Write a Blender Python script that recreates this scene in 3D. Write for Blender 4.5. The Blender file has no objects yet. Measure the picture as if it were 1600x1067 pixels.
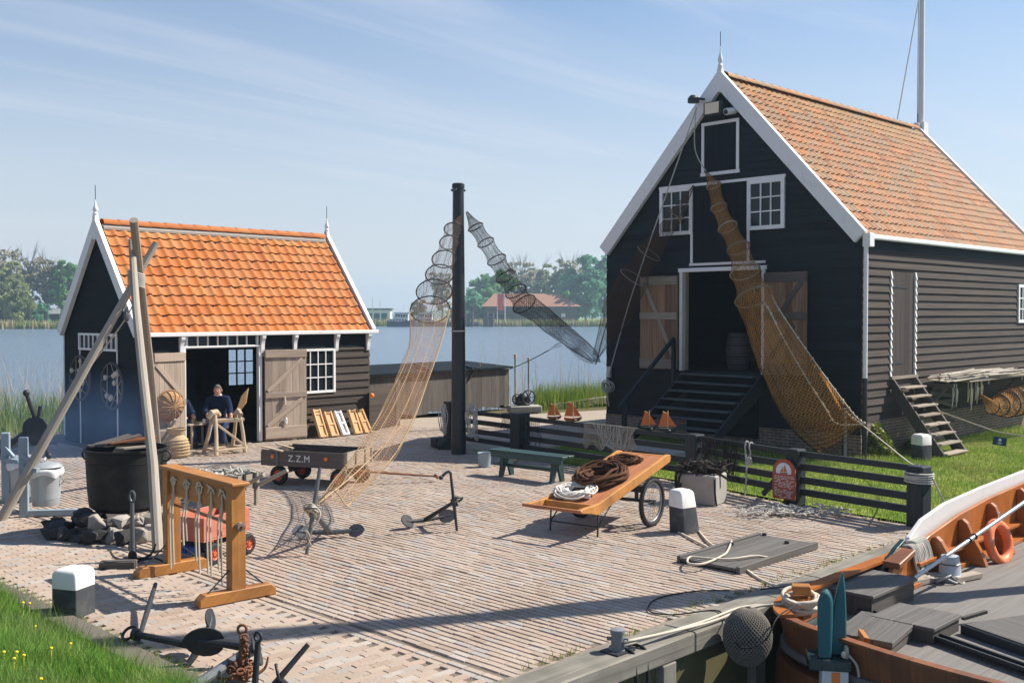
import bpy, bmesh, math, random
import numpy as np
from mathutils import Vector, Matrix
random.seed(7); RNG = np.random.default_rng(11)
S = bpy.context.scene
COL = S.collection
R = math.radians
# ---------------------------------------------------------------- camera
CH, CF, CP = 2.9, 1639.0, 0.026
cam = bpy.data.cameras.new('camera'); camo = bpy.data.objects.new('camera', cam); COL.objects.link(camo)
cam.sensor_width = 36; cam.lens = CF / 1600 * 36; cam.clip_end = 6000; cam.clip_start = 0.1
camo.location = (0, 0, CH); camo.rotation_euler = (math.pi / 2 - CP, 0, 0); S.camera = camo
# ---------------------------------------------------------------- light
SUN_EL, SUN_AZ = R(45), R(73)          # azimuth clockwise from +Y (the view direction)
sl = bpy.data.lights.new('sun', 'SUN'); sl.energy = 3.9; sl.angle = R(0.53); sl.color = (1, 0.93, 0.82)
so = bpy.data.objects.new('sun', sl); COL.objects.link(so)
sdir = Vector((math.sin(SUN_AZ) * math.cos(SUN_EL), math.cos(SUN_AZ) * math.cos(SUN_EL), math.sin(SUN_EL)))
so.rotation_euler = sdir.to_track_quat('Z', 'Y').to_euler(); so.location = sdir * 40
W = bpy.data.worlds.new('World'); S.world = W; W.use_nodes = True
nt = W.node_tree; nt.nodes.clear()
def wn(t, **k):
    n = nt.nodes.new(t)
    for a, b in k.items(): setattr(n, a, b)
    return n
wo = wn('ShaderNodeOutputWorld'); bg = wn('ShaderNodeBackground'); bg.inputs[1].default_value = 0.05
sky = wn('ShaderNodeTexSky', sky_type='NISHITA', sun_disc=False, sun_elevation=SUN_EL, sun_rotation=SUN_AZ)
sky.air_density = 1.15; sky.dust_density = 0.7; sky.ozone_density = 2.0; sky.altitude = 0
tc = wn('ShaderNodeTexCoord'); sep = wn('ShaderNodeSeparateXYZ'); nt.links.new(tc.outputs['Generated'], sep.inputs[0])
def wm(op, a, b=None, clamp=False):
    n = wn('ShaderNodeMath', operation=op); n.use_clamp = clamp
    for i, x in enumerate((a, b)):
        if x is None: continue
        if isinstance(x, (int, float)): n.inputs[i].default_value = x
        else: nt.links.new(x, n.inputs[i])
    return n.outputs[0]
zz = wm('ADD', wm('MAXIMUM', sep.outputs[2], 0.0), 0.12)
cx = wm('DIVIDE', sep.outputs[0], zz); cy = wm('DIVIDE', sep.outputs[1], zz)
cb = wn('ShaderNodeCombineXYZ'); nt.links.new(cx, cb.inputs[0]); nt.links.new(cy, cb.inputs[1])
def cloud(rot, sc, detail, lo, hi, dist, seed):
    mp = wn('ShaderNodeMapping', vector_type='TEXTURE'); mp.inputs['Rotation'].default_value = (0, 0, rot); mp.inputs['Scale'].default_value = tuple(1 / q for q in sc); mp.inputs['Location'].default_value = (seed, seed * .7, 0)
    nt.links.new(cb.outputs[0], mp.inputs[0])
    nz = wn('ShaderNodeTexNoise'); nz.inputs['Scale'].default_value = 1; nz.inputs['Detail'].default_value = detail; nz.inputs['Roughness'].default_value = .58; nz.inputs['Distortion'].default_value = dist
    nt.links.new(mp.outputs[0], nz.inputs['Vector'])
    mr = wn('ShaderNodeMapRange', interpolation_type='SMOOTHSTEP'); mr.inputs[1].default_value = lo; mr.inputs[2].default_value = hi
    nt.links.new(nz.outputs[0], mr.inputs[0]); return mr.outputs[0]
c1 = cloud(R(36), (.30, 1.9, 1), 11, .46, .84, 1.1, 3.1)
c2 = cloud(R(28), (.16, .42, 1), 6, .44, .78, .8, 8.4)
cl = wm('ADD', wm('MULTIPLY', c1, .56), wm('MULTIPLY', wm('MULTIPLY', c2, .50), wm('ADD', wm('MULTIPLY', c1, .6), .4)), clamp=True)
hz = wn('ShaderNodeMapRange'); hz.inputs[1].default_value = 0.0; hz.inputs[2].default_value = 0.30; hz.inputs[3].default_value = 0.92; hz.inputs[4].default_value = 0.04
nt.links.new(sep.outputs[2], hz.inputs[0])
mixa = wn('ShaderNodeMix', data_type='RGBA'); nt.links.new(hz.outputs[0], mixa.inputs[0]); tint = wn('ShaderNodeMix', data_type='RGBA', blend_type='MULTIPLY'); tint.inputs[0].default_value = 1; nt.links.new(sky.outputs[0], tint.inputs[6]); tint.inputs[7].default_value = (.80, .97, 1.14, 1); nt.links.new(tint.outputs[2], mixa.inputs[6]); mixa.inputs[7].default_value = (6.7, 6.85, 7.3, 1)
mixc = wn('ShaderNodeMix', data_type='RGBA'); nt.links.new(cl, mixc.inputs[0]); nt.links.new(mixa.outputs[2], mixc.inputs[6]); mixc.inputs[7].default_value = (6.6, 6.95, 7.7, 1)
nt.links.new(mixc.outputs[2], bg.inputs[0]); nt.links.new(bg.outputs[0], wo.inputs[0])
S.view_settings.view_transform = 'Standard'; S.view_settings.look = 'None'; S.view_settings.exposure = 1.22; S.view_settings.gamma = 1
S.cycles.transparent_max_bounces = 24; S.cycles.max_bounces = 8; S.cycles.use_denoising = True
S.cycles.sample_clamp_indirect = 6
# ---------------------------------------------------------------- pixel of the photo (1600 wide) -> point in the place
_c, _s = math.cos(CP), math.sin(CP)
def ray(px, py):
    u = -(py - 533.5) / CF
    return Vector(((px - 800) / CF, _c + u * _s, -_s + u * _c))
def G(px, py, z=0.0):
    d = ray(px, py); return Vector((0, 0, CH)) + d * ((z - CH) / d.z)
def D(px, py, Y):
    d = ray(px, py); return Vector((0, 0, CH)) + d * (Y / d.y)
def V(*a): return Vector(a)
UP = V(0, 0, 1)
# ---------------------------------------------------------------- mesh builder
class MB:
    def __init__(s): s.v = []; s.f = []; s.uv = []; s.r = []
    def add(s, vs, fs, uvs=None, rnd=None):
        b = len(s.v); s.v.extend([tuple(x) for x in vs]); r = random.random() if rnd is None else rnd
        for i, f in enumerate(fs):
            s.f.append(tuple(b + k for k in f)); s.r.append(r)
            s.uv.append(uvs[i] if uvs else [(vs[k][0], vs[k][1]) for k in f])
    def obox(s, o, ex, ey, ez, rnd=None):
        o, ex, ey, ez = map(Vector, (o, ex, ey, ez))
        if ex.cross(ey).dot(ez) < 0: o = o + ez; ez = -ez
        L = [ex.length, ey.length, ez.length]; big = L.index(max(L))
        vs = [o + ex * i + ey * j + ez * k for k in (0, 1) for j in (0, 1) for i in (0, 1)]
        fs = [(0, 2, 3, 1), (4, 5, 7, 6), (0, 1, 5, 4), (2, 6, 7, 3), (0, 4, 6, 2), (1, 3, 7, 5)]
        ax = [(0, 1), (0, 1), (0, 2), (0, 2), (1, 2), (1, 2)]
        o1, o2 = random.random() * 20, random.random() * 20
        uvs = []
        for f, (a, b) in zip(fs, ax):
            if b == big: a, b = b, a
            q = []
            for k in f:
                c = (k & 1, (k >> 1) & 1, (k >> 2) & 1); q.append((c[a] * L[a] + o1, c[b] * L[b] + o2))
            uvs.append(q); o2 += .37
        s.add(vs, fs, uvs, rnd)
    def box(s, c, sx, sy, sz, rz=0, rnd=None):       # c = centre of the bottom
        e = V(math.cos(rz), math.sin(rz), 0); n = V(-e.y, e.x, 0); c = Vector(c)
        s.obox(c - e * sx / 2 - n * sy / 2, e * sx, n * sy, UP * sz, rnd)
    def beam(s, a, b, w, h, up=UP, rnd=None):
        a, b = Vector(a), Vector(b); d = b - a; t = d.normalized(); up = Vector(up)
        x = t.cross(up)
        if x.length < 1e-4: x = t.cross(V(1, 0, 0))
        x.normalize(); y = x.cross(t)
        s.obox(a - x * w / 2 - y * h / 2, d, x * w, y * h, rnd)
    def tube(s, pts, r, n=8, closed=False, cap=True, rnd=None):
        P = [Vector(p) for p in pts]; m = len(P); rr = r if isinstance(r, (list, tuple)) else [r] * m
        T = []
        for i in range(m):
            a = P[i - 1] if (i or closed) else P[i]; b = P[(i + 1) % m] if (i < m - 1 or closed) else P[i]
            d = (b - a); T.append(d.normalized() if d.length > 1e-9 else UP)
        x = T[0].orthogonal().normalized(); vs = []; Ls = [0]
        for i in range(m):
            x = (x - T[i] * x.dot(T[i]))
            if x.length < 1e-6: x = T[i].orthogonal()
            x.normalize(); y = T[i].cross(x)
            for k in range(n):
                an = 2 * math.pi * k / n; vs.append(P[i] + (x * math.cos(an) + y * math.sin(an)) * rr[i])
            if i: Ls.append(Ls[-1] + (P[i] - P[i - 1]).length)
        fs, uvs = [], []; o = random.random() * 9; cc = 2 * math.pi * max(rr)
        seg = m if closed else m - 1
        for i in range(seg):
            j = (i + 1) % m; l0 = Ls[i] + o; l1 = (Ls[j] if j else Ls[-1] + .1) + o
            for k in range(n):
                q = (k + 1) % n
                fs.append((i * n + k, i * n + q, j * n + q, j * n + k))
                uvs.append([(l0, cc * k / n), (l0, cc * (k + 1) / n), (l1, cc * (k + 1) / n), (l1, cc * k / n)])
        if cap and not closed:
            fs.append(tuple(range(n))[::-1]); uvs.append([(0, 0)] * n)
            fs.append(tuple(range((m - 1) * n, m * n))); uvs.append([(0, 0)] * n)
        s.add(vs, fs, uvs, rnd)
    def lathe(s, c, prof, n=20, rnd=None, ax=None, cap=True):
        c = Vector(c); Mx = Matrix.Identity(3) if ax is None else Vector(ax).to_track_quat('Z', 'Y').to_matrix()
        vs = []; m = len(prof)
        for r, z in prof:
            for k in range(n):
                an = 2 * math.pi * k / n; vs.append(c + Mx @ V(r * math.cos(an), r * math.sin(an), z))
        fs, uvs = [], []; l = 0
        for i in range(m - 1):
            dl = math.hypot(prof[i + 1][0] - prof[i][0], prof[i + 1][1] - prof[i][1])
            for k in range(n):
                q = (k + 1) % n; fs.append((i * n + k, i * n + q, (i + 1) * n + q, (i + 1) * n + k))
                a0, a1 = k / n * 6.28 * prof[0][0], (k + 1) / n * 6.28 * prof[0][0]
                uvs.append([(a0, l), (a1, l), (a1, l + dl), (a0, l + dl)])
            l += dl
        if cap and prof[0][0] > 1e-4: fs.append(tuple(range(n))[::-1]); uvs.append([(vs[k][0], vs[k][1]) for k in range(n)][::-1])
        if cap and prof[-1][0] > 1e-4: fs.append(tuple(range((m - 1) * n, m * n))); uvs.append([(vs[k][0], vs[k][1]) for k in range((m - 1) * n, m * n)])
        s.add(vs, fs, uvs, rnd)
    def torus(s, c, ax, Rr, r, n=28, k=8, sq=1.0, rnd=None):
        Mx = Vector(ax).to_track_quat('Z', 'Y').to_matrix()
        s.tube([Vector(c) + Mx @ V(Rr * math.cos(2 * math.pi * i / n), Rr * sq * math.sin(2 * math.pi * i / n), 0) for i in range(n)], r, k, closed=True, rnd=rnd)
    def prism(s, poly, vec, rnd=None):
        P = [Vector(p) for p in poly]; vec = Vector(vec); n = len(P)
        nr = V(0, 0, 0)
        for i in range(n): nr += P[i].cross(P[(i + 1) % n])
        if nr.dot(vec) > 0: P = P[::-1]
        vs = P + [p + vec for p in P]
        a = (P[1] - P[0]).normalized(); nn = nr.normalized(); b = nn.cross(a)
        uv2 = lambda p: ((p - P[0]).dot(a), (p - P[0]).dot(b))
        fs = [tuple(range(n)), tuple(range(2 * n - 1, n - 1, -1))]
        uvs = [[uv2(vs[k]) for k in f] for f in fs]
        for i in range(n):
            j = (i + 1) % n; fs.append((i, n + i, n + j, j)); l = (P[j] - P[i]).length
            uvs.append([(0, 0), (0, vec.length), (l, vec.length), (l, 0)])
        s.add(vs, fs, uvs, rnd)
    def ell(s, c, rx, ry, rz, n=16, m=10, rnd=None, jit=0):
        vs, fs, uvs = [], [], []
        for i in range(m + 1):
            th = math.pi * i / m
            for k in range(n):
                ph = 2 * math.pi * k / n; q = 1 + jit * (random.random() - .5)
                vs.append((c[0] + rx * q * math.sin(th) * math.cos(ph), c[1] + ry * q * math.sin(th) * math.sin(ph), c[2] + rz * q * math.cos(th)))
        for i in range(m):
            for k in range(n):
                q = (k + 1) % n; fs.append((i * n + k, (i + 1) * n + k, (i + 1) * n + q, i * n + q))
                uvs.append([(k / n, i / m), (k / n, (i + 1) / m), ((k + 1) / n, (i + 1) / m), ((k + 1) / n, i / m)])
        s.add(vs, fs, uvs, rnd)
    def sweep(s, secs, closed=True, rnd=None):        # secs: list of equal-length rings
        n = len(secs[0]); vs = [p for r in secs for p in r]; fs, uvs = [], []
        cum = [0]
        for i in range(1, len(secs)): cum.append(cum[-1] + (sum((Vector(p) for p in secs[i]), V(0, 0, 0)) / n - sum((Vector(p) for p in secs[i - 1]), V(0, 0, 0)) / n).length)
        wid = []
        for r in secs:
            w = [0]
            for k in range(1, n + 1): w.append(w[-1] + (Vector(r[k % n]) - Vector(r[k - 1])).length)
            wid.append(w)
        mx = max(w[-1] for w in wid)
        for i in range(len(secs) - 1):
            for k in range(n if closed else n - 1):
                q = (k + 1) % n; fs.append((i * n + k, i * n + q, (i + 1) * n + q, (i + 1) * n + k))
                uvs.append([(mx * k / n, cum[i]), (mx * (k + 1) / n, cum[i]), (mx * (k + 1) / n, cum[i + 1]), (mx * k / n, cum[i + 1])])
        s.add(vs, fs, uvs, rnd)
    def rock(s, c, rx, ry, rz, rz_rot=0, npt=16, rnd=None):
        bm = bmesh.new(); ca, sa = math.cos(rz_rot), math.sin(rz_rot)
        for i in range(npt):
            p = Vector([random.uniform(-1, 1) for _ in range(3)]); mxx = max(abs(x) for x in p); p /= (mxx * .75 + p.length * .25)
            x, y, z = p.x * rx, p.y * ry, p.z * rz
            bm.verts.new((c[0] + x * ca - y * sa, c[1] + x * sa + y * ca, c[2] + z))
        bmesh.ops.convex_hull(bm, input=bm.verts)
        bm.verts.index_update(); used = [f for f in bm.faces]
        s.add([v.co.copy() for v in bm.verts], [tuple(v.index for v in f.verts) for f in used], None, rnd); bm.free()
    def build(s, name, mat, parent=None, smooth=False, bevel=0, seg=1, origin=None):
        if parent is not None:
            off = V(0, 0, 0); p = parent
            while p is not None: off += p.location; p = p.parent
        elif origin is not None: off = Vector(origin)
        else:
            a = np.array(s.v); off = Vector(((a[:, 0].min() + a[:, 0].max()) / 2, (a[:, 1].min() + a[:, 1].max()) / 2, a[:, 2].min()))
        me = bpy.data.meshes.new(name)
        me.from_pydata([(x - off.x, y - off.y, z - off.z) for x, y, z in s.v], [], s.f)
        ul = me.uv_layers.new(name='UVMap'); ul.data.foreach_set('uv', np.array([c for u in s.uv for q in u for c in q], dtype=np.float32))
        at = me.attributes.new('rnd', 'FLOAT', 'FACE'); at.data.foreach_set('value', np.array(s.r, dtype=np.float32))
        me.materials.append(M[mat] if isinstance(mat, str) else mat)
        if smooth: me.shade_smooth()
        o = bpy.data.objects.new(name, me); COL.objects.link(o)
        if parent is not None: o.parent = parent
        else: o.location = off
        if bevel:
            b = o.modifiers.new('bevel', 'BEVEL'); b.width = bevel; b.segments = seg; b.limit_method = 'ANGLE'; b.angle_limit = R(40); b.harden_normals = False
        if smooth == 'auto':
            me.shade_flat()
            for p in me.polygons: p.use_smooth = True
            me.set_sharp_from_angle(angle=R(35))
        return o
def npmesh(name, mat, v, f, rnd=None, parent=None, smooth=False, uv=None):
    me = bpy.data.meshes.new(name); v = np.asarray(v, np.float32); f = np.asarray(f, np.int32); k = f.shape[1]
    me.vertices.add(len(v)); me.vertices.foreach_set('co', v.ravel())
    me.loops.add(f.size); me.loops.foreach_set('vertex_index', f.ravel())
    me.polygons.add(len(f)); me.polygons.foreach_set('loop_start', np.arange(0, f.size, k, dtype=np.int32))
    me.update(calc_edges=True); me.validate()
    if rnd is not None:
        at = me.attributes.new('rnd', 'FLOAT', 'FACE'); at.data.foreach_set('value', np.asarray(rnd, np.float32))
    if uv is not None:
        ul = me.uv_layers.new(name='UVMap'); ul.data.foreach_set('uv', np.asarray(uv, np.float32)[f.ravel()].ravel())
    me.materials.append(M[mat])
    if smooth: me.shade_smooth()
    o = bpy.data.objects.new(name, me); COL.objects.link(o)
    if parent is not None: o.parent = parent
    return o
def tag(o, label=None, cat=None, group=None, kind=None):
    if label: o['label'] = label
    if cat: o['category'] = cat
    if group: o['group'] = group
    if kind: o['kind'] = kind
    return o
def thing(name, label, cat, loc=(0, 0, 0), group=None):
    o = bpy.data.objects.new(name, None); o.empty_display_size = .2; COL.objects.link(o); o.location = loc
    return tag(o, label, cat, group)
def kids(o): return [c for c in bpy.data.objects if c.parent == o]
def copytree(o, parent=None):
    c = o.copy(); COL.objects.link(c); c.parent = parent
    for ch in kids(o): copytree(ch, c)
    return c
# ---------------------------------------------------------------- materials
M = {}
class NT:
    def __init__(s, name):
        m = bpy.data.materials.new(name); m.use_nodes = True; s.m = m; s.t = m.node_tree; s.b = s.t.nodes['Principled BSDF']; s.out = s.t.nodes['Material Output']; M[name] = m
    def n(s, t, **k):
        n = s.t.nodes.new(t)
        for a, b in k.items(): setattr(n, a, b)
        return n
    def set(s, sock, x):
        if isinstance(x, bpy.types.NodeSocket): s.t.links.new(x, sock)
        else: sock.default_value = x
    def math(s, op, a, b=0.0, clamp=False):
        n = s.n('ShaderNodeMath', operation=op); n.use_clamp = clamp; s.set(n.inputs[0], a); s.set(n.inputs[1], b); return n.outputs[0]
    def mix(s, f, a, b, blend='MIX'):
        n = s.n('ShaderNodeMix', data_type='RGBA', blend_type=blend); s.set(n.inputs[0], f); s.set(n.inputs[6], c4(a)); s.set(n.inputs[7], c4(b)); return n.outputs[2]
    def coord(s, kind='Object', scale=(1, 1, 1), rot=(0, 0, 0)):
        tc = s.n('ShaderNodeTexCoord'); mp = s.n('ShaderNodeMapping'); mp.inputs['Scale'].default_value = scale; mp.inputs['Rotation'].default_value = rot
        s.t.links.new(tc.outputs[kind], mp.inputs[0]); return mp.outputs[0]
    def noise(s, vec, scale=1, detail=4, rough=.55, dist=0):
        n = s.n('ShaderNodeTexNoise'); s.set(n.inputs['Vector'], vec); n.inputs['Scale'].default_value = scale; n.inputs['Detail'].default_value = detail; n.inputs['Roughness'].default_value = rough; n.inputs['Distortion'].default_value = dist; return n.outputs[0]
    def ramp(s, f, lo, hi, a=0.0, b=1.0):
        n = s.n('ShaderNodeMapRange'); s.set(n.inputs[0], f); n.inputs[1].default_value = lo; n.inputs[2].default_value = hi; n.inputs[3].default_value = a; n.inputs[4].default_value = b; return n.outputs[0]
    def rnd(s): return s.n('ShaderNodeAttribute', attribute_name='rnd').outputs['Fac']
    def bump(s, h, strength, dist=.01):
        n = s.n('ShaderNodeBump'); n.inputs['Strength'].default_value = strength; n.inputs['Distance'].default_value = dist; s.set(n.inputs['Height'], h); s.t.links.new(n.outputs[0], s.b.inputs['Normal'])
    def bright(s, col, f, amt):                 # col * (1 + amt*(f-.5)*2)
        v = s.ramp(f, 0, 1, 1 - amt, 1 + amt); cbn = s.n('ShaderNodeCombineXYZ')
        for i in range(3): s.t.links.new(v, cbn.inputs[i])
        return s.mix(1.0, col, cbn.outputs[0], 'MULTIPLY')
    def base(s, col, rough=.6, metal=0, spec=None):
        s.set(s.b.inputs['Base Color'], c4(col)); s.set(s.b.inputs['Roughness'], rough); s.b.inputs['Metallic'].default_value = metal
        if spec is not None: s.b.inputs['Specular IOR Level'].default_value = spec
def c4(c):
    if isinstance(c, (tuple, list)) and len(c) == 3: return (*c, 1)
    return c
def hx(h):
    h = h.lstrip('#'); q = [int(h[i:i + 2], 16) / 255 for i in (0, 2, 4)]
    return tuple(x / 12.92 if x <= .04045 else ((x + .055) / 1.055) ** 2.4 for x in q)
def wood(name, c1, c2, rough=.8, g=(1.6, 26), var=.25, bump=.35, spec=.25, dirt=None, dirtamt=.0, wear=None):
    t = NT(name); uv = t.coord('UV', (g[0], g[1], 1)); n = t.noise(uv, 1, 6, .65, .6); n2 = t.noise(t.coord('UV', (g[0] * .6, g[1] * 3, 1)), 1, 3)
    f = t.ramp(t.math('ADD', t.math('MULTIPLY', n, .7), t.math('MULTIPLY', n2, .3)), .34, .66)
    col = t.bright(t.mix(f, c1, c2), t.rnd(), var)
    big = t.noise(t.coord('Object', (1, 1, 1)), 2.2, 4)
    if dirt: col = t.mix(t.math('MULTIPLY', t.ramp(big, .45, .7), dirtamt), col, dirt)
    if wear: col = t.mix(t.ramp(t.noise(t.coord('UV', (g[0] * 1.3, g[1] * .5, 1)), 1, 8, .7), .62, .74), col, wear)
    t.base(col, rough, 0, spec); t.bump(f, bump, .004); return t.m
def paint(name, c, rough=.5, var=.12, metal=0, dirt=(.1, .09, .08), dirtamt=.3, sc=6, bump=.15, spec=.4, rndvar=.05, rust=None):
    t = NT(name); oc = t.coord('Object'); n = t.noise(oc, sc, 6, .65); n2 = t.noise(oc, sc * 5, 4)
    col = t.bright(t.bright(c, n, var), t.rnd(), rndvar)
    col = t.mix(t.math('MULTIPLY', t.ramp(n, .52, .75), dirtamt), col, dirt)
    if rust: col = t.mix(t.ramp(t.math('ADD', t.math('MULTIPLY', n, .6), t.math('MULTIPLY', n2, .4)), .52, .62), col, rust)
    t.base(col, t.ramp(n2, .3, .7, rough - .08, rough + .12), metal, spec); t.bump(n2, bump, .003); return t.m
def flat(name, c, rough=.7, spec=.2, metal=0, rndvar=.1):
    t = NT(name); n = t.noise(t.coord('Object'), 9, 3); t.base(t.bright(t.bright(c, n, .12), t.rnd(), rndvar), rough, metal, spec); return t.m
def leafm(name, a, b, trans=.35, patch=None, psc=1.3):
    t = NT(name); col = t.mix(t.rnd(), a, b)
    if patch: col = t.bright(t.mix(t.math('MULTIPLY', t.ramp(t.noise(t.coord('Object'), psc, 5, .6), .48, .66), .75), col, patch), t.noise(t.coord('Object'), psc * 2.7, 3), .3)
    t.base(col, .6, 0, .2)
    tr = t.n('ShaderNodeBsdfTranslucent'); t.t.links.new(col, tr.inputs[0]); mx = t.n('ShaderNodeMixShader'); mx.inputs[0].default_value = trans
    t.t.links.new(t.b.outputs[0], mx.inputs[1]); t.t.links.new(tr.outputs[0], mx.inputs[2]); t.t.links.new(mx.outputs[0], t.out.inputs[0]); return t.m
def netm(name, c, cell=.035, line=.3, base=.12):
    t = NT(name); uv = t.coord('UV', (1 / cell, 1 / cell, 1), (0, 0, R(45))); sp = t.n('ShaderNodeSeparateXYZ'); t.t.links.new(uv, sp.inputs[0])
    fx = t.math('FRACT', sp.outputs[0]); fy = t.math('FRACT', sp.outputs[1])
    g = t.math('MAXIMUM', t.math('LESS_THAN', fx, line), t.math('LESS_THAN', fy, line))
    clump = t.ramp(t.noise(t.coord('Object'), 2.5, 3), .4, .65, 0, base)
    a = t.math('ADD', t.math('MULTIPLY', g, 1 - base), clump, clamp=True)
    n = t.noise(t.coord('Object'), 5, 3); t.base(t.bright(c, n, .35), .9, 0, .05); t.set(t.b.inputs['Alpha'], a); return t.m
# ---------------------------------------------------------------- material list
wood('grey_wood', (.20, .165, .13), (.34, .29, .235), wear=(.13, .11, .09))
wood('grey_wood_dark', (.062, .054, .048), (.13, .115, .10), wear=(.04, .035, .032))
wood('pale_wood', (.36, .27, .18), (.52, .42, .30), g=(2, 22), var=.15)
wood('door_wood', (.27, .205, .16), (.43, .345, .275), g=(1.2, 30), var=.22, wear=(.17, .13, .10))
wood('shutter_wood', (.12, .065, .038), (.30, .185, .115), g=(1.2, 26), var=.45, wear=(.10, .07, .055)); wood('step_wood', (.04, .05, .056), (.085, .10, .108), g=(1, 22), var=.15, rough=.5, spec=.4)
wood('driftwood', (.25, .22, .18), (.42, .375, .32), g=(.9, 14), var=.1, wear=(.15, .13, .11))
wood('orange_wood', (.30, .115, .022), (.45, .20, .05), g=(1.3, 24), var=.12, rough=.5, spec=.4, dirt=(.12, .05, .02), dirtamt=.5)
wood('varnish_wood', (.30, .085, .014), (.43, .145, .03), g=(.9, 18), var=.1, rough=.32, spec=.5, dirt=(.12, .035, .01), dirtamt=.5)
wood('hull_wood', (.15, .048, .016), (.26, .10, .036), g=(1, 14), var=.1, rough=.45, spec=.4, dirt=(.05, .024, .014), dirtamt=.6, wear=(.09, .05, .035))
wood('brown_boards', (.036, .028, .024), (.082, .065, .054), g=(.7, 26), var=.26, wear=(.028, .022, .02), spec=.2)
wood('black_boards', (.004, .0075, .0105), (.009, .015, .0195), g=(.6, 22), var=.35, rough=.62, spec=.22, wear=(.020, .026, .030))
wood('plain_black', (.0035, .0065, .009), (.0075, .0125, .0165), g=(.6, 22), var=.1, rough=.7, spec=.14)
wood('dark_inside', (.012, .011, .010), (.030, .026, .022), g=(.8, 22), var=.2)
wood('deck', (.125, .115, .105), (.20, .185, .17), g=(.6, 20), var=.1, rough=.7)
wood('hatch_board', (.07, .065, .06), (.135, .125, .115), g=(.8, 20), var=.14, rough=.65)
wood('quay_beam', (.13, .12, .10), (.27, .25, .21), g=(.8, 16), var=.1, dirt=(.06, .06, .04), dirtamt=.5)
wood('fence_black', (.009, .013, .016), (.024, .03, .034), g=(1, 22), var=.2, rough=.6, spec=.35, wear=(.06, .06, .058))
wood('green_bench', (.012, .035, .035), (.028, .065, .062), g=(1, 20), var=.12, rough=.5, spec=.4, wear=(.09, .12, .12))
wood('wicker', (.28, .19, .10), (.46, .34, .20), g=(30, 60), var=.2, bump=.9)
wood('basket_cane', (.24, .125, .05), (.42, .25, .12), g=(30, 60), var=.2, bump=.9); wood('birch', (.50, .29, .13), (.62, .40, .21), g=(1.2, 22), var=.15)
wood('cart_wood', (.34, .12, .05), (.47, .20, .09), g=(1.0, 22), var=.10, rough=.6, spec=.25, dirt=(.20, .06, .03), dirtamt=.5)
wood('cart_edge', (.38, .155, .04), (.52, .25, .075), g=(1.0, 22), var=.06, rough=.65, spec=.2, dirt=(.20, .095, .035), dirtamt=.8, wear=(.30, .17, .08))
wood('wagon_wood', (.055, .046, .042), (.12, .10, .088), g=(1, 22), var=.25, wear=(.24, .13, .07))
wood('red_wagon', (.42, .13, .085), (.52, .19, .13), g=(1, 18), var=.12, rough=.55)
wood('barn_wall', (.06, .058, .06), (.11, .105, .105), g=(.3, 6), var=.25)
paint('white_paint', (.74, .74, .74), .45, .06, dirt=(.35, .34, .31), dirtamt=.35, sc=4)
paint('bollard_white', (.74, .72, .69), .6, .10, dirt=(.42, .39, .34), dirtamt=.6, sc=7)
paint('bollard_black', (.045, .048, .054), .75, .3, dirt=(.13, .125, .12), dirtamt=.7, sc=7)
paint('iron', (.030, .034, .040), .55, .25, .3, dirt=(.09, .07, .055), dirtamt=.4)
paint('iron_grey', (.13, .14, .15), .45, .2, .5, dirt=(.06, .055, .05), dirtamt=.5)
paint('black_pole', (.010, .014, .017), .42, .25, dirt=(.05, .05, .05), dirtamt=.3, spec=.5)
paint('rust', (.20, .085, .045), .85, .4, dirt=(.06, .03, .02), dirtamt=.7, sc=14, bump=.6)
paint('galvanised', (.40, .43, .45), .45, .15, .45, dirt=(.25, .26, .26), dirtamt=.5, sc=9)
paint('post_blue', (.24, .31, .36), .5, .12, dirt=(.2, .22, .22), dirtamt=.3)
paint('cauldron', (.012, .013, .0135), .62, .5, .2, dirt=(.04, .035, .028), dirtamt=.7, sc=5, bump=.3)
paint('teal_paint', (.014, .10, .115), .42, .3, dirt=(.03, .06, .065), dirtamt=.8, sc=9)
paint('dark_green_paint', (.008, .028, .026), .3, .1, spec=.5)
paint('orange_plastic', (.75, .18, .06), .5, .15, dirt=(.6, .45, .36), dirtamt=.8, sc=5)
paint('sail_cloth', (.50, .14, .03), .8, .15, dirtamt=.1)
paint('sign_red', (.36, .075, .03), .5, .08, dirtamt=.15)
paint('sign_white', (.62, .68, .72), .5, .08, dirtamt=.1)
paint('sign_blue', (.01, .035, .08), .45, .05, dirtamt=.1)
paint('marker_orange', (.80, .20, .02), .4, .05, dirtamt=.1)
paint('blue_paint', (.02, .10, .42), .45, .1, dirtamt=.2)
paint('rim_red', (.55, .10, .045), .5, .12, dirt=(.2, .1, .07), dirtamt=.4)
paint('rubber', (.018, .018, .019), .75, .2, dirt=(.08, .075, .07), dirtamt=.4)
paint('boat_white', (.62, .62, .61), .4, .06, dirt=(.4, .38, .35), dirtamt=.3)
paint('concrete', (.33, .31, .28), .85, .25, dirt=(.2, .18, .16), dirtamt=.6, sc=5, bump=.4)
paint('concrete_kerb', (.12, .105, .085), .9, .25, dirt=(.07, .06, .05), dirtamt=.6, sc=4, bump=.4)
paint('stone', (.24, .215, .19), .9, .35, dirt=(.04, .036, .033), dirtamt=.7, sc=5, bump=.5, rndvar=.5)
paint('soot_stone', (.045, .042, .04), .9, .4, dirt=(.07, .06, .055), dirtamt=.3, sc=5, bump=.5, rndvar=.4)
flat('rope', (.50, .44, .35), .9, .1, rndvar=.15); flat('rope_grey', (.42, .40, .36), .9, .1); flat('rope_white', (.62, .58, .53), .9, .1)
flat('rope_brown', (.085, .04, .022), .9, .1, rndvar=.4); flat('rope_black', (.02, .02, .022), .8, .2)
flat('net_heap', (.05, .042, .036), .95, .05, rndvar=.6)
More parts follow.
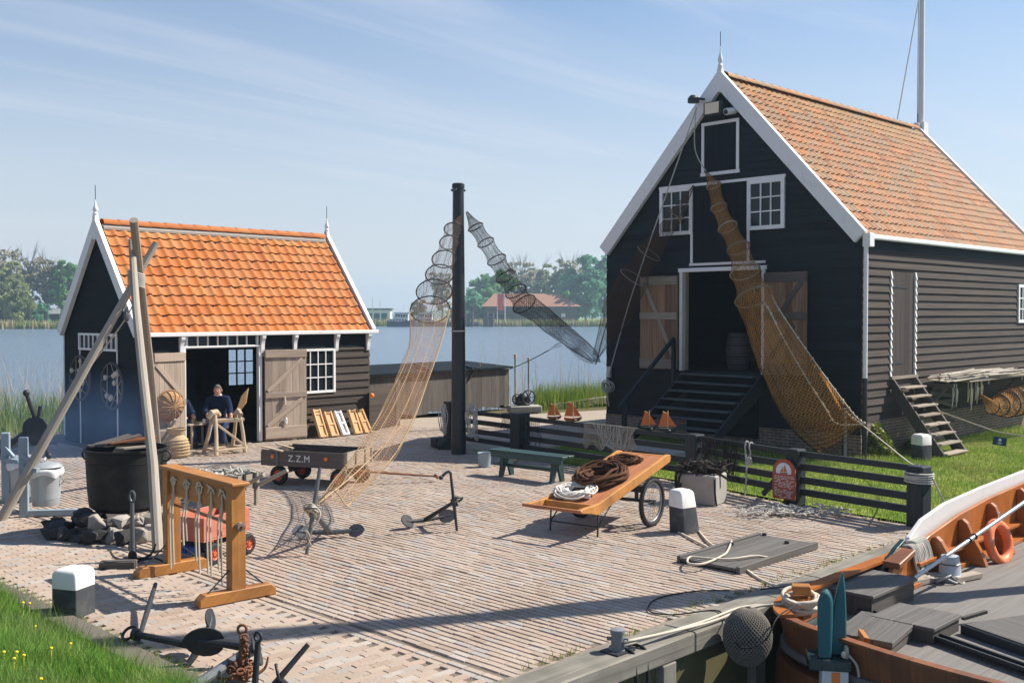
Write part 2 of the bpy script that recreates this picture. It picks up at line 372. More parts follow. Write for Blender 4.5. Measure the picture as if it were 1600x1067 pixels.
flat('skin', (.52, .29, .20), .55, .3); flat('hair_grey', (.11, .11, .115), .8, .2); flat('sweater', (.012, .022, .05), .9, .1); flat('jeans', (.03, .045, .11), .9, .1)
flat('eye_dark', (.02, .015, .012), .3); flat('lip', (.38, .17, .13), .5); flat('cup_yellow', (.55, .42, .10), .4, .4); flat('cup_white', (.7, .72, .72), .3, .5)
flat('plastic_liner', (.62, .64, .66), .35, .5); flat('mortar', (.30, .27, .24), .95, .05); flat('yellow_flower', (.85, .62, .03), .6, .2)
flat('interior_black', (.012, .012, .013), .95, .02); flat('shell', (.5, .46, .40), .6, .3); flat('lamp_glass', (.72, .60, .45), .25, .5); flat('lettering', (.78, .78, .76), .7)
flat('fender_net', (.16, .145, .12), .95, .05); flat('mooring', (.17, .18, .19), .55, .4); flat('steel', (.32, .34, .36), .32, .5, .7); flat('flag_red', (.7, .10, .05), .8)
leafm('grass_near', (.07, .20, .018), (.24, .42, .085), .35, (.30, .36, .13), 1.6); leafm('grass_lawn', (.10, .21, .02), (.30, .36, .075), .35, (.36, .33, .13), .9); leafm('reed_green', (.08, .18, .022), (.22, .28, .05)); leafm('reed_dry', (.44, .34, .19), (.62, .50, .31), .25)
leafm('leaf_a', (.11, .27, .08), (.21, .42, .14), .45); leafm('leaf_b', (.22, .26, .10), (.36, .40, .17), .4); leafm('leaf_c', (.075, .24, .13), (.15, .37, .19), .45); leafm('leaf_dry', (.27, .25, .16), (.42, .39, .25), .4)
leafm('shrub_leaf', (.09, .15, .025), (.28, .28, .06), .3)
flat('bark', (.15, .13, .11), .95, .05)
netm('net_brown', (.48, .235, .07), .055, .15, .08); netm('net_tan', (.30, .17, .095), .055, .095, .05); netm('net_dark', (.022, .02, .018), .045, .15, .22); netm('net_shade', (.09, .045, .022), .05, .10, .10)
netm('net_grey', (.30, .26, .21), .04, .4, .4); netm('net_black', (.03, .032, .035), .05, .25, .3)
netm('net_fine', (.11, .10, .09), .05, .09, .03)
def glass(name, tint, rough=.03):
    t = NT(name); t.base(tint, rough, 0, .28); return t.m
glass('window_glass', (.012, .018, .022))
t = NT('window_clear'); t.base((.85, .9, .95), .02); t.b.inputs['Transmission Weight'].default_value = 1; t.b.inputs['IOR'].default_value = 1.02; t.b.inputs['Specular IOR Level'].default_value = .3
def tilem(name, a, b, moss, amt, streak, more=()):
    t = NT(name); oc = t.coord('Object'); n = t.noise(oc, 3.2, 6, .65); n2 = t.noise(oc, 22, 5, .6)
    rc = t.n('ShaderNodeValToRGB'); rc.color_ramp.elements[0].color = (*a, 1); rc.color_ramp.elements[1].color = (*b, 1); t.t.links.new(t.rnd(), rc.inputs[0])
    for p_, c_ in more: rc.color_ramp.elements.new(p_).color = (*c_, 1)
    col = t.bright(t.bright(rc.outputs[0], n2, .22), n, .12)
    m = t.ramp(t.math('ADD', t.math('MULTIPLY', n, .7), t.math('MULTIPLY', t.rnd(), .3)), .56 - amt * .2, .72 - amt * .2)
    col = t.mix(t.math('MULTIPLY', m, streak), col, moss); gz = t.n('ShaderNodeSeparateXYZ'); t.t.links.new(t.coord('Generated'), gz.inputs[0]); lich = t.math('MULTIPLY', t.ramp(gz.outputs[2], .80, 1.0), t.ramp(t.noise(oc, 5, 5), .42, .62)); col = t.mix(t.math('MULTIPLY', lich, streak), col, (.36, .27, .09))
    t.base(col, .72, 0, .3); t.bump(n2, .25, .004)
tilem('tile_new', (.34, .095, .017), (.46, .155, .034), (.27, .115, .045), .15, .5, ((.3, (.42, .125, .022)), (.6, (.36, .115, .03)), (.8, (.44, .165, .045))))
tilem('tile_old', (.25, .10, .034), (.46, .19, .072), (.24, .165, .09), .70, .55, ((.2, (.42, .155, .046)), (.42, (.31, .15, .066)), (.6, (.45, .175, .055)), (.76, (.24, .16, .095)), (.88, (.37, .18, .08))))
tilem('tile_barn', (.26, .13, .08), (.38, .18, .10), (.22, .17, .12), .4, .5)
# paving brick: every brick is geometry with its own tone
t = NT('paving_brick'); oc = t.coord('Object'); n = t.noise(oc, 40, 5, .6); n2 = t.noise(oc, .55, 4)
rc = t.n('ShaderNodeValToRGB'); e = rc.color_ramp.elements; e[0].color = (.29, .22, .17, 1); e[1].color = (.39, .34, .295, 1)
for p, c in ((.25, (.38, .305, .245)), (.5, (.33, .265, .215)), (.72, (.365, .27, .215)), (.86, (.30, .275, .25))): q = e.new(p); q.color = (*c, 1)
t.t.links.new(t.rnd(), rc.inputs[0]); col = t.bright(t.bright(rc.outputs[0], n, .28), n2, .22)
t.base(t.mix(t.ramp(n2, .5, .7, 0, .45), col, (.37, .325, .28)), .9, 0, .15); t.bump(n, .4, .004)
t = NT('joint_sand'); n = t.noise(t.coord('Object'), 18, 5); t.base(t.mix(n, (.10, .08, .062), (.22, .18, .145)), .95, 0, .05)
t = NT('gravel'); oc = t.coord('Object'); n = t.noise(oc, 1.2, 5); n2 = t.noise(oc, 45, 4); t.base(t.bright(t.mix(n, (.27, .225, .18), (.36, .31, .255)), n2, .35), .95, 0, .1); t.bump(n2, .6, .01)
t = NT('soil'); n = t.noise(t.coord('Object'), 3, 6); t.base(t.mix(n, (.075, .07, .035), (.13, .12, .06)), .95, 0, .05)
t = NT('lawn_base'); oc = t.coord('Object'); n = t.noise(oc, .8, 5); n2 = t.noise(oc, 30, 4); t.base(t.bright(t.mix(t.ramp(n, .35, .65), (.10, .19, .02), (.26, .28, .075)), n2, .4), .95, 0, .05); t.bump(n2, .8, .03)
t = NT('brick_wall'); uv = t.coord('UV'); bt = t.n('ShaderNodeTexBrick'); t.t.links.new(uv, bt.inputs[0]); bt.inputs['Scale'].default_value = 1
for k, v_ in (('Brick Width', .22), ('Row Height', .065), ('Mortar Size', .008), ('Bias', -.1)): bt.inputs[k].default_value = v_
bt.inputs['Color1'].default_value = (.19, .13, .095, 1); bt.inputs['Color2'].default_value = (.13, .10, .085, 1); bt.inputs['Mortar'].default_value = (.30, .27, .24, 1)
n = t.noise(t.coord('Object'), 4, 5); t.base(t.bright(bt.outputs[0], n, .45), .9, 0, .1); t.bump(bt.outputs[1], -.5, .006)
t = NT('water'); oc = t.coord('Object', (1, 1, 1)); n1 = t.noise(t.coord('Object', (.55, 1.3, 1)), 2.0, 5, .6); n2 = t.noise(t.coord('Object', (.05, .16, 1)), 1.0, 4)
t.base((.13, .18, .24), .2, 0, .5); t.b.inputs['IOR'].default_value = 1.33
t.bump(t.math('ADD', t.math('MULTIPLY', n1, 1.0), t.math('MULTIPLY', n2, 1.5)), .9, .35)
t = NT('smoke'); t.t.nodes.remove(t.b); pv = t.n('ShaderNodeVolumePrincipled'); pv.inputs['Color'].default_value = (.26, .48, .95, 1); pv.inputs['Anisotropy'].default_value = .1
tcn = t.n('ShaderNodeTexCoord'); ln = t.n('ShaderNodeVectorMath', operation='LENGTH'); mpn = t.n('ShaderNodeMapping', vector_type='TEXTURE'); t.t.links.new(tcn.outputs['Generated'], mpn.inputs[0]); mpn.inputs['Location'].default_value = (.5, .5, .5); mpn.inputs['Scale'].default_value = (.5, .5, .5)
t.t.links.new(mpn.outputs[0], ln.inputs[0]); fall = t.ramp(ln.outputs[1], .15, .95, 1, 0); nn = t.ramp(t.noise(t.coord('Object'), 1.6, 4), .35, .7)
t.set(pv.inputs['Density'], t.math('MULTIPLY', t.math('MULTIPLY', fall, t.math('ADD', nn, .1)), .10)); t.t.links.new(pv.outputs[0], t.out.inputs['Volume'])
# ---------------------------------------------------------------- the yard's own axes
AU = .775
PU, PV = V(math.sin(AU), math.cos(AU), 0), V(-math.cos(AU), math.sin(AU), 0)
PC = V(-1.07, 6.77, 0)                       # corner of kerb and quay
def Pq(a, b, z=0.0): return PC + PU * a + PV * b + UP * z
def ab(p): q = Vector(p) - PC; return q.dot(PU), q.dot(PV)
# fence run (post feet)
FENCE = [V(-1.35, 23.05, 0), V(.16, 21.25, 0), V(3.12, 17.85, 0), V(4.31, 15.88, 0), V(5.55, 14.25, 0)]
WATER_Z = -.9
def sheet(name, poly, z, mat, kind='structure'):
    me = bpy.data.meshes.new(name); me.from_pydata([(p[0], p[1], z) for p in poly], [], [tuple(range(len(poly)))]); me.materials.append(M[mat])
    o = bpy.data.objects.new(name, me); COL.objects.link(o); o['kind'] = kind; return o
wsz = 5000
w = sheet('water', [(-wsz, -600), (wsz, -600), (wsz, wsz), (-wsz, wsz)], WATER_Z, 'water')
# land: one block with the quay edge in front and a shore behind
shore = [(-60, 16), (-30, 22), (-17, 26), (-12.5, 27.3), (-8, 28.6), (-2.6, 30.9), (1, 33.2), (5, 36), (12, 41), (30, 58), (60, 90), (120, 120)]
q0, q1 = Pq(-14, -.02), Pq(120, -.02)
land = [(q0.x, q0.y), (q1.x, q1.y)] + [(x, y) for x, y in shore[::-1]] + [(-60, -10), (-20, -12)]
lm = MB(); lm.prism([V(x, y, -.034) for x, y in land], V(0, 0, -2.0)); o = lm.build('ground', 'soil'); o['kind'] = 'structure'
P2 = lambda a, b: tuple(Pq(a, b)[:2])
fa = [ab(p) for p in FENCE]
g_ = sheet('gravel_path', [P2(9.6, 11.2), P2(9.6, 9.6), P2(13, 9.75), P2(17, 10.0), P2(24, 6), P2(26, 10), P2(21, 14.6), P2(17.5, 15.6), P2(15, 17), P2(11.6, 18.8), P2(11.6, 14.9), P2(10.9, 11.2)], -.006, 'gravel')
def bed():
    ga, gb_ = np.arange(0.0, 18.01, .09), np.arange(.02, 22, .09); A, B2 = np.meshgrid(ga, gb_, indexing='ij')
    def nz(s, o): return np.sin(A * s + 1.7 * np.sin(B2 * s * .7 + o)) * np.sin(B2 * s * .9 + 1.3 * np.sin(A * s * .6 + o * 2))
    Z = -.0135 + .009 * nz(.9, .3) + .005 * nz(2.3, 1.1) + RNG.normal(0, .0022, A.shape)
    X = PC.x + PU.x * A + PV.x * B2; Y = PC.y + PU.y * A + PV.y * B2; n1, n2 = A.shape
    idx = np.arange(n1 * n2).reshape(n1, n2); f = np.stack([idx[:-1, :-1], idx[1:, :-1], idx[1:, 1:], idx[:-1, 1:]], 2).reshape(-1, 4)
    ac = (A[:-1, :-1] + .05).ravel(); bc = (B2[:-1, :-1] + .05).ravel(); fl = np.interp(bc, [q[1] for q in fa][::-1], [q[0] for q in fa][::-1])
    lim = np.where(bc < 11.3, fl, np.where(bc < 14.6, 17.2 - (bc - 11.3) * .9, 13.5)); f = f[ac < lim]
    o = npmesh('yard_bed', 'joint_sand', np.stack([X.ravel(), Y.ravel(), Z.ravel()], 1), f, smooth=True); o['kind'] = 'structure'
def fence_a(b):
    bs = [q[1] for q in fa][::-1]; as_ = [q[0] for q in fa][::-1]
    return np.interp(b, bs, as_)
# lawn
lawn_poly = [(fence_a(.1) + .1, .12), (fence_a(2.) + .1, 2), (fence_a(5.) + .1, 5), (fence_a(9.6) + .12, 9.6), (13, 9.75), (17, 10), (40, 5), (60, .12)]
sheet('lawn', [P2(a, b) for a, b in lawn_poly], .004, 'lawn_base')
bed()
# paving bricks
def bricks():
    Vs, Fs, Rn = [], [], []; cnt = 0
    patch = lambda a, b: np.sin(a * 1.9 + 1.4 * np.sin(b * 1.1)) * np.sin(b * 1.5 + 1.2 * np.sin(a * .8 + 1)) + .5 * np.sin(a * 5.3 + b * 3.1) * np.sin(b * 4.7 - a)
    def lay(a, b, da, db, ca, cb):          # centre, half sizes
        n = len(a); z = RNG.normal(0, .0017, n) + .006 * np.sin(a * 1.3 + 1.1 * np.sin(b * .9)) * np.sin(b * 1.1 + .7); tx = RNG.normal(0, .008, n); ty = RNG.normal(0, .003, n)
        ring = lambda k, dz: [(a + sx * (da - k * ca), b + sy * (db - k * cb), z + tx * sx * da + ty * sy * db + dz) for sx, sy in ((-1, -1), (1, -1), (1, 1), (-1, 1))]
        return ring(0, -.03) + ring(0, -.010) + ring(1, 0), n
    def emit(a, b, da, db, ca=.009, cb=.0015):
        nonlocal cnt
        vs, n = lay(a, b, da, db, ca, cb)
        A = np.stack([v[0] for v in vs], 1); B = np.stack([v[1] for v in vs], 1); Z = np.stack([v[2] for v in vs], 1)
        X = PC.x + PU.x * A + PV.x * B; Y = PC.y + PU.y * A + PV.y * B
        Vs.append(np.stack([X, Y, Z], 2).reshape(-1, 3))
        f = []
        for l in (0, 4):
            for k in range(4): f.append((l + k, l + (k + 1) % 4, l + 4 + (k + 1) % 4, l + 4 + k))
        f.append((8, 9, 10, 11)); f = np.array(f)
        Fs.append((f[None] + (cnt + np.arange(n) * 12)[:, None, None]).reshape(-1, 4)); cnt += n * 12
        Rn.append(np.repeat(RNG.random(n), 9))
    # strip beside the kerb: bricks run inwards
    ws = 1.62
    row = .090; bl = .205
    bb = np.arange(.34, 20, row)
    for j, b in enumerate(bb):
        a = np.arange(.10 + (bl / 2 if j % 2 else 0), ws - bl * .45, bl) + bl / 2 + RNG.normal(0, .004, 1)
        n = len(a); emit(a, b + RNG.normal(0, .003, n), np.full(n, bl / 2 - .0016) + RNG.normal(0, .0012, n), row / 2 - .0038 - .002 * patch(a, b) + RNG.normal(0, .001, n), .003, .007)
    for r_ in range(2):             # border rows
        b = np.arange(.34, 20, bl) + bl / 2; emit(np.full(len(b), ws + .045 + r_ * row), b, np.full(len(b), row / 2 - .005), np.full(len(b), bl / 2 - .005))
    # the yard: rows run from the quay to the shed
    aa = np.arange(ws + .26, 18.2, row)
    for j, a0 in enumerate(aa):
        b = np.arange(.34, 18, bl) + (bl * (.5 * (j % 2)) + RNG.normal(0, .03))
        a = a0 + RNG.normal(0, .0023, len(b)) + .016 * np.sin(b * .9 + j * .11) + .005 * np.sin(b * 3.1 + j * .37)
        lim = np.where(b < 11.3, np.array([fence_a(x) for x in b]) - .02, np.where(b < 14.6, 17.2 - (b - 11.3) * .9, 13.5))
        keep = (a < lim) & ~((b > 15.2) & (a > 5.6) & (a < 12.3)) & (b > .34)
        if keep.sum() == 0: continue
        a, b = a[keep], b[keep]; n = len(a)
        emit(a, b, row / 2 - .0040 - .0026 * patch(a, b) - np.abs(RNG.normal(0, .0013, n)), np.full(n, bl / 2 - .001) + RNG.normal(0, .0015, n), .009, .003)
    o = npmesh('yard_paving', 'paving_brick', np.concatenate(Vs), np.concatenate(Fs), np.concatenate(Rn)); o['kind'] = 'structure'
    me = o.data; sm = np.zeros(len(me.polygons), bool); me.polygons.foreach_set('use_smooth', sm)
bricks()
# kerb beside the grass, quay beam with piles
k = MB()
for i in range(24):
    b0 = .0 + i * .95; k.obox(Pq(-.17, b0 + .006, -.25), PU * .25, PV * .938, UP * (.285 + random.uniform(-.006, .006)))
o = k.build('kerb', 'concrete_kerb', bevel=.012); o['kind'] = 'structure'
k = MB()
for i in range(14):
    b0 = -1.4 + i * 2.6; k.obox(Pq(b0 + .004, -.1, -.16), PU * 2.592, PV * .36, UP * .185)
tag(k.build('quay_beam', 'quay_beam', bevel=.012), 'weathered timber beam along the edge of the quay', 'quay beam')
k = MB()
k.obox(Pq(-1.5, .262, -.2), PU * 14, PV * .075, UP * .20); o = k.build('quay_kerb_strip', 'grey_wood'); o['kind'] = 'structure'
k = MB(); k.obox(Pq(-14, -.012, -2.2), PU * 60, PV * .006, UP * 2.03); o = k.build('quay_wall', 'grey_wood_dark'); tag(o, 'dark timber quay wall below the beam at the water', 'quay wall')
for i, a in enumerate((1.05, 2.05, 3.3, 4.8, 6.3)):
    k = MB(); k.obox(Pq(a, -.11, -2.0), PU * .2, PV * .095, UP * 1.838); o = k.build('quay_pile', 'quay_beam', bevel=.01)
    tag(o, ['first timber pile under the quay beam from the photo bottom edge', 'square timber pile under the quay beam below the small mooring bollard', 'timber pile beside the netted round fender', 'timber pile in the gap between hull and quay', 'farthest timber pile hidden in shade between barge and quay'][i], 'pile', 'piles under the quay beam')
# ---------------------------------------------------------------- clapboard walls
def clap(mb, o, a, n, z0, z1, e, holes, lim, proj=.03, back=.05, flatwall=False):
    z = z0
    while z < z1 - 1e-4:
        zt = min(z + e, z1); cuts = sorted({z, zt, *[q for h in holes for q in (h[2], h[3]) if z + .004 < q < zt - .004]}); r0 = random.random()
        for lo, hi in zip(cuts[:-1], cuts[1:]):
            mid = (lo + hi) / 2; l0, r_0 = lim(lo); l1, r_1 = lim(hi)
            segs = [(l0, l1, r_0, r_1)]
            for h in holes:
                if h[2] < mid < h[3]:
                    ns = []
                    for s in segs:
                        if s[1] < h[0]: ns.append((s[0], s[1], min(s[2], h[0]), min(s[3], h[0])))
                        if s[3] > h[1]: ns.append((max(s[0], h[1]), max(s[1], h[1]), s[2], s[3]))
                        
                    segs = ns
            pr = lambda zz: .004 if flatwall else proj * (1 - (zz - z) / e) + .005
            for s in segs:
                if s[2] - s[0] < .01 and s[3] - s[1] < .01: continue
                q = lambda ss, zz, d: o + a * ss + UP * zz + n * d
                top = hi + (0 if hi < zt - 1e-5 else .0)
                P = [q(s[0], lo, pr(lo)), q(s[2], lo, pr(lo)), q(s[3], top, pr(top)), q(s[1], top, pr(top)),
                     q(s[0], lo, -back), q(s[2], lo, -back), q(s[3], top, -back), q(s[1], top, -back)]
                fs = [(0, 1, 2, 3), (5, 4, 7, 6), (4, 5, 1, 0), (3, 2, 6, 7), (4, 0, 3, 7), (1, 5, 6, 2)]
                if a.cross(UP).dot(n) < 0: fs = [f[::-1] for f in fs]
                of = random.random() * 30 if s[0] == l0 else 3.3; oz = z * 7.31
                uvv = {0: (s[0], 0), 1: (s[2], 0), 2: (s[3], hi - lo), 3: (s[1], hi - lo), 4: (s[0], -.03), 5: (s[2], -.03), 6: (s[3], hi - lo + .03), 7: (s[1], hi - lo + .03)}
                mb.add(P, fs, [[(uvv[k_][0] + oz * 3, uvv[k_][1] + oz) for k_ in f] for f in fs], r0)
        z = zt
def tiles(name, mat, o, a, w, ncol, nrow, tw, th, parent, amp=.028):
    nn = a.cross(w).normalized()
    if nn.z < 0: nn = -nn
    off_ = V(0, 0, 0); q_ = parent
    while q_ is not None: off_ += q_.location; q_ = q_.parent
    ox, oy, oz = off_
    nx = 9; xs = np.linspace(0, 1, nx)
    prof = np.where(xs < .62, -.55 * np.sin(xs / .62 * math.pi), 1.0 * np.sin((xs - .62) / .38 * math.pi)) * amp
    A, Wv, Nn, O = (np.array(x) for x in (a, w, nn, o)); Vs, Fs, Rn = [], [], []; c = 0
    for j in range(nrow):
        for i in range(ncol):
            jit = RNG.normal(0, .004, 3); tl = RNG.normal(0, .006)
            y0 = j * th - .045 + jit[0]; y1 = (j + 1) * th + .02
            row = []
            for (y, lift, drop) in ((y0 + .01, .042, -.022), (y0, .042, 0), (y0 + th * .5, .028, 0), (y1, .006, 0)):
                for xx, pp in zip(xs, prof):
                    row.append(O + A * ((i + xx * 1.06) * tw + jit[1] * .5) + Wv * y + Nn * (pp + lift + drop + jit[2] * .5 + tl * (xx - .5)))
            Vs.append(np.array(row)); f = []
            for l in (1, 2):
                for k_ in range(nx - 1): f.append((l * nx + k_, l * nx + k_ + 1, (l + 1) * nx + k_ + 1, (l + 1) * nx + k_))
            f = f + [(k_, k_ + 1, nx + k_ + 1, nx + k_) for k_ in range(nx - 1)]
            Fs.append(np.array(f) + c); c += 4 * nx; Rn.append(np.full(len(f), RNG.random()))
    v = np.concatenate(Vs) - np.array([ox, oy, oz]); f = np.concatenate(Fs)
    # orient
    n0 = np.cross(v[f[0][1]] - v[f[0][0]], v[f[0][2]] - v[f[0][0]])
    if n0 @ Nn < 0: f = f[:, ::-1]
    ob = npmesh(name, mat, v, f, np.concatenate(Rn), parent, smooth=True)
    ob.data.set_sharp_from_angle(angle=R(50)); return ob
class Bld:
    def __init__(s, x, y, ang): s.o = V(x, y, 0); s.u = V(math.sin(ang), math.cos(ang), 0); s.v = V(-math.cos(ang), math.sin(ang), 0)
    def p(s, u, v, z): return s.o + s.u * u + s.v * v + UP * z
    def bx(s, mb, u0, u1, v0, v1, z0, z1): mb.obox(s.p(u0, v0, z0), s.u * (u1 - u0), s.v * (v1 - v0), UP * (z1 - z0))
def window(b, parent, axis, c0, c1, z0, z1, off, nx, nz, fw=.07, bar=.025, frame='white_paint', pane='window_glass', depth=.05, name='window'):
    """axis 'u': in the front wall (normal -v); axis 'v': in the gable (normal -u). off = how far proud of the wall."""
    f = MB(); g = MB()
    def bxx(m, a0, a1, zz0, zz1, d0, d1):
        if axis == 'u': b.bx(m, a0, a1, -d1, -d0, zz0, zz1)
        else: b.bx(m, -d1, -d0, a0, a1, zz0, zz1)
    bxx(f, c0, c0 + fw, z0, z1, off - depth, off); bxx(f, c1 - fw, c1, z0, z1, off - depth, off)
    bxx(f, c0 + fw, c1 - fw, z1 - fw, z1, off - depth, off - .002); bxx(f, c0 + fw, c1 - fw, z0, z0 + fw, off - depth, off - .002)
    for i in range(1, nx):
        x = c0 + fw + (c1 - c0 - 2 * fw) * i / nx; bxx(f, x - bar / 2, x + bar / 2, z0 + fw, z1 - fw, off - .035, off - .012)
    for i in range(1, nz):
        z = z0 + fw + (z1 - z0 - 2 * fw) * i / nz; bxx(f, c0 + fw, c1 - fw, z - bar / 2, z + bar / 2, off - .033, off - .015)
    w_ = f.build(name, frame, parent)
    bxx(g, c0 + fw * .8, c1 - fw * .8, z0 + fw * .8, z1 - fw * .8, off - .048, off - .042); g.build('pane', pane, w_)
    return w_
def finial(mb, p, h, r, ax):
    mb.lathe(p, [(r * .9, 0), (r * 1.0, h * .12), (r * .55, h * .2), (r * .95, h * .3), (r * .9, h * .4), (r * .35, h * .6), (r * .12, h * .85), (0, h)], 12)
# ================================================================ SMALL SHED
SH = Bld(-7.69, 21.71, .758); SW, SLn, SE, SR = 3.634, 6.009, 2.54, 4.86
shed = thing('workshop_shed', 'small black tarred workshop with bright orange tiled roof and open plank doors', 'shed', SH.p(3, 1.8, 0))
full = lambda L: (lambda z: (0, L))
wl = MB()
F_h = [(.99, 2.81, 0, 2.16), (1.01, 2.79, 2.17, 2.46), (3.98, 4.90, 1.06, 2.05)]
clap(wl, SH.o, SH.u, -SH.v, 0, 2.09, .185, [], full(.99), .034); wl.build('wall', 'brown_boards', shed); wl = MB()
clap(wl, SH.o, SH.u, -SH.v, 0, 2.09, .185, F_h[2:], lambda z: (2.81, SLn), .034); wl.build('wall', 'brown_boards', shed)
wl = MB(); clap(wl, SH.o, SH.u, -SH.v, 2.09, SE, .46, F_h, full(SLn), 0, .05, True); b_ = wl.build('wall', 'plain_black', shed)
glim = lambda z: (0, SW) if z <= SE else ((z - SE) / (SR - SE) * SW / 2, SW - (z - SE) / (SR - SE) * SW / 2)
wl = MB(); clap(wl, SH.o, SH.v, -SH.u, 0, SR - .02, .24, [(1.03, 2.80, 2.12, 2.45)], glim, .006); wl.build('gable_wall', 'plain_black', shed)
wl = MB(); clap(wl, SH.p(SLn, 0, 0), SH.v, SH.u, 0, SR - .02, .24, [], glim, .012); wl.build('gable_wall', 'plain_black', shed)
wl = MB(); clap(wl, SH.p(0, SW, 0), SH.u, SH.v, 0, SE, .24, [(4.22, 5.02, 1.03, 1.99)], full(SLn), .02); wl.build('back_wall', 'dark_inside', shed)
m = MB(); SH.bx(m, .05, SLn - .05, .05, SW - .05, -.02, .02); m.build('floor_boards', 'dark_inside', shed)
# rear window looking out over the water
m = MB()
for (a0, a1, z0, z1) in [(4.20, 4.25, 1.0, 2.02), (4.99, 5.04, 1.0, 2.02), (4.25, 4.99, 1.0, 1.05), (4.25, 4.99, 1.97, 2.02)] + [(4.25 + .247 * i - .015, 4.25 + .247 * i + .015, 1.05, 1.97) for i in (1, 2)]: SH.bx(m, a0, a1, SW - .06, SW - .02, z0, z1)
for z in (1.357, 1.663): SH.bx(m, 4.25, 4.99, SW - .055, SW - .025, z - .015, z + .015)
rw = m.build('rear_window', 'plain_black', shed); m = MB(); SH.bx(m, 4.24, 5.0, SW - .041, SW - .039, 1.04, 1.98); m.build('pane', 'window_clear', rw)
# roof
rise = SR - SE; half = SW / 2; sl_ = math.hypot(rise, half)
wv = (SH.v * half + UP * rise).normalized(); wv2 = (-SH.v * half + UP * rise).normalized()
m = MB(); th_ = .05
for sgn, v0, vv in ((1, 0, wv), (-1, SW, wv2)):
    o0 = SH.p(-.02, v0, SE) - vv * .07; nrm = SH.u.cross(vv); nrm = nrm if nrm.z > 0 else -nrm
    m.obox(o0 - nrm * th_, SH.u * (SLn + .04), vv * (sl_ + .05), nrm * th_)
rf = m.build('roof', 'dark_inside', shed)
tl = tiles('roof_tiles', 'tile_new', SH.p(.03, 0, SE) - wv * .08 + UP * .0, SH.u, wv, 23, 11, (SLn - .06) / 23, (sl_ + .05) / 11, rf)
tiles('roof_tiles', 'tile_new', SH.p(.03, SW, SE) - wv2 * .08, SH.u, wv2, 23, 11, (SLn - .06) / 23, (sl_ + .05) / 11, rf)
m = MB()
for i in range(16):
    a0 = .05 + i * (SLn - .1) / 16; pts = [(.12 * math.cos(x), .10 * math.sin(x)) for x in np.linspace(-.2, math.pi + .2, 9)]
    m.sweep([[SH.p(a0 + d, SW / 2 + y, SR + .02 + z + (.012 if d == 0 else 0)) for y, z in pts] for d in (0, (SLn - .1) / 16 + .02)], closed=False)
m.build('ridge_tiles', 'tile_new', rf, smooth=True)
m = MB(); m.obox(SH.p(.04, half, SR) - wv * .17 - SH.v * .03 + UP * .015, SH.u * (SLn - .08), wv * .09, V(0, 0, .05)); m.build('mortar_ridge', 'mortar', rf)
# barge boards, finials, fascia
def barge(b, parent, u0, u1, half, e, r, wid, over, peak):
    m = MB()
    for sg in (0, 1):
        va = (lambda v: v) if sg == 0 else (lambda v: 2 * half - v)
        d = V(half, r - e, 0).normalized(); nx_, nz_ = -d.y, d.x
        e0 = (-d.x * over, e - d.y * over); top = (half, r)
        sh_ = .10
        P = [(e0[0] + nx_ * sh_, e0[1] + nz_ * sh_), (half, r + sh_ / d.x), (half, r + sh_ / d.x - wid / d.x), (e0[0] + nx_ * (sh_ - wid) + d.x * wid * .0, e0[1] + nz_ * (sh_ - wid))]
        m.prism([b.p(u0, va(q[0]), q[1]) for q in P], b.u * (u1 - u0))
    bb_ = m.build('barge_board', 'white_paint', parent)
    m = MB(); zt = r + .10 / (half / math.hypot(half, r - e))
    um = (u0 + u1) / 2; b.bx(m, um - .045, um + .045, half - .06, half + .06, zt - .5, zt + .02); finial(m, b.p(um, half, zt + .02), peak, .06, None)
    m.build('finial', 'white_paint', bb_, smooth='auto')
    m = MB(); m.tube([b.p(um, half, zt + peak - .03), b.p(um, half, zt + peak + .28)], .008, 5); m.build('spike', 'iron', bb_)
barge(SH, shed, -.13, -.035, half, SE, SR, .22, .07, .40); barge(SH, shed, SLn + .035, SLn + .13, half, SE, SR, .22, .07, .40)
m = MB(); SH.bx(m, -.10, SLn + .2, -.15, -.07, SE - .115, SE - .03); m.build('gutter', 'white_paint', shed, bevel=.01)
for uc in (.90, 2.90, 3.78, 4.98, 5.95):
    m = MB(); pr = [(-.002, 2.44), (.13, 2.42), (.125, 2.36), (.09, 2.30), (.07, 2.22), (.06, 2.10), (.045, 2.02), (-.002, 2.0)]
    m.prism([SH.p(uc - .045, -.01 - a, z) for a, z in pr], SH.u * .09); m.build('bracket', 'white_paint', shed)
m = MB(); SH.bx(m, .93, 1.0, -.05, .05, 0.02, 2.17); SH.bx(m, 2.80, 2.89, -.05, .05, .02, 2.17); SH.bx(m, .93, 2.89, -.055, .05, 2.172, 2.21); m.build('door_frame', 'white_paint', shed, bevel=.006)
window(SH, shed, 'u', 1.0, 2.80, 2.16, 2.47, .045, 7, 1, .05, .035, name='transom_window')
window(SH, shed, 'u', 3.94, 4.94, 1.03, 2.08, .06, 4, 3, .055, .024)
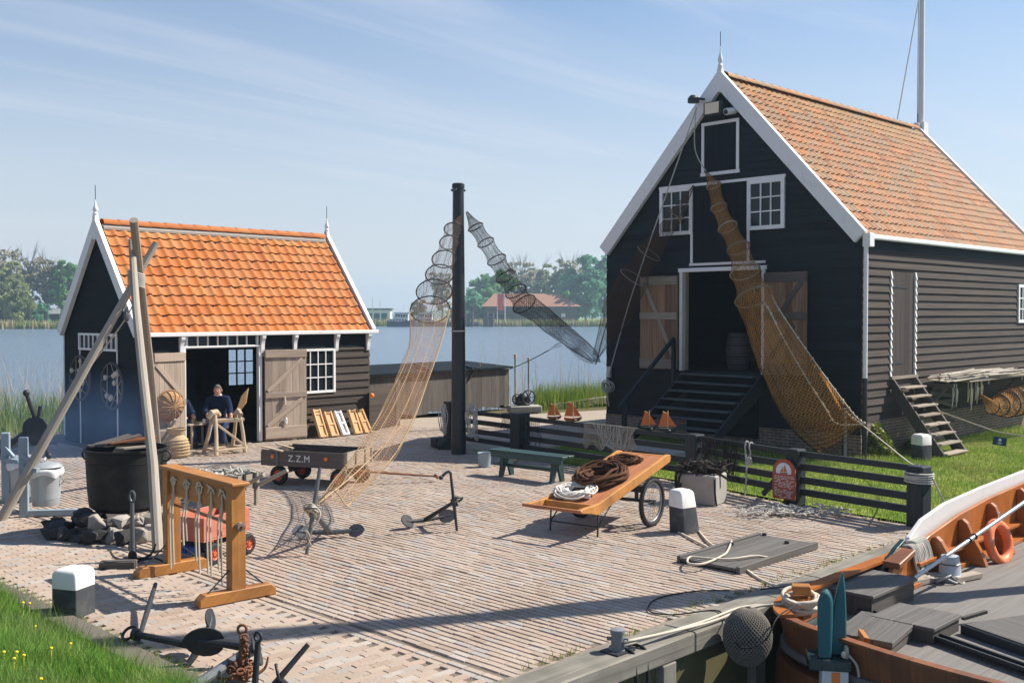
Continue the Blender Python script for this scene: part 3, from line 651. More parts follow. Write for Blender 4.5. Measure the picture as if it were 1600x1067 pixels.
# plank doors, folded back
def plank_door(name, mat, P, ax, n_, w_, h_, npl, braces, rails, parent=None, th=.035, rmat=None):
    """P = lower corner, ax = along width, n_ = outward; rails [(z0,z1)], braces [((x,z),(x,z))]"""
    m = MB()
    for i in range(npl):
        m.obox(P + ax * (w_ * i / npl + .003), ax * (w_ / npl - .006), UP * (h_ + random.uniform(-.006, .0)), n_ * th)
    d = m.build(name, mat, parent); m = MB()
    for z0, z1 in rails: m = MB(); m.obox(P + UP * z0 + n_ * (th + .001) + ax * .004, ax * (w_ - .008), UP * (z1 - z0), n_ * .028); m.build('rail', rmat or mat, d, bevel=.004)
    for (xa, za), (xb, zb) in braces:
        m = MB(); A = P + ax * xa + UP * za + n_ * (th + .014); B = P + ax * xb + UP * zb + n_ * (th + .014); m.beam(A, B, .1, .024, n_); m.build('brace', rmat or mat, d, bevel=.004)
    return d
nS = -SH.v
dl_dir = (SH.u * -.985 + nS * .17).normalized()
d_ = plank_door('door', 'door_wood', SH.p(.95, -.06, .05), dl_dir, -dl_dir.cross(UP) if (-dl_dir.cross(UP)).dot(nS) > 0 else dl_dir.cross(UP), .80, 2.04, 6, [((.74, 1.80), (.08, 1.12)), ((.74, .88), (.08, .22))][0:1] + [((.74, .84), (.1, .25))], [(1.86, 2.03), (.92, 1.05), (.05, .2)], shed)
m = MB(); dr = (SH.u * .985 + nS * .17).normalized(); nd = dr.cross(UP); nd = nd if nd.dot(nS) > 0 else -nd
d_ = plank_door('door', 'door_wood', SH.p(2.93, -.07, .03), dr, nd, 1.03, 2.06, 6, [((.06, 1.12), (.92, 1.84)), ((.06, .32), (.92, .92))], [(1.88, 2.05), (.96, 1.08), (.04, .30)], shed)
q0 = SH.p(2.93, -.07, .03) + dr * .46 + nd * .075
m = MB(); m.torus(q0 + UP * .86, nd, .045, .012, 16, 6); m.tube([q0 + UP * .98, q0 + UP * .80], .03, 8); m.build('rope_handle', 'rope', d_)
m = MB(); m.ell(q0 + dr * .03 + UP * .42, .035, .03, .09, jit=.3); o = m.build('rag', 'cup_white', d_)
# gable door lines, gable transom
m = MB(); SH.bx(m, -.03, -.016, .98, 1.02, 0, 2.13); SH.bx(m, -.03, -.016, 2.77, 2.81, 0, 2.13); m.build('door_trim', 'white_paint', shed)
window(SH, shed, 'v', 1.0, 2.84, 2.10, 2.48, .04, 8, 1, .05, .035, name='transom_window')
m = MB(); SH.bx(m, -.028, -.012, SW - .03, SW + .02, .1, SE - .05); m.build('corner_trim', 'white_paint', shed)
# ---------------------------------------------------------------- things on and in the shed
def hoop_wheel(v_, z_, rr, label):
    m = MB(); c = SH.p(-.07, v_, z_); ax = -SH.u
    m.torus(c, ax, rr, .022, 32, 6, 1.0); m.torus(c + ax * .02, ax, rr * .96, .014, 32, 5)
    o = m.build('net_hoop', 'grey_wood_dark'); tag(o, label, 'hoop', 'decorated hoops on the shed gable')
    m = MB(); sp = []
    for k_ in range(10):
        an = k_ * 2.513 + .2; a2 = an + 2.2; pt = lambda x, q: c + SH.v * math.cos(x) * rr * q + UP * math.sin(x) * rr * q
        m.tube([pt(an, 1), pt(a2, 1)], .006, 4)
    m.build('cord', 'rope', o); m = MB()
    for k_ in range(9):
        an = random.uniform(0, 6.28); q = random.uniform(.3, .85) * rr; p = c + SH.v * math.cos(an) * q + UP * math.sin(an) * q + ax * .02
        m = MB(); m.ell(p, .045, .03, .06, 8, 6, jit=.2); m.build('shell', 'shell', o)
hoop_wheel(1.15, 1.36, .50, 'round hoop hung with shells on the gable nearer the shed corner'); hoop_wheel(2.68, 1.47, .50, 'hoop hung on the far side of the black gable behind the leaning pole')
m = MB(); c = SH.p(.46, -.30, 1.0); ax = (nS + V(0, 0, -.1)).normalized()
m.lathe(c, [(.30, -.02), (.32, .02), (.30, .05), (.24, .16), (.15, .20), (.0, .21)], 26, ax=ax); bk = m.build('basket', 'basket_cane', smooth='auto'); tag(bk, 'round woven wicker basket hanging on the left plank door', 'basket')
m = MB()
for k_ in range(14):
    an = k_ / 14 * 6.283; Mx = ax.to_track_quat('Z', 'Y').to_matrix(); e_ = Mx @ V(math.cos(an), math.sin(an), 0); m.tube([c + e_ * .31 + ax * .05, c + e_ * .25 + ax * .165, c + e_ * .14 + ax * .212, c + ax * .218], .012, 5)
m.torus(c + ax * .03, ax, .32, .02, 30, 6); m.build('ribs', 'basket_cane', bk)
cj = G(276, 714); m = MB(); m.lathe(cj, [(.22, 0), (.25, .05), (.26, .22), (.21, .38), (.14, .45), (.19, .56), (.19, .575), (.13, .47)], 22); sk = m.build('straw_jar', 'wicker', smooth='auto'); tag(sk, 'pale straw jar with a pinched neck standing below the wicker basket', 'jar')
m = MB()
for z in (.06, .12, .18, .24, .30, .36): m.torus(cj + UP * z, UP, .262 - max(0, z - .24) * .35, .014, 24, 5)
m.torus(cj + UP * .575, UP, .185, .02, 24, 6); m.build('coil', 'wicker', sk)
# grey crate beside the door
c_ = SH.p(.30, -.42, 0); m = MB(); cr = thing('log_block', 'grey weathered timber block under the basket by the left door', 'block', c_)
m.box(c_, .5, .3, .52, .8); m.build('block', 'grey_wood', cr, bevel=.02); m = MB(); m.beam(c_ + V(-.15, -.2, .05), c_ + V(.3, -.25, .75), .07, .05); m.build('board', 'grey_wood', cr)
# the five birch boxes leaning on the wall
for i, (u_, lab, mt, tilt) in enumerate([(4.14, 'leftmost of the birch wood frames leaning on the shed wall, beside the door', 'birch', .02), (4.46, 'second birch frame from the plank door, leaning on the wall', 'birch', .06), (4.80, 'white painted slatted frame leaning between birch frames', 'white_paint', .12), (5.16, 'birch frame leaning just right of the white one', 'birch', .03), (5.46, 'rightmost birch frame, leaning at a slant under the window', 'birch', .14)]):
    b0 = SH.p(u_ + .14 - .1, -.42, .0); h = .62 if i else .70; dn = (SH.v * .42 + UP * .9).normalized(); e_ = (SH.u - dn * .0).normalized(); sh_ = -SH.u * tilt
    dn = (dn + sh_).normalized(); th = .085; nrm = e_.cross(dn); nrm = nrm if nrm.dot(nS) > 0 else -nrm
    m = MB(); W_ = .22 if i != 2 else .2
    m.obox(b0, e_ * .045, dn * h, nrm * th); m.obox(b0 + e_ * (W_ - .045), e_ * .045, dn * h, nrm * th)
    for q in (0, .28, .56, h - .06): m.obox(b0 + e_ * .046 + dn * min(q, h - .06), e_ * (W_ - .092), dn * .05, nrm * (th - .01))
    fr = m.build('birch_box', mt, bevel=.004); tag(fr, lab, 'frame', 'wooden frames leaning on the shed')
    m = MB()
    if i != 2:
        m.obox(b0 + e_ * .047 + nrm * .02 + dn * .05, e_ * (W_ - .094), dn * (h - .12), nrm * .035); m.build('panel', mt, fr)
    else: m.obox(b0 + e_ * .08 + dn * .05, e_ * .03, dn * (h - .1), nrm * .05); m.build('slat', mt, fr)
# trestle (shaving horse)
def trestle():
    mid = D(350, 690, 21.9); mid.z = 0; t_ = thing('wooden_trestle', 'pale peeled wood trestle with splayed legs in front of the seated man', 'trestle', mid)
    def pt(px, py, Y): return D(px, py, Y)
    YA, YB = 21.55, 22.2
    fl, fr, bl, br = pt(318, 700, 21.8), pt(338, 711, 21.45), pt(362, 698, 22.25), pt(383, 703, 21.95)
    tl_, tr_ = pt(335, 648, 21.75), pt(372, 646, 22.05)
    for q in (fl, fr, bl, br): q.z = 0
    for a, b in ((fl, tl_ + V(-.05, .08, 0)), (fr, tl_ + V(.04, -.08, 0)), (bl, tr_ + V(-.06, .1, 0)), (br, tr_ + V(.05, -.06, 0))):
        m = MB(); m.tube([a, a * .5 + b * .5 + V(.01, 0, 0), b], [.045, .04, .036], 8); m.build('leg', 'pale_wood', t_, smooth='auto')
    m = MB(); m.beam(tl_ + V(-.08, -.08, -.13), tr_ + V(.1, -.08, -.13), .06, .07); m.beam(tl_ + V(-.08, .1, -.13), tr_ + V(.1, .1, -.13), .06, .07); m.build('top_rail', 'pale_wood', t_, bevel=.01)
    m = MB(); m.tube([tl_ + V(-.1, -.14, -.06), tl_ + V(-.03, -.1, .05), tl_ + V(.04, 0, .06), tl_ + V(.06, .14, -.02)], [.05, .065, .06, .05], 8); m.tube([tr_ + V(-.1, .12, -.03), tr_ + V(0, 0, .06), tr_ + V(.09, -.12, -.02)], [.05, .06, .05], 8); m.build('cross_beam', 'pale_wood', t_, smooth='auto')
    m = MB(); m.beam(tl_ + V(.05, -.06, -.18), br + V(0, 0, .14), .05, .05); m.beam(fr + V(0, 0, .1), br + V(0, 0, .1), .05, .05); m.beam(fl + V(0, 0, .09), bl + V(0, 0, .09), .045, .045); m.beam(fl + V(0, 0, .1), fr + V(0, 0, .1), .05, .05); m.beam(bl + V(0, 0, .1), br + V(0, 0, .1), .05, .05); m.build('brace', 'pale_wood', t_, bevel=.008)
trestle()
# fish shaped wood piece held in the trestle
p = D(372, 640, 22.3); m = MB(); ex_ = V(.45, -.1, .9).normalized(); wd = V(.85, 0, -.4).normalized()
m.prism([p + wd * -.03, p + wd * .05, p + ex_ * .2 + wd * .09, p + ex_ * .52 + wd * .0, p + ex_ * .3 - wd * .06], V(.0, .04, 0)); o = m.build('carved_paddle', 'birch'); tag(o, 'small orange brown wooden wedge standing up behind the trestle', 'carving')
# ---------------------------------------------------------------- people (skin modifier bodies)
def skinned(name, mat, nodes, edges, parent, sub=2):
    me = bpy.data.meshes.new(name); bm = bmesh.new(); ly = bm.verts.layers.skin.verify(); off = V(0, 0, 0); p = parent
    while p is not None: off += p.location; p = p.parent
    vs = []
    for i, (co, r) in enumerate(nodes):
        v = bm.verts.new(Vector(co) - off); rx, ry = r if isinstance(r, tuple) else (r, r); v[ly].radius = (rx, ry); v[ly].use_root = (i == 0); vs.append(v)
    for a, b in edges: bm.edges.new((vs[a], vs[b]))
    bm.to_mesh(me); bm.free(); me.materials.append(M[mat]); o = bpy.data.objects.new(name, me); COL.objects.link(o); o.parent = parent
    sk_ = o.modifiers.new('skin', 'SKIN'); sk_.use_smooth_shade = True; sb = o.modifiers.new('subdivision', 'SUBSURF'); sb.levels = sb.render_levels = sub; return o
def person(base, fx, label, head_z, lean=.1, hand_l=None, hand_r=None, knees=True):
    """base = point on the floor under the hips, fx = facing direction (unit, horizontal)"""
    f = Vector(fx).normalized(); s = V(f.y, -f.x, 0)          # s = the person's right hand side seen from behind
    P = lambda fo, si, z: base + f * fo + s * si + UP * z
    sz = .46; root = thing('person', label, 'person', base); dz = head_z - 1.30
    ch = P(lean, 0, 1.0 + dz); nk = P(lean + .03, 0, 1.08 + dz); 
    sh_l, sh_r = P(lean, -.19, .98 + dz), P(lean, .19, .98 + dz)
    el_l, el_r = P(lean + .12, -.27, .74 + dz), P(lean + .12, .27, .74 + dz)
    hl = hand_l or P(lean + .38, -.14, .72 + dz); hr = hand_r or P(lean + .38, .14, .72 + dz)
    hipc = P(0, 0, sz + .08); kn = [P(.44, -.13, sz + .07), P(.44, .13, sz + .07)]; ft = [P(.46, -.14, .08), P(.46, .14, .08)]; toe = [P(.62, -.15, .05), P(.62, .15, .05)]
    nodes = [(hipc, (.16, .12)), (P(.04, 0, .74 + dz * .5), (.15, .11)), (ch, (.165, .115)), (nk, .06), (sh_l, .075), (el_l, .052), (hl, .036), (sh_r, .075), (el_r, .052), (hr, .036),
             (P(.03, -.10, sz + .06), .1), (kn[0], .07), (ft[0], .05), (P(.03, .10, sz + .06), .1), (kn[1], .07), (ft[1], .05), (P(lean + .05, 0, 1.16 + dz), .055)]
    edges = [(0, 1), (1, 2), (2, 3), (2, 4), (4, 5), (5, 6), (2, 7), (7, 8), (8, 9), (0, 10), (10, 11), (11, 12), (0, 13), (13, 14), (14, 15), (3, 16)]
    body = skinned('body', 'skin', nodes, edges, root)
    grow = lambda i, k_: (nodes[i][0], tuple(x + k_ for x in nodes[i][1]) if isinstance(nodes[i][1], tuple) else nodes[i][1] + k_)
    cut = lambda a, b, q: Vector(a) * (1 - q) + Vector(b) * q
    sw = [grow(0, .012), grow(1, .02), grow(2, .02), (cut(ch, nk, .8), .078), grow(4, .022), grow(5, .022), (cut(el_l, hl, .78), .05), grow(7, .022), grow(8, .022), (cut(el_r, hr, .78), .05)]
    skinned('sweater', 'sweater', sw, [(0, 1), (1, 2), (2, 3), (2, 4), (4, 5), (5, 6), (2, 7), (7, 8), (8, 9)], root)
    tr = [grow(0, .02), grow(10, .02), grow(11, .018), (cut(kn[0], ft[0], .98), .07), grow(13, .02), grow(14, .018), (cut(kn[1], ft[1], .98), .07)]
    skinned('trousers', 'jeans', tr, [(0, 1), (1, 2), (2, 3), (0, 4), (4, 5), (5, 6)], root)
    for i in (0, 1):
        m = MB(); c = ft[i] * .5 + toe[i] * .5; m.ell((c.x, c.y, .055), .075, .075, .05); q = m.build('shoe', 'rubber', root, smooth=True)
    # head: one lofted mesh with brow, nose, mouth, chin
    hc = P(lean + .06, 0, head_z - .115)
    m = MB(); nr, ns = 22, 28; rings = []
    for i in range(nr + 1):
        tt = i / nr; z = (.118 - .235 * tt)
        wr = .078 * math.sqrt(max(0, 1 - ((tt - .40) / .42) ** 2)) if tt < .40 else .078 * (1 - .40 * ((tt - .40) / .6) ** 1.7)
        dr_ = .098 * math.sqrt(max(0, 1 - ((tt - .40) / .42) ** 2)) if tt < .40 else .098 * (1 - .38 * ((tt - .40) / .6) ** 1.6)
        if i in (0,): wr = dr_ = .004
        if i == nr: wr *= .5; dr_ *= .5
        ring = []
        for k_ in range(ns):
            an = 2 * math.pi * k_ / ns; fo = math.cos(an); si = math.sin(an); d = dr_ * fo; w = wr * si
            if fo > .9: 
                nose = math.exp(-((tt - .60) / .07) ** 2) * .026 * max(0, (fo - .94) / .06) + math.exp(-((tt - .52) / .07) ** 2) * .012 * max(0, (fo - .94) / .06)
                brow = math.exp(-((tt - .43) / .03) ** 2) * .006; mouth = math.exp(-((tt - .77) / .02) ** 2) * -.004 + math.exp(-((tt - .92) / .05) ** 2) * .008
                d += nose + brow + mouth
            if .72 < fo < .95: d -= math.exp(-((tt - .49) / .035) ** 2) * .009
            ring.append(hc + f * d + s * w + UP * z)
        rings.append(ring)
    m.sweep(rings); hd = m.build('head', 'skin', root, smooth=True)
    m = MB()
    for sg in (-1, 1): c = hc + s * .08 * sg + f * -.005 + UP * -.005; m.ell(c, .016, .022, .034, 10, 8)
    m.build('ear', 'skin', hd, smooth=True); m = MB()
    for sg in (-1, 1): c = hc + s * .032 * sg + f * .083 + UP * .003; m.ell(c, .014, .012, .009, 10, 6)
    m.build('eye', 'eye_dark', hd, smooth=True); m = MB(); c = hc + f * .088 + UP * -.062; m.ell(c, .024, .012, .007, 10, 6); m.build('mouth', 'lip', hd, smooth=True)
    m = MB(); nh = 8; rings = []
    for i in range(nh + 1):
        tt = i / nh; z = .130 - .135 * tt; k0 = math.sqrt(max(0.001, 1 - ((.45 - tt * .45) / .46) ** 2)); ring = []
        for k_ in range(24):
            an = 2 * math.pi * k_ / 24; fo, si = math.cos(an), math.sin(an); fz = z - .05 * tt * (fo < .3) + (.085 * max(0, fo) ** 1.2) * tt * 1.05
            jj = 1.03 + random.uniform(-.04, .07); ring.append(hc + f * (.107 * k0 * fo * jj - .006) + s * .088 * k0 * si * jj + UP * fz)
        rings.append(ring)
    m.sweep(rings); m.build('hair', 'hair_grey', root, smooth=True)
    m = MB(); m.torus(P(lean + .035, 0, 1.10 + dz), V(0, 0, 1) + f * .5, .062, .016, 18, 6); m.build('collar', 'cup_white', root, smooth=True)
    # hands: palm with five fingers
    for hp, el, sg in ((hl, el_l, -1), (hr, el_r, 1)):
        d = (hp - el).normalized(); x = d.cross(UP).normalized(); dn = x.cross(d).normalized()
        nd_ = [(hp, .03), (hp + d * .05, (.036, .02))]; ed = [(0, 1)]
        for q, (off, ln) in enumerate(((-.03, .062), (-.01, .072), (.01, .068), (.03, .052))):
            b = hp + d * .075 + x * off; i0 = len(nd_); nd_ += [(b, .010), (b + d * ln * .5 - dn * .012, .009), (b + d * ln * .75 - dn * .04, .008)]; ed += [(1, i0), (i0, i0 + 1), (i0 + 1, i0 + 2)]
        b = hp + d * .02 - x * sg * .035; i0 = len(nd_); nd_ += [(b, .012), (b + d * .035 - x * sg * .02 - dn * .015, .010)]; ed += [(0, i0), (i0, i0 + 1)]
        skinned('hand', 'skin', nd_, ed, root, 1)
    return root
pm = D(343, 690, 23.0); pm.z = .0
hA, hB = D(327, 650, 22.45), D(361, 648, 22.5)
person(pm, V(-pm.x * .0 + .12, -1, 0), 'grey haired man in a dark navy sweater seated in the shed doorway', 1.36, .14, D(361, 650, 22.55), D(326, 650, 22.55))
p2_ = SH.p(1.10, .58, 0)
person(p2_, V(.62, -.55, 0), 'person half hidden behind the left plank door, hand on blue trousers', 1.28, .1)
def stool(p, lab):
    m = MB(); t_ = thing('stool', lab, 'stool', p); m.lathe(p + UP * .40, [(.19, 0), (.2, .02), (.19, .05)], 20); m.build('seat', 'grey_wood_dark', t_)
    for k_ in range(3):
        an = k_ * 2.094 + .4; m = MB(); m.tube([p + V(.17 * math.cos(an), .17 * math.sin(an), 0), p + V(.1 * math.cos(an), .1 * math.sin(an), .4)], .02, 6); m.build('leg', 'grey_wood_dark', t_)
stool(pm, 'dark stool under the seated man'); stool(p2_, 'stool under the person behind the left door')
p = D(308, 668, 22.75); p.z = 0; t_ = thing('side_table', 'small wooden table with two cups inside the shed doorway', 'table', p)
m = MB(); m.box(p + UP * .5, .52, .36, .04, .75); m.build('table_top', 'pale_wood', t_, bevel=.006)
for sx in (-1, 1):
    for sy in (-1, 1): m = MB(); e_ = SH.u * .2 * sx + SH.v * .13 * sy; m.beam(p + e_, p + e_ + UP * .5, .04, .04); m.build('leg', 'pale_wood', t_)
for dx, mt, lab in ((-.08, 'cup_yellow', 'yellow cup on the small table in the shed'), (.17, 'cup_white', 'white mug on the small table in the shed')):
    m = MB(); c = p + V(dx, -.03, .54); m.lathe(c, [(.036, 0), (.042, .09), (.037, .088), (.032, .01), (0, .012)], 16); o = m.build('cup', mt, smooth='auto'); tag(o, lab, 'cup'); m = MB(); m.torus(c + V(.05, 0, .045), V(0, 1, 0), .026, .006, 12, 5); m.build('handle', mt, o)
# dim clutter along the inside back wall: bench and hanging coats
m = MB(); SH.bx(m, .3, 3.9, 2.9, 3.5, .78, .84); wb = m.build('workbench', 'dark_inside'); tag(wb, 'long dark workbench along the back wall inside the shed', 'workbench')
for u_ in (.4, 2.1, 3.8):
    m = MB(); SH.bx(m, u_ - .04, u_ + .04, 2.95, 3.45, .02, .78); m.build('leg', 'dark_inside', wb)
for i, (u_, z_, mt) in enumerate(((3.55, 1.75, 'sweater'), (3.0, 1.6, 'jeans'))):
    m = MB(); c = SH.p(u_, 3.42, z_); rings = [[c + SH.u * math.cos(x) * a * 1.0 + SH.v * math.sin(x) * .09 + UP * z for x in np.linspace(0, 6.283, 12, endpoint=False)] for a, z in ((.05, .1), (.17, .02), (.20, -.25), (.19, -.5), (.22, -.78))]
    m.sweep(rings); o = m.build('work_coat', mt, smooth=True); tag(o, ['dark blue work coat hanging by the rear window of the shed', 'faded blue work coat hanging on the back wall of the shed'][i], 'coat')
# ================================================================ BIG HOUSE
HO = Bld(7.006, 21.033, .798); HW, HL, HE, HR = 6.686, 9.622, 4.541, 8.16; hh = HW / 2
house = thing('net_house', 'tall black timber warehouse with white trim and weathered orange tiled roof', 'warehouse', HO.p(4.8, 3.3, 0))
hl_ = lambda z: (0, HW) if z <= HE else ((z - HE) / (HR - HE) * hh, HW - (z - HE) / (HR - HE) * hh)
G_h = [(2.24, 4.42, 1.62, 3.88), (1.80, 2.58, 4.80, 5.72), (4.18, 4.98, 4.80, 5.72)]
wl = MB(); clap(wl, HO.o, HO.v, -HO.u, .46, HR - .03, .155, G_h, hl_, .015, .08); wl.build('gable_wall', 'black_boards', house)
wl = MB(); clap(wl, HO.p(HL, 0, 0), HO.v, HO.u, .46, HR - .03, .3, [(3.6, 3.72, 2.1, 3.3), (4.3, 4.6, 2.9, 3.3), (2.2, 2.35, 3.0, 3.3)], hl_, .018, .08); wl.build('gable_wall', 'black_boards', house)
wl = MB(); clap(wl, HO.o, HO.u, -HO.v, .72, HE - .33, .165, [(1.20, 2.36, 1.56, 3.80), (8.2, 9.2, 2.72, 3.62)], full(HL), .034, .08); wl.build('wall', 'brown_boards', house)
wl = MB(); clap(wl, HO.p(0, 0, 0), HO.u, -HO.v, HE - .33, HE + .02, .35, [], full(HL), .02, .08); wl.build('wall', 'plain_black', house)
wl = MB(); clap(wl, HO.p(0, HW, 0), HO.u, HO.v, .72, HE, .3, [], full(HL), .02, .08); wl.build('back_wall', 'black_boards', house)
m = MB(); HO.bx(m, -.012, .2, -.02, HW + .02, -.3, .455); HO.bx(m, .2, HL, -.03, .2, -.3, .715); HO.bx(m, .2, HL, HW - .2, HW + .03, -.3, .715); HO.bx(m, HL - .2, HL, .2, HW - .2, -.3, .455)
# brick uv: metres along the wall
pl = m
for i, f in enumerate(pl.f):
    P = [Vector(pl.v[k_]) for k_ in f]; nrm = (P[1] - P[0]).cross(P[2] - P[0]); ax = HO.u if abs(nrm.normalized().dot(HO.v)) > .7 else HO.v
    pl.uv[i] = [((q - HO.o).dot(ax), q.z) for q in P]
pl.build('plinth', 'brick_wall', house)
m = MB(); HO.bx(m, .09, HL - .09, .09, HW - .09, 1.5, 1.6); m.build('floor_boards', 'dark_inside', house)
m = MB(); HO.bx(m, .1, HL - .1, .1, HW - .1, 4.25, 4.33)
for u_ in np.arange(1.0, 9, 1.2): HO.bx(m, u_, u_ + .14, .1, HW - .1, 4.05, 4.248)
m.build('loft_floor', 'dark_inside', house)
wv = (HO.v * hh + UP * (HR - HE)).normalized(); wv2 = (-HO.v * hh + UP * (HR - HE)).normalized(); sl_ = math.hypot(hh, HR - HE); m = MB()
for v0, vv in ((0, wv), (HW, wv2)):
    nrm = HO.u.cross(vv); nrm = nrm if nrm.z > 0 else -nrm; m.obox(HO.p(-.02, v0, HE) - vv * .08 - nrm * .06, HO.u * (HL + .04), vv * (sl_ + .06), nrm * .06)
rf = m.build('roof', 'dark_inside', house)
tiles('roof_tiles', 'tile_old', HO.p(.05, 0, HE) - wv * .09, HO.u, wv, 44, 20, (HL - .1) / 44, (sl_ + .05) / 20, rf, .026)
tiles('roof_tiles', 'tile_old', HO.p(.05, HW, HE) - wv2 * .09, HO.u, wv2, 44, 20, (HL - .1) / 44, (sl_ + .05) / 20, rf, .026)
m = MB()
for i in range(26):
    a0 = .05 + i * (HL - .1) / 26; pts = [(.13 * math.cos(x), .10 * math.sin(x)) for x in np.linspace(-.2, math.pi + .2, 9)]
    m.sweep([[HO.p(a0 + d, hh + y, HR + .02 + z + (.012 if d == 0 else 0)) for y, z in pts] for d in (0, (HL - .1) / 26 + .02)], closed=False)
m.build('ridge_tiles', 'tile_old', rf, smooth=True)
barge(HO, house, -.14, -.03, hh, HE, HR, .31, .08, .55); barge(HO, house, HL + .03, HL + .14, hh, HE, HR, .30, .08, .05)
m = MB(); HO.bx(m, -.0, HL + .1, -.17, -.06, HE - .14, HE - .045); gt = m.build('gutter', 'white_paint', house, bevel=.02)
m = MB(); HO.bx(m, -.07, .13, -.20, -.04, HE - .30, HE - .03); m.build('hopper', 'white_paint', gt, bevel=.01)
m = MB(); m.tube([HO.p(-.01, -.09, HE - .3), HO.p(-.01, -.09, 1.62)], .045, 10); m.build('downpipe', 'white_paint', house, smooth='auto'); m = MB(); m.tube([HO.p(-.01, -.09, 1.62), HO.p(-.01, -.09, .02)], .05, 10); m.build('downpipe', 'black_pole', house, smooth='auto')
# white trim on the gable
m = MB()
def gb(v0, v1, z0, z1, d=.045): HO.bx(m, -d, -.0235, v0, v1, z0, z1)
gb(1.72, 5.06, 5.80, 5.86, .05)
gb(2.60, 2.665, 4.06, 4.75); gb(4.10, 4.165, 4.06, 4.75); gb(2.2, 4.19, 4.0, 4.055, .05)
gb(2.88, 2.95, 6.08, 7.12); gb(3.80, 3.87, 6.08, 7.12); gb(2.88, 3.87, 7.122, 7.19, .05); gb(2.86, 3.89, 6.0, 6.075, .05)
m.build('door_trim', 'white_paint', house)
m = MB()
for i in range(5): HO.bx(m, -.034, -.02, 2.668 + i * .2864, 2.668 + i * .2864 + .282, 4.06, 5.795)
for i in range(4): HO.bx(m, -.034, -.02, 2.953 + i * .2115, 2.953 + i * .2115 + .208, 6.08, 7.12)
m.build('loft_door', 'plain_black', house)
for a, b in ((1.74, 2.66), (4.11, 5.04)): window(HO, house, 'v', a, b, 4.72, 5.80, .06, 3, 3, .085, .028)
m = MB(); HO.bx(m, -.06, .08, 2.20, 2.28, 1.6, 3.86); HO.bx(m, -.06, .08, 4.38, 4.46, 1.6, 3.86); HO.bx(m, -.065, .08, 2.17, 4.49, 3.862, 3.95); m.build('door_frame', 'white_paint', house, bevel=.005)
m = MB(); HO.bx(m, -.03, .09, 4.30, 4.378, 1.6, 3.86); m.build('door_post', 'grey_wood', house)
nH = -HO.u
plank_door('shutter', 'shutter_wood', HO.p(-.075, 4.47, 1.62), HO.v, nH, 1.09, 2.17, 6, [((.95, 2.0), (.08, .25))], [(1.96, 2.15), (1.16, 1.32), (.02, .24)], house, rmat='grey_wood')
plank_door('shutter', 'shutter_wood', HO.p(-.075, 1.16, 1.62), HO.v, nH, 1.02, 2.17, 6, [((.12, 1.95), (.62, 1.28)), ((.3, 1.05), (.9, .3))], [(1.96, 2.15), (1.16, 1.32), (.02, .24)], house, rmat='grey_wood_dark')
# floodlights at the apex
fl_ = thing('floodlight', 'square floodlight with pale glass under the gable peak', 'lamp', HO.p(-.3, 3.35, 7.42)); m = MB(); HO.bx(m, -.34, -.22, 3.16, 3.62, 7.28, 7.58); m.build('housing', 'iron', fl_, bevel=.02); m = MB(); HO.bx(m, -.36, -.341, 3.20, 3.56, 7.31, 7.55); m.build('lens', 'lamp_glass', fl_); m = MB(); m.tube([HO.p(-.22, 3.38, 7.4), HO.p(-.02, 3.38, 7.35)], .02, 6); m.build('bracket', 'iron', fl_)
fl_ = thing('security_camera', 'small round white camera right of the square floodlight', 'camera', HO.p(-.2, 2.98, 7.35)); m = MB(); m.tube([HO.p(-.05, 2.98, 7.36), HO.p(-.34, 3.02, 7.30)], .075, 12); m.build('housing', 'boat_white', fl_, smooth='auto'); m = MB(); m.lathe(HO.p(-.342, 3.02, 7.30), [(.06, 0), (.05, .015), (0, .02)], 14, ax=nH); m.build('lens', 'iron', fl_)
fl_ = thing('wall_lamp', 'dark lamp head fixed to the left barge board near the peak', 'lamp', HO.p(-.3, 3.9, 7.7)); m = MB(); m.tube([HO.p(-.14, 3.72, 7.7), HO.p(-.34, 3.86, 7.72)], .025, 6); m.build('bracket', 'iron', fl_); m = MB(); m.lathe(HO.p(-.34, 3.88, 7.62), [(.13, 0), (.13, .09), (.07, .16), (0, .17)], 14); m.build('lamp_head', 'iron', fl_, smooth='auto')
# front steps
st = thing('front_steps', 'dark painted wooden steps with closed sides up to the warehouse doorway', 'steps', HO.p(-1, 3.3, 0)); n_ = 9; run = 2.05; top = 1.58
for i in range(n_):
    z = top - .02 - (i) * top / n_; q = -.03 - i * run / n_ - .02
    m = MB(); HO.bx(m, q - run / n_ - .02, q, 2.33, 4.25, z - .035, z); m.build('tread', 'step_wood', st, bevel=.006)
for v0 in (2.22, 4.27):
    m = MB(); m.prism([HO.p(-.03, v0, 1.62), HO.p(-.03, v0, 1.2), HO.p(-run - .12, v0, 0), HO.p(-run - .38, v0, 0)], HO.v * .06); m.build('stringer', 'fence_black', st)
m = MB(); HO.bx(m, -.06, -.04, 2.34, 4.24, .2, 1.5); m.build('riser_board', 'plain_black', st)
m = MB(); m.beam(HO.p(-.3, 4.42, 2.35), HO.p(-run - .2, 4.42, .88), .07, .07)
rail = m.build('handrail', 'fence_black', st)
for q, z in ((-.35, 2.3), (-run - .05, .97)): m = MB(); HO.bx(m, q - .04, q + .04, 4.35, 4.43, z - 1.0 if q > -1 else 0, z); m.build('post', 'fence_black', st)
m = MB(); m.box(HO.p(-2.75, 3.4, 0), .5, 1.9, .16, math.atan2(HO.u.y, HO.u.x)); o = m.build('step_stone', 'concrete', bevel=.02); tag(o, 'grey slab lying at the foot of the warehouse front steps', 'slab')
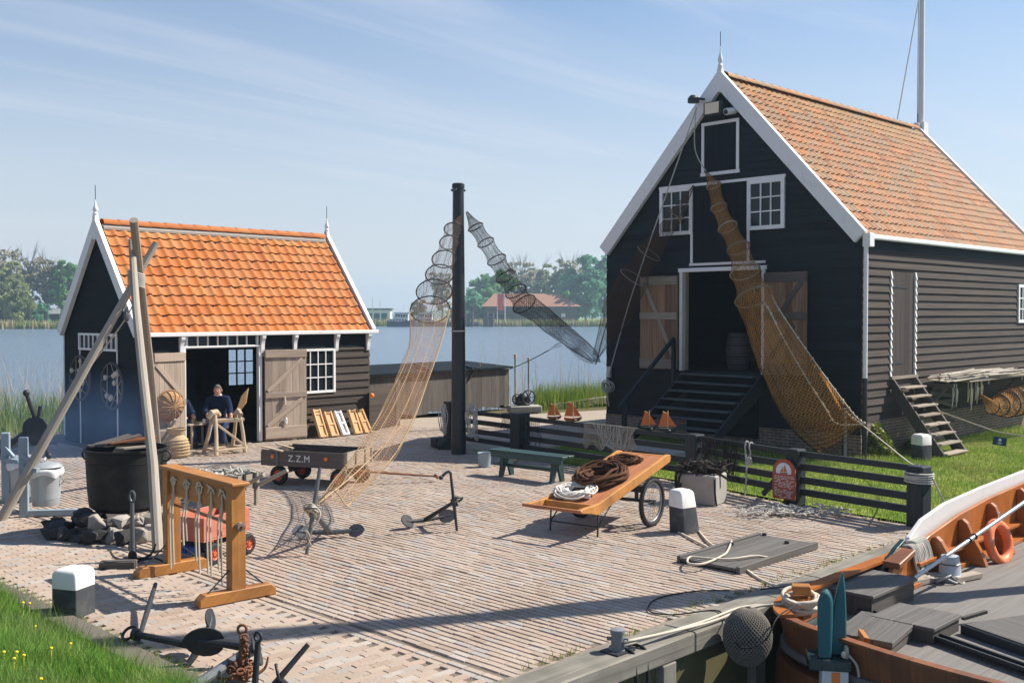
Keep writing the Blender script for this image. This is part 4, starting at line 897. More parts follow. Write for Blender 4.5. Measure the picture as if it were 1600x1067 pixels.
# side door with notched white trim, steep steps
m = MB()
for i in range(5): HO.bx(m, 1.25 + i * .212, 1.25 + i * .212 + .208, -.012, .04, 1.58, 3.79)
sd = m.build('side_door', 'brown_boards', house); m = MB(); HO.bx(m, 1.28, 2.0, -.02, -.013, 3.45, 3.5); HO.bx(m, 1.28, 1.8, -.02, -.013, 1.85, 1.9); m.build('hinge', 'iron', sd)
for u_ in (1.19, 2.33):
    m = MB()
    for k_ in range(14):
        z = 1.56 + k_ * .16; P = [HO.p(u_, -.002, z), HO.p(u_, -.062, z), HO.p(u_, -.03, z + .155), HO.p(u_, -.002, z + .155)]; m.prism(P, HO.u * .05)
    m.build('door_trim', 'white_paint', house)
window(HO, house, 'u', 8.16, 9.24, 2.68, 3.66, .06, 4, 3, .08, .03)
st = thing('side_steps', 'steep grey timber steps with pale treads up to the narrow side door', 'steps', HO.p(1.8, -.6, 0))
for u0 in (1.22, 2.28): m = MB(); m.prism([HO.p(u0, -.05, 1.60), HO.p(u0, -.05, 1.25), HO.p(u0, -.92, 0), HO.p(u0, -1.16, 0), HO.p(u0, -1.16, .08)], HO.u * .06); m.build('stringer', 'grey_wood_dark', st)
for i in range(8): z = 1.38 - i * .185; q = -.06 - (1.60 - z) * .69; m = MB(); HO.bx(m, 1.283, 2.277, q - .12, q + .12, z - .035, z); m.build('tread', 'grey_wood', st, bevel=.005)
m = MB(); HO.bx(m, 1.18, 2.4, -.09, -.036, 1.54, 1.60); m.build('sill', 'grey_wood', st)
# rack of poles on the side wall
rk = thing('pole_rack', 'bracketed plank rack with dried reeds and poles along the warehouse side', 'rack', HO.p(5.5, -.4, 1.3)); m = MB()
for i in range(4): HO.bx(m, 3.6, 9.7, -.70 + i * .16, -.70 + i * .16 + .15, 1.40, 1.43)
m.build('shelf', 'grey_wood', rk, bevel=.005)
for u_ in (2.75, 4.6, 6.6, 8.6):
    m = MB(); m.beam(HO.p(u_, -.04, 1.36), HO.p(u_, -.72, 1.36), .07, .075); m.beam(HO.p(u_, -.06, .8), HO.p(u_, -.56, 1.32), .06, .06); m.build('bracket', 'grey_wood_dark', rk)
m = MB()
for i in range(70):
    u0 = random.uniform(2.5, 5.2); L_ = random.uniform(1.0, 2.6); v0 = -random.uniform(.08, .72); z = 1.455 + random.random() * .09 + (.0 if i < 45 else .06)
    m.tube([HO.p(u0, v0, z), HO.p(min(u0 + L_, 9.6), v0 + random.uniform(-.18, .18), z + random.uniform(-.03, .06))], random.uniform(.010, .026), 5)
for i in range(10): u0 = 2.5 + random.random() * .5; m.beam(HO.p(u0, -.68 + i * .06, 1.46), HO.p(u0 + 1.9, -.62 + i * .05, 1.5), .10, .014)
m.build('poles', 'driftwood', rk)
for k_, (u_, ln, mt, lab) in enumerate(((2.95, .50, 'rope_grey', 'single grey rope end hanging at the left end of the rack'), (3.75, .60, 'rope', 'bundle of pale ropes hanging below the pole rack'), (4.1, .5, 'rope_grey', 'thin grey cords hanging between the ropes and the brown net'), (4.4, .40, 'rope', 'short cords hanging beside the brown hoop net'))):
    m = MB()
    for j in range(6): x = u_ + random.uniform(-.12, .12); l = ln * random.uniform(.6, 1.1); m.tube([HO.p(x, -.64, 1.40), HO.p(x + random.uniform(-.03, .03), -.64, 1.40 - l * .5), HO.p(x + .03, -.62, 1.40 - l), HO.p(x + .06, -.63, 1.4 - l * .75), HO.p(x + .07, -.64, 1.40 - l * .35)], .0075, 5)
    o = m.build('hanging_rope', mt); tag(o, lab, 'rope', 'ropes hanging from the pole rack')
m = MB()
for i in range(6): z = .62 + .11 * i; m.beam(HO.p(2.5 + .12 * i, -.08, z + .1), HO.p(4.2, -.10 - .05 * (i % 2), z - .15 + .13 * (i % 3)), .04, .07)
o = m.build('stacked_poles', 'grey_wood_dark'); tag(o, 'grey poles stacked against the wall beneath the rack beside the side steps', 'poles')
def hoopnet(name, label, cat, secs, hoops, mat, hoopmat, hr_, tail=None, n=28, group=None, hoopname='hoop', skew=None, pinch=.82, sharp_top=True):
    """secs: (centre, radius, axis hint tuple or None) ordered from the apex."""
    C_ = [Vector(s[0]) for s in secs]; base = min(C_, key=lambda p: p.z); t_ = thing(name, label, cat, (C_[0].x, C_[0].y, 0), group)
    return t_
def ring_pts(c, ax, r, n=24, sq=1.0):
    Mx = Vector(ax).to_track_quat('Z', 'Y').to_matrix(); return [Vector(c) + Mx @ V(r * math.cos(2 * math.pi * i / n), r * sq * math.sin(2 * math.pi * i / n), 0) for i in range(n)]
def spline(pts, per=5):
    P = [Vector(p) for p in pts]; out = []
    for i in range(len(P) - 1):
        a, b, c, d = P[max(i - 1, 0)], P[i], P[i + 1], P[min(i + 2, len(P) - 1)]
        for k_ in range(per):
            x = k_ / per; out.append(.5 * ((2 * b) + (c - a) * x + (2 * a - 5 * b + 4 * c - d) * x * x + (3 * b - a - 3 * c + d) * x ** 3))
    out.append(P[-1]); return out
def strands(root, rings, n, r=.0035, mat='rope_brown', step=2):
    m = MB()
    for i in range(0, n, step):
        i0 = i + random.choice((0, 0, 1)); m.tube([Vector(rg_[i0 % n]) for rg_ in rings], r * random.uniform(.6, 1.3), 4)
    return m.build('strands', mat, root)
def fyke(root, hoops, apex, mat, hmat, hr, body=None, n=28, axis=None, tilt=None):
    """hoops: [(centre, radius)], the netting is drawn in between them; body: later rings given explicitly."""
    C_ = [Vector(h[0]) for h in hoops]; rings = []; pts = [Vector(apex)] + C_
    axs = []
    for i in range(len(C_)):
        a = pts[i]; b = C_[i + 1] if i + 1 < len(C_) else (body[0][0] if body else C_[i] * 2 - a); d = (Vector(b) - a).normalized()
        if tilt is not None: d = (d * (1 - tilt[1]) + Vector(tilt[0]) * tilt[1]).normalized()
        axs.append(d)
    rings.append(ring_pts(apex, axs[0], .02, n)); prev = (Vector(apex), .02, axs[0])
    for i, (c, r) in enumerate(hoops):
        for q in (.3, .55, .8):
            cc = prev[0].lerp(Vector(c), q); rr = (prev[1] * (1 - q) + r * q) * (1 - .22 * math.sin(math.pi * q)); rings.append(ring_pts(cc, prev[2].lerp(axs[i], q), rr, n))
        rings.append(ring_pts(c, axs[i], r, n)); prev = (Vector(c), r, axs[i])
    nh_ = len(rings)
    if body:
        for (c, L_, Rr, thick) in body:     # flattened rings: left edge, right edge
            L_, Rr = Vector(L_), Vector(Rr); mid = (L_ + Rr) / 2; h = (L_ - Rr) / 2; dpt = V(0, 1, 0); ring = []
            # start angle matched to the hoop ring
            for i in range(n):
                an = 2 * math.pi * i / n; ring.append((mid, h, an, thick))
            ref = rings[-1]; x0 = (ref[0] - sum(ref, V(0, 0, 0)) / n); hn = h.normalized()
            dd = (dpt - hn * dpt.dot(hn)).normalized()
            a0 = math.atan2(x0.dot(dd), x0.dot(hn)); x1 = ref[n // 4] - sum(ref, V(0, 0, 0)) / n; sgn = 1 if math.sin(math.atan2(x1.dot(dd), x1.dot(hn)) - a0) > 0 else -1
            rings.append([mid + h * math.cos(a0 + sgn * 2 * math.pi * i / n) + dd * thick * math.sin(a0 + sgn * 2 * math.pi * i / n) for i in range(n)])
    # folds: the netting hangs in uneven pleats
    f1, f2 = random.random() * 6, random.random() * 6
    if body:
        dense = rings[:nh_]
        for a_, b_ in zip(rings[nh_ - 1:-1], rings[nh_:]):
            for q in (.34, .67, 1.0): dense.append([x_.lerp(y_, q) for x_, y_ in zip(a_, b_)])
        for j in range(nh_, len(dense)):
            ce = sum(dense[j], V(0, 0, 0)) / n; amp = .16 * min(1, (j - nh_) / 5)
            dense[j] = [ce + (p_ - ce) * (1 + amp * math.sin(i * 6.283 / n * 5 + f1 + .10 * j) * math.sin(i * 6.283 / n * 3 + f2 - .06 * j)) for i, p_ in enumerate(dense[j])]
        rings = dense
    strands(root, rings, n)
    m = MB(); m.sweep(rings); nb = m.build('netting', mat, root, smooth=True)
    for i, (c, r) in enumerate(hoops):
        m = MB(); m.tube(ring_pts(c, axs[i], r, 32), hr, 6, closed=True); m.build('hoop', hmat, root, smooth=True)
    return nb, rings
def rope(name, label, pts, r, mat, cat='rope', per=6, parent=None, n=6, group=None):
    m = MB(); m.tube(spline(pts, per), r, n); o = m.build(name, mat, parent, smooth=True)
    if parent is None: tag(o, label, cat, group)
    return o
# --- big brown net in front of the gable
def gy(px, off):
    d = ray(px, 500); o0 = V(0, 0, CH); k_ = ((HO.o - o0).dot(HO.u)) / d.dot(HO.u); return (o0 + d * k_).y - off
def gp(px, py, off=.8): return D(px, py, gy(px, off))
bn = thing('fyke_net', 'big orange brown hoop net hanging from the warehouse gable to its corner', 'fishing net', (5.5, 21, 0), 'fyke nets hung up to dry')
hp_ = [(gp(1115, 290, .35), .155), (gp(1123, 324, .42), .18), (gp(1137, 355, .5), .21), (gp(1154, 388, .6), .25), (gp(1164, 425, .75), .32), (gp(1179, 464, .9), .42)]
sec = []
for (lx, ly, rx, ry, off, th) in ((1164, 500, 1214, 478, .95, .34), (1175, 540, 1236, 512, 1.0, .34), (1186, 575, 1264, 552, 1.0, .30), (1203, 612, 1292, 592, 1.05, .26), (1222, 650, 1322, 632, 1.1, .2), (1248, 682, 1338, 652, 1.1, .12), (1280, 708, 1352, 662, 1.15, .03)):
    Lp, Rp = gp(lx, ly, off), gp(rx, ry, off); sec.append(((Lp + Rp) / 2, Lp, Rp, th))
nb, rg = fyke(bn, hp_, gp(1103, 268, .3), 'net_brown', 'grey_wood', .018, sec, 30)
m = MB(); ed = [s[2] for s in sec]; ln = spline([hp_[-1][0] + V(.35, 0, .05)] + ed, 5); m.tube(ln, .012, 5)
for p in ln[2::2]: m.ell(p, .028, .028, .028, 8, 6)
mid_ = spline([hp_[-1][0] + V(.1, -.38, -.1)] + [(s[1] * .35 + s[2] * .65) + V(0, -s[3] * .9, .02) for s in sec[:-1]] + [sec[-1][2]], 5); m.tube(mid_, .012, 5)
for p in mid_[2::2]: m.ell(p, .028, .028, .028, 8, 6)
m.build('float_line', 'rope', bn, smooth=True)
m = MB()
for a in (.0, .12, .25, .4): m.tube(spline([s[1] * (1 - a) + s[2] * a + V(0, -s[3] * 1.0 * math.sin(math.pi * (.15 + a)), -.0) for s in sec[2:]], 4), .012, 5)
for j in range(9):
    s0, s1 = sec[4 + j // 4], sec[5 + j // 5]; q = (j % 4) / 4; Lq = s0[1].lerp(s1[1], q); Rq = s0[2].lerp(s1[2], q); m.tube(spline([Lq + V(0, -.02, 0), Lq.lerp(Rq, .3) + V(0, -s0[3], -.10), Lq.lerp(Rq, .7) + V(0, -s0[3], -.08), Rq], 4), .008, 4)
m.build('edge_rope', 'rope_brown', bn, smooth=True)
m = MB(); c_ = gp(1346, 650, .55); cpost = HO.p(-.62, .02, 0); m.beam(cpost, cpost + UP * 1.05, .14, .05, HO.v); o = m.build('corner_post', 'fence_black', bevel=.008); tag(o, 'short dark plank post at the warehouse corner where the brown net is tied', 'post')
# --- dim net on the shaded left part of the gable
dn_ = thing('fyke_net', 'dim brown hoop net in shade on the left part of the warehouse gable', 'fishing net', (3.2, 24, 0), 'fyke nets hung up to dry')
hp_ = [(gp(1058, 335, .35), .18), (gp(1014, 396, .5), .30), (gp(991, 434, .6), .36)]
sec = [((gp(962, 480, .7)), gp(945, 470, .7), gp(985, 500, .7), .2), ((gp(950, 520, .8)), gp(936, 512, .8), gp(958, 530, .8), .12), ((gp(935, 556, .9)), gp(926, 553, .9), gp(936, 560, .9), .03)]
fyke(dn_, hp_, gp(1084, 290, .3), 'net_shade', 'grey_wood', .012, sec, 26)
# hoist rope with cleat coil
rope('hoist_rope', 'long pale rope from the gable peak down to a cleat at the left corner', [HO.p(-.35, 3.78, 7.5), HO.p(-.5, 4.6, 5.4), HO.p(-.45, 5.6, 3.2), HO.p(-.15, 6.55, 1.25)], .014, 'rope_grey')
rope('hoist_rope', 'thin rope hanging from the gable peak to the top of the big brown net', [HO.p(-.35, 3.80, 7.5), HO.p(-.3, 3.86, 6.6), gp(1103, 268, .3)], .012, 'rope_grey')
m = MB(); c = HO.p(-.12, 6.56, 1.15)
for k_ in range(7): m.torus(c + V(random.uniform(-.05, .05), random.uniform(-.03, .03), random.uniform(-.05, .05)), -HO.u + V(random.uniform(-.3, .3), random.uniform(-.3, .3), 0), .13 + .03 * random.random(), .013, 20, 5, .8)
m.tube(spline([c, c + V(.0, -.03, -.3), c + V(.03, -.03, -.5)]), .02, 6); o = m.build('rope_coil', 'rope_grey'); tag(o, 'grey rope coil hanging on the left corner of the warehouse', 'rope coil')
m = MB(); HO.bx(m, -.1, -.02, 6.5, 6.62, 1.35, 1.62); o = m.build('junction_box', 'galvanised', bevel=.01); tag(o, 'small grey box above the rope coil at the warehouse corner', 'box')
for i, (u_, v_, lab) in enumerate(((1.6, 3.95, 'barrel standing just inside the warehouse doorway on the left'), (2.4, 2.75, 'dim barrel farther back inside the warehouse doorway'))):
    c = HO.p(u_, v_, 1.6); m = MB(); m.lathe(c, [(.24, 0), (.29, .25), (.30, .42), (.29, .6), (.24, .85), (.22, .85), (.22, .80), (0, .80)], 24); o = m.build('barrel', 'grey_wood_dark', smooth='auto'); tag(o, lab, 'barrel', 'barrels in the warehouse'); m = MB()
    for z in (.1, .3, .55, .75): m.torus(c + UP * z, UP, .30 - abs(z - .42) * .12, .012, 24, 5)
    m.build('hoop', 'iron', o)
m = MB()
for v_ in (1.2, 2.6, 4.1, 5.4): HO.bx(m, 4.4, 4.56, v_, v_ + .16, 1.6, 4.0)
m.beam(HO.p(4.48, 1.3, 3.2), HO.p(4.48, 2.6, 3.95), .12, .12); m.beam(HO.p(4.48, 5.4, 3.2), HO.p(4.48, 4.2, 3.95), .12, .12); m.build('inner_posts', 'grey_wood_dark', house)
# brown hoop net lying under the rack
rn = thing('fyke_net', 'short brown hoop net hung under the pole rack by the warehouse side', 'fishing net', HO.p(6, -.8, .5), 'fyke nets hung up to dry')
hps = [(HO.p(4.75 + .34 * i, -.74 - .03 * i, .80 + .02 * i), .17 + .08 * min(i, 2.2)) for i in range(9)]
fyke(rn, hps[::1], HO.p(4.15, -.70, 1.12), 'net_brown', 'iron', .014, None, 26)
# ---------------------------------------------------------------- flagpole behind the house
fp = HO.p(HL + .3, hh, 0); m = MB(); m.tube([fp, fp + UP * 7, fp + UP * 15], [.10, .09, .06], 12); o = m.build('flagpole', 'boat_white', smooth='auto'); tag(o, 'tall white flagpole rising behind the warehouse ridge', 'flagpole')
m = MB(); m.tube([fp + V(-.12, 0, 1.5), fp + V(-.1, 0, 14.5)], .012, 5); m.build('halyard', 'rope_grey', o); m = MB(); m.tube([HO.p(HL - 1.2, hh, HR + .1), fp + UP * 12.5], .016, 5); m.build('stay', 'rope_grey', o); m = MB(); m.box(fp + UP * 7.9, .3, .3, .5, .8); m.build('clamp', 'boat_white', o)
# ================================================================ YARD
def bollard(p, label, rz, h=.62, w=.34, tap=.9, lean=(0, 0)):
    t_ = thing('bollard', label, 'bollard', p, 'black and white bollards'); e = V(math.cos(rz), math.sin(rz), 0); n = V(-e.y, e.x, 0); ln = V(lean[0], lean[1], 0)
    def ring(z, w_, r_):
        q = w_ / 2; out = []
        for sx, sy, a0 in ((1, 1, 0), (-1, 1, 90), (-1, -1, 180), (1, -1, 270)):
            for k_ in range(4): a = R(a0 + 30 * k_); out.append(p + UP * z + ln * z + e * (sx * (q - r_) + r_ * math.cos(a)) + n * (sy * (q - r_) + r_ * math.sin(a)))
        return out
    ww = lambda z: w * (1 - (1 - tap) * z / h); zs = h * .60
    m = MB(); m.sweep([ring(-.03, w, .02), ring(zs, ww(zs), .02)]); m.build('base', 'bollard_black', t_, smooth='auto')
    m = MB(); m.sweep([ring(zs - .001, ww(zs) + .004, .02), ring(h - .05, ww(h) + .002, .022), ring(h - .022, ww(h) - .022, .03), ring(h - .006, ww(h) - .06, .03), ring(h, ww(h) * .5, .03)]); k_ = len(m.v); m.f.append(tuple(range(k_ - 16, k_))); m.r.append(.5); m.uv.append([(0, 0)] * 16); m.build('cap', 'bollard_white', t_, smooth='auto'); return t_
bollard(V(-4.24, 10.08, 0), 'white topped bollard beside the grassy bank in the foreground', -.30, .46, .285, .98)
bollard(V(2.30, 13.9, 0), 'leaning white topped bollard right of the handcart', -.98, .58, .29, .84, (-.09, 0))
bollard(V(8.12, 20.75, 0), 'white topped bollard standing on the lawn by the side steps', -1.1, .53, .29, .94)
# --- tripod of poles
lash = D(213, 435, 15.4)
t_ = thing('pole_tripod', 'three leaning grey poles lashed together over the black cauldron', 'tripod', V(-5.4, 14.6, 0))
A0 = G(2, 812); A1 = A0 + (lash - A0) * 1.155; m = MB(); m.tube([A0, A0.lerp(A1, .5) + V(0, 0, .02), A1], [.075, .066, .05], 10); m.build('pole', 'driftwood', t_, smooth='auto')
B0 = G(247, 862); B1 = lash + V(-.02, -.12, .55); m = MB(); m.tube([B0, B0.lerp(B1, .25) + V(.03, 0, 0), B0.lerp(B1, .5), B0.lerp(B1, .75) + V(-.02, 0, 0), B1], [.068, .064, .060, .056, .046], 10); m.build('pole', 'driftwood', t_, smooth='auto')
C0 = G(249, 742); C1 = C0 + ((lash + V(.02, .14, 0)) - C0) * 1.0; top = D(209, 344, C1.y - .8); m = MB(); m.tube([C0, C0.lerp(top, .5) + V(.02, 0, 0), top], [.075, .068, .058], 10); m.build('pole', 'grey_wood', t_, smooth='auto')
m = MB()
for k_ in range(7): m.torus(lash + V(.0, .0, -.1 + .03 * k_), V(.3, .1, 1), .12, .014, 18, 5)
m.build('lashing', 'rope_grey', t_)
rope('guy_rope', 'thin rope hanging down from the tripod lashing towards the bins', [lash + V(0, 0, -.1), lash + V(-.1, -.1, -.55), D(120, 600, 15.2), D(62, 690, 15.1), D(38, 735, 15.0)], .012, 'rope', n=5)
m = MB(); p = lash + V(-.12, -.08, -.55); m.ell(p, .05, .05, .09, 10, 8); m.torus(p + UP * .1, V(1, 0, 0), .04, .012, 12, 5); o = m.build('pulley_block', 'iron_grey'); tag(o, 'small grey pulley block hanging under the tripod lashing', 'pulley')
# --- cauldron on its stones
cc = V(-5.16, 14.0, 0)
t_ = thing('cauldron', 'large soot black iron cauldron standing on a heap of stones', 'cauldron', cc)
m = MB(); m.lathe(cc, [(.0, .30), (.40, .30), (.475, .36), (.50, .6), (.52, 1.08), (.545, 1.09), (.545, 1.12), (.515, 1.12), (.495, 1.08), (.47, .5), (0, .45)], 44); m.build('pot', 'cauldron', t_, smooth='auto')
m = MB()
for an in (math.pi * .97, -.12): c = cc + V(.55 * math.cos(an), .55 * math.sin(an), 1.02); m.torus(c, V(-math.sin(an), math.cos(an), 0), .07, .014, 14, 6)
m.build('handle', 'iron', t_); m = MB()
for z in (.95, .72): m.torus(cc + UP * z, UP, .512 - (.95 - z) * .06, .008, 44, 5)
m.build('band', 'cauldron', t_)
for i, (x0, y0, x1, y1, mt, z) in enumerate([(-.50, -.02, .12, .42, 'wagon_wood', .0), (-.46, -.16, .2, .30, 'grey_wood_dark', .012), (-.30, -.26, .14, .12, 'wagon_wood', .03), (-.24, .22, .16, .46, 'hull_wood', .05), (-.16, -.22, .36, .14, 'hull_wood', .055), (-.46, .1, -.1, .4, 'grey_wood_dark', .0), (.0, -.34, .3, -.06, 'grey_wood', .0)]):
    m = MB(); m.beam(cc + V(x0, y0, 1.14 + z), cc + V(x1, y1, 1.14 + z + .05 * (i % 3)), .13, .025); o = m.build('lid_plank', mt, bevel=.003)
    tag(o, ['longest dark plank lying across the cauldron', 'grey plank across the cauldron beside the longest one', 'short dark plank at the front rim of the cauldron', 'reddish plank at the back of the cauldron', 'orange brown plank on top of the cauldron nearest the pale pole', 'dark plank at the far left rim of the cauldron', 'small grey plank at the right front rim of the cauldron'][i], 'plank', 'planks over the cauldron')
sp = []
random.seed(21)
for i in range(32):
    an = math.pi * (1.02 + .98 * i / 31) ; r_ = .78 + random.uniform(-.06, .12); sp.append((cc.x - .03 + r_ * math.cos(an) * 1.12, cc.y + r_ * math.sin(an) * .98, 0))
for i in range(24):
    an = math.pi * (.98 + 1.04 * i / 23); r_ = .56 + random.uniform(-.05, .05); sp.append((cc.x + r_ * math.cos(an) * 1.08, cc.y + r_ * math.sin(an), .15))
for i in range(8): an = math.pi * i / 8 + .2; sp.append((cc.x + .7 * math.cos(an), cc.y + .66 * math.sin(an), .02))
for i in range(4): sp.append((cc.x - .95 + random.uniform(-.15, .1), cc.y - .2 + .12 * i, 0))
where = ['low', 'upper']
for i, (x, y, z) in enumerate(sp):
    s_ = random.uniform(.075, .125); soot = (x < cc.x - .28) or (random.random() < .18)
    m = MB(); m.rock((x, y, z + s_ * .75), s_ * random.uniform(1, 1.4), s_ * random.uniform(.9, 1.2), s_ * random.uniform(.75, 1.0), random.random() * 3, 12)
    o = m.build('hearth_stone', 'soot_stone' if soot else 'stone', bevel=.012)
    tag(o, 'blackened stone in the heap under the cauldron' if soot else 'grey stone in the heap under the cauldron', 'stone', 'sooty hearth stones' if soot else 'grey hearth stones')
o = None
m = MB(); m.ell((-7.2, 17.7, .95), 2.1, 3.0, 1.15, 20, 12); o = m.build('smoke', 'smoke', smooth=True); o['kind'] = 'stuff'
# --- bins and their stand
t_ = thing('bin_stand', 'blue grey post stand with bracket arms holding two dustbins', 'stand', V(-7.0, 15.4, 0))
for px_, py_, h in ((10, 785, 1.08), (38, 807, 1.14)):
    p = G(px_, py_); m = MB(); m.box(p, .12, .12, h * 1.0, .3); m.build('post', 'post_blue', t_, bevel=.008)
    m = MB(); m.beam(p + V(.02, -.06, h * .62), p + V(.26, -.12, h * .60), .07, .06); m.beam(p + V(.0, -.03, h * .80), p + V(.15, -.07, h * .66), .05, .05); m.build('arm', 'post_blue', t_)
    m = MB(); m.beam(p + V(-.02, 0, .05), p + V(.75, .12, .05), .1, .08); m.build('foot', 'post_blue', t_)
for px_, py_, lab in ((72, 798, 'front galvanised dustbin with white liner hanging over its rim'), (37, 783, 'rear galvanised dustbin standing behind the pale leaning pole')):
    p = G(px_, py_); p.z = .09; t_ = thing('dustbin', lab, 'dustbin', p, 'galvanised dustbins'); m = MB(); m.lathe(p, [(.185, 0), (.19, .02), (.205, .22), (.215, .40), (.225, .50), (.24, .51), (.24, .53), (.215, .53), (.2, .1), (0, .05)], 30); m.build('body', 'galvanised', t_, smooth='auto')
    m = MB(); n = 36; ring = lambda r, z, am: [p + V((r + am * math.sin(k_ * 5 * 6.283 / n) * .6 + am * math.sin(k_ * 9 * 6.283 / n + 1)) * math.cos(k_ / n * 6.283), (r + am * math.sin(k_ * 7 * 6.283 / n)) * math.sin(k_ / n * 6.283), z + am * 1.6 * math.sin(k_ * 4 * 6.283 / n + .5)) for k_ in range(n)]
    m.sweep([ring(.215, .535, .002), ring(.246, .545, .004), ring(.252, .515, .008), ring(.25, .47, .014), ring(.24, .44, .018)]); m.build('liner', 'plastic_liner', t_, smooth=True)
    m = MB(); m.lathe(p + V(.0, 0, .56), [(.235, 0), (.24, .01), (.19, .05), (.08, .075), (0, .08)], 28); ld = m.build('lid', 'galvanised', t_, smooth='auto'); m = MB(); m.torus(p + UP * .65, V(1, .2, 0), .05, .01, 14, 5); m.build('lid_handle', 'galvanised', ld)
    for sg in (-1, 1): m = MB(); m.torus(p + V(.215 * sg, 0, .36), V(.0, 1, .0), .05, .009, 14, 5); m.build('handle', 'galvanised', t_)
# --- anchors
def fluke(m, c, d, n_, L, w, th=.018):
    """d: pointing direction of the blade, n_: its normal"""
    d = d.normalized(); n_ = (n_ - d * n_.dot(d)).normalized(); s = d.cross(n_); pts = [(-.5, .10), (-.47, .48), (-.38, .76), (-.22, .95), (-.04, 1.0), (.14, .92), (.30, .70), (.42, .40), (.5, .0)]
    poly = [c + d * (a * L) + s * (b * w / 2) for a, b in pts] + [c + d * (a * L) - s * (b * w / 2) for a, b in pts[::-1][1:]]
    m.prism([q - n_ * th / 2 for q in poly], n_ * th)
def anchor(label, head, crown, stock_a, stock_b, armdir, L, fl, mat='iron', knob=True, bend=.35, rr=.03, smat=None, arm2=None):
    t_ = thing('anchor', label, 'anchor', (crown.x, crown.y, 0), 'old iron anchors in the yard'); sh = (head - crown).normalized()
    m = MB(); m.tube([crown, crown.lerp(head, .5), head], [rr * 1.35, rr * 1.15, rr], 10); m.build('shank', smat or mat, t_, smooth='auto')
    a = armdir.normalized(); nrm = a.cross(sh).normalized()
    a_keep = a
    for sg in (-1, 1):
        a = (-arm2 if (arm2 is not None and sg < 0) else a_keep)
        pts = [crown, crown + a * sg * L * .4 + sh * L * bend * .12, crown + a * sg * L * .75 + sh * L * bend * .45, crown + a * sg * L + sh * L * bend]
        m = MB(); m.tube(spline(pts, 3), [rr * 1.3 * (1 - .5 * i / 9) for i in range(10)], 8); fd = (pts[3] - pts[2]).normalized(); fluke(m, pts[3] - fd * L * .12, fd, a * -sg * .4 + sh, fl, fl * .72); m.build('arm', mat, t_, bevel=.004)
    if stock_a is not None:
        m = MB(); m.tube([stock_a, stock_a.lerp(stock_b, .5), stock_b], [rr * .7, rr * .95, rr * .7], 10)
        if knob:
            for q in (stock_a, stock_b): m.ell(q, rr * 1.2, rr * 1.2, rr * 1.2, 10, 8)
        m.build('stock', smat or mat, t_, smooth='auto')
    m = MB(); m.torus(head + sh * .06, nrm, .065, .014, 20, 6); m.torus(head - sh * .02, sh, rr * 1.3, .02, 16, 6); m.build('ring', mat, t_); return t_
# anchor tied to the tan net
s0, s1 = G(479, 866, .02), D(500, 730, 12.72); hd = D(487, 797, 12.62); cr = G(516, 831, .07)
a1 = anchor('anchor with tall upright stock, tied to the tan hoop net by a rope', hd, cr, s0, s1, V(1, .12, 0), .40, .24, 'iron_grey', False, .22, .03)
m = MB()
for k_ in range(5): m.torus(hd + V(random.uniform(-.02, .02), -.02, random.uniform(-.08, .06)), V(random.uniform(-.5, .5), .6, random.uniform(.2, 1)), .05 + .03 * random.random(), .010, 20, 5)
m.tube(spline([hd + V(.02, 0, .06), hd + V(.11, -.05, -.02), hd + V(.06, -.06, -.16), hd + V(-.04, -.04, -.2), hd + V(-.08, -.02, -.1)], 5), .011, 5); m.tube(spline([s0 + V(-.03, -.02, .05), s0 + V(.05, -.03, .2), s0 + V(0, -.04, .3), s0 + V(.06, -.03, .12)], 5), .009, 5)
o = m.build('tie_rope', 'rope'); tag(o, 'rope tied round the head of the anchor under the tan net', 'rope')
# small anchor with cranked stock
s0, s1 = G(714, 829, .02), D(704, 739, 13.98); hd = D(711, 783, 13.98); cr = G(664, 812, .08)
a2 = anchor('anchor with a cranked upright stock in the middle of the yard', hd, cr, s0, s1, V(.72, .5, 0), .36, .26, 'iron', False, .2, .024)
m = MB(); m.tube(spline([s1 + V(.01, 0, -.02), s1 + V(-.02, 0, .02), s1 + V(-.07, -.02, .0), s1 + V(-.12, -.04, -.05)], 4), .02, 8); m.ell(s1 + V(-.125, -.04, -.055), .03, .03, .03); m.build('crank', 'iron', a2, smooth='auto')
m = MB()
for q in (-.05, 0, .05): m.torus(hd + UP * q, UP, .035, .016, 12, 6)
m.tube([hd + V(-.06, 0, .02), hd + V(.07, 0, .0)], .016, 6); m.build('collar', 'iron', a2)
# foreground anchors
hd = G(209, 990, .10); cr = G(312, 1010, .12)
anchor('black anchor lying beside the grass with a thin stock standing up', hd, cr, G(228, 1004, .02) + V(-.1, .1, 0), D(243, 912, 10.4), V(.25, .6, .55), .30, .22, 'iron', False, .25, .028)
cr = G(398, 1012, .16); hd = G(292, 1078, .14)
anchor('large anchor with a thick grey shank pointing at the bottom edge', hd, cr, None, None, V(-.86, .1, .12), .46, .34, 'iron', False, .16, .038, 'iron_grey', V(.22, -.45, .12))
g0 = G(376, 1062, .03); t_ = thing('chain_grapnel', 'rusty brown grapnel wound with chain in the foreground', 'grapnel', g0)
m = MB(); m.tube([g0, g0 + V(.0, 0, .18), g0 + V(.01, .02, .36)], [.024, .02, .017], 8); m.torus(g0 + V(.01, .02, .395), V(0, 1, 0), .035, .012, 14, 6); m.build('shank', 'rust', t_, smooth='auto')
for k_ in range(4):
    an = k_ * 1.571 + .5; e = V(math.cos(an), math.sin(an), 0); m = MB(); m.tube(spline([g0 + UP * .05, g0 + e * .09 + UP * .02, g0 + e * .19 + UP * .06, g0 + e * .22 + UP * .15], 4), [.02 - .001 * i for i in range(13)], 6); m.build('claw', 'rust', t_)
m = MB()
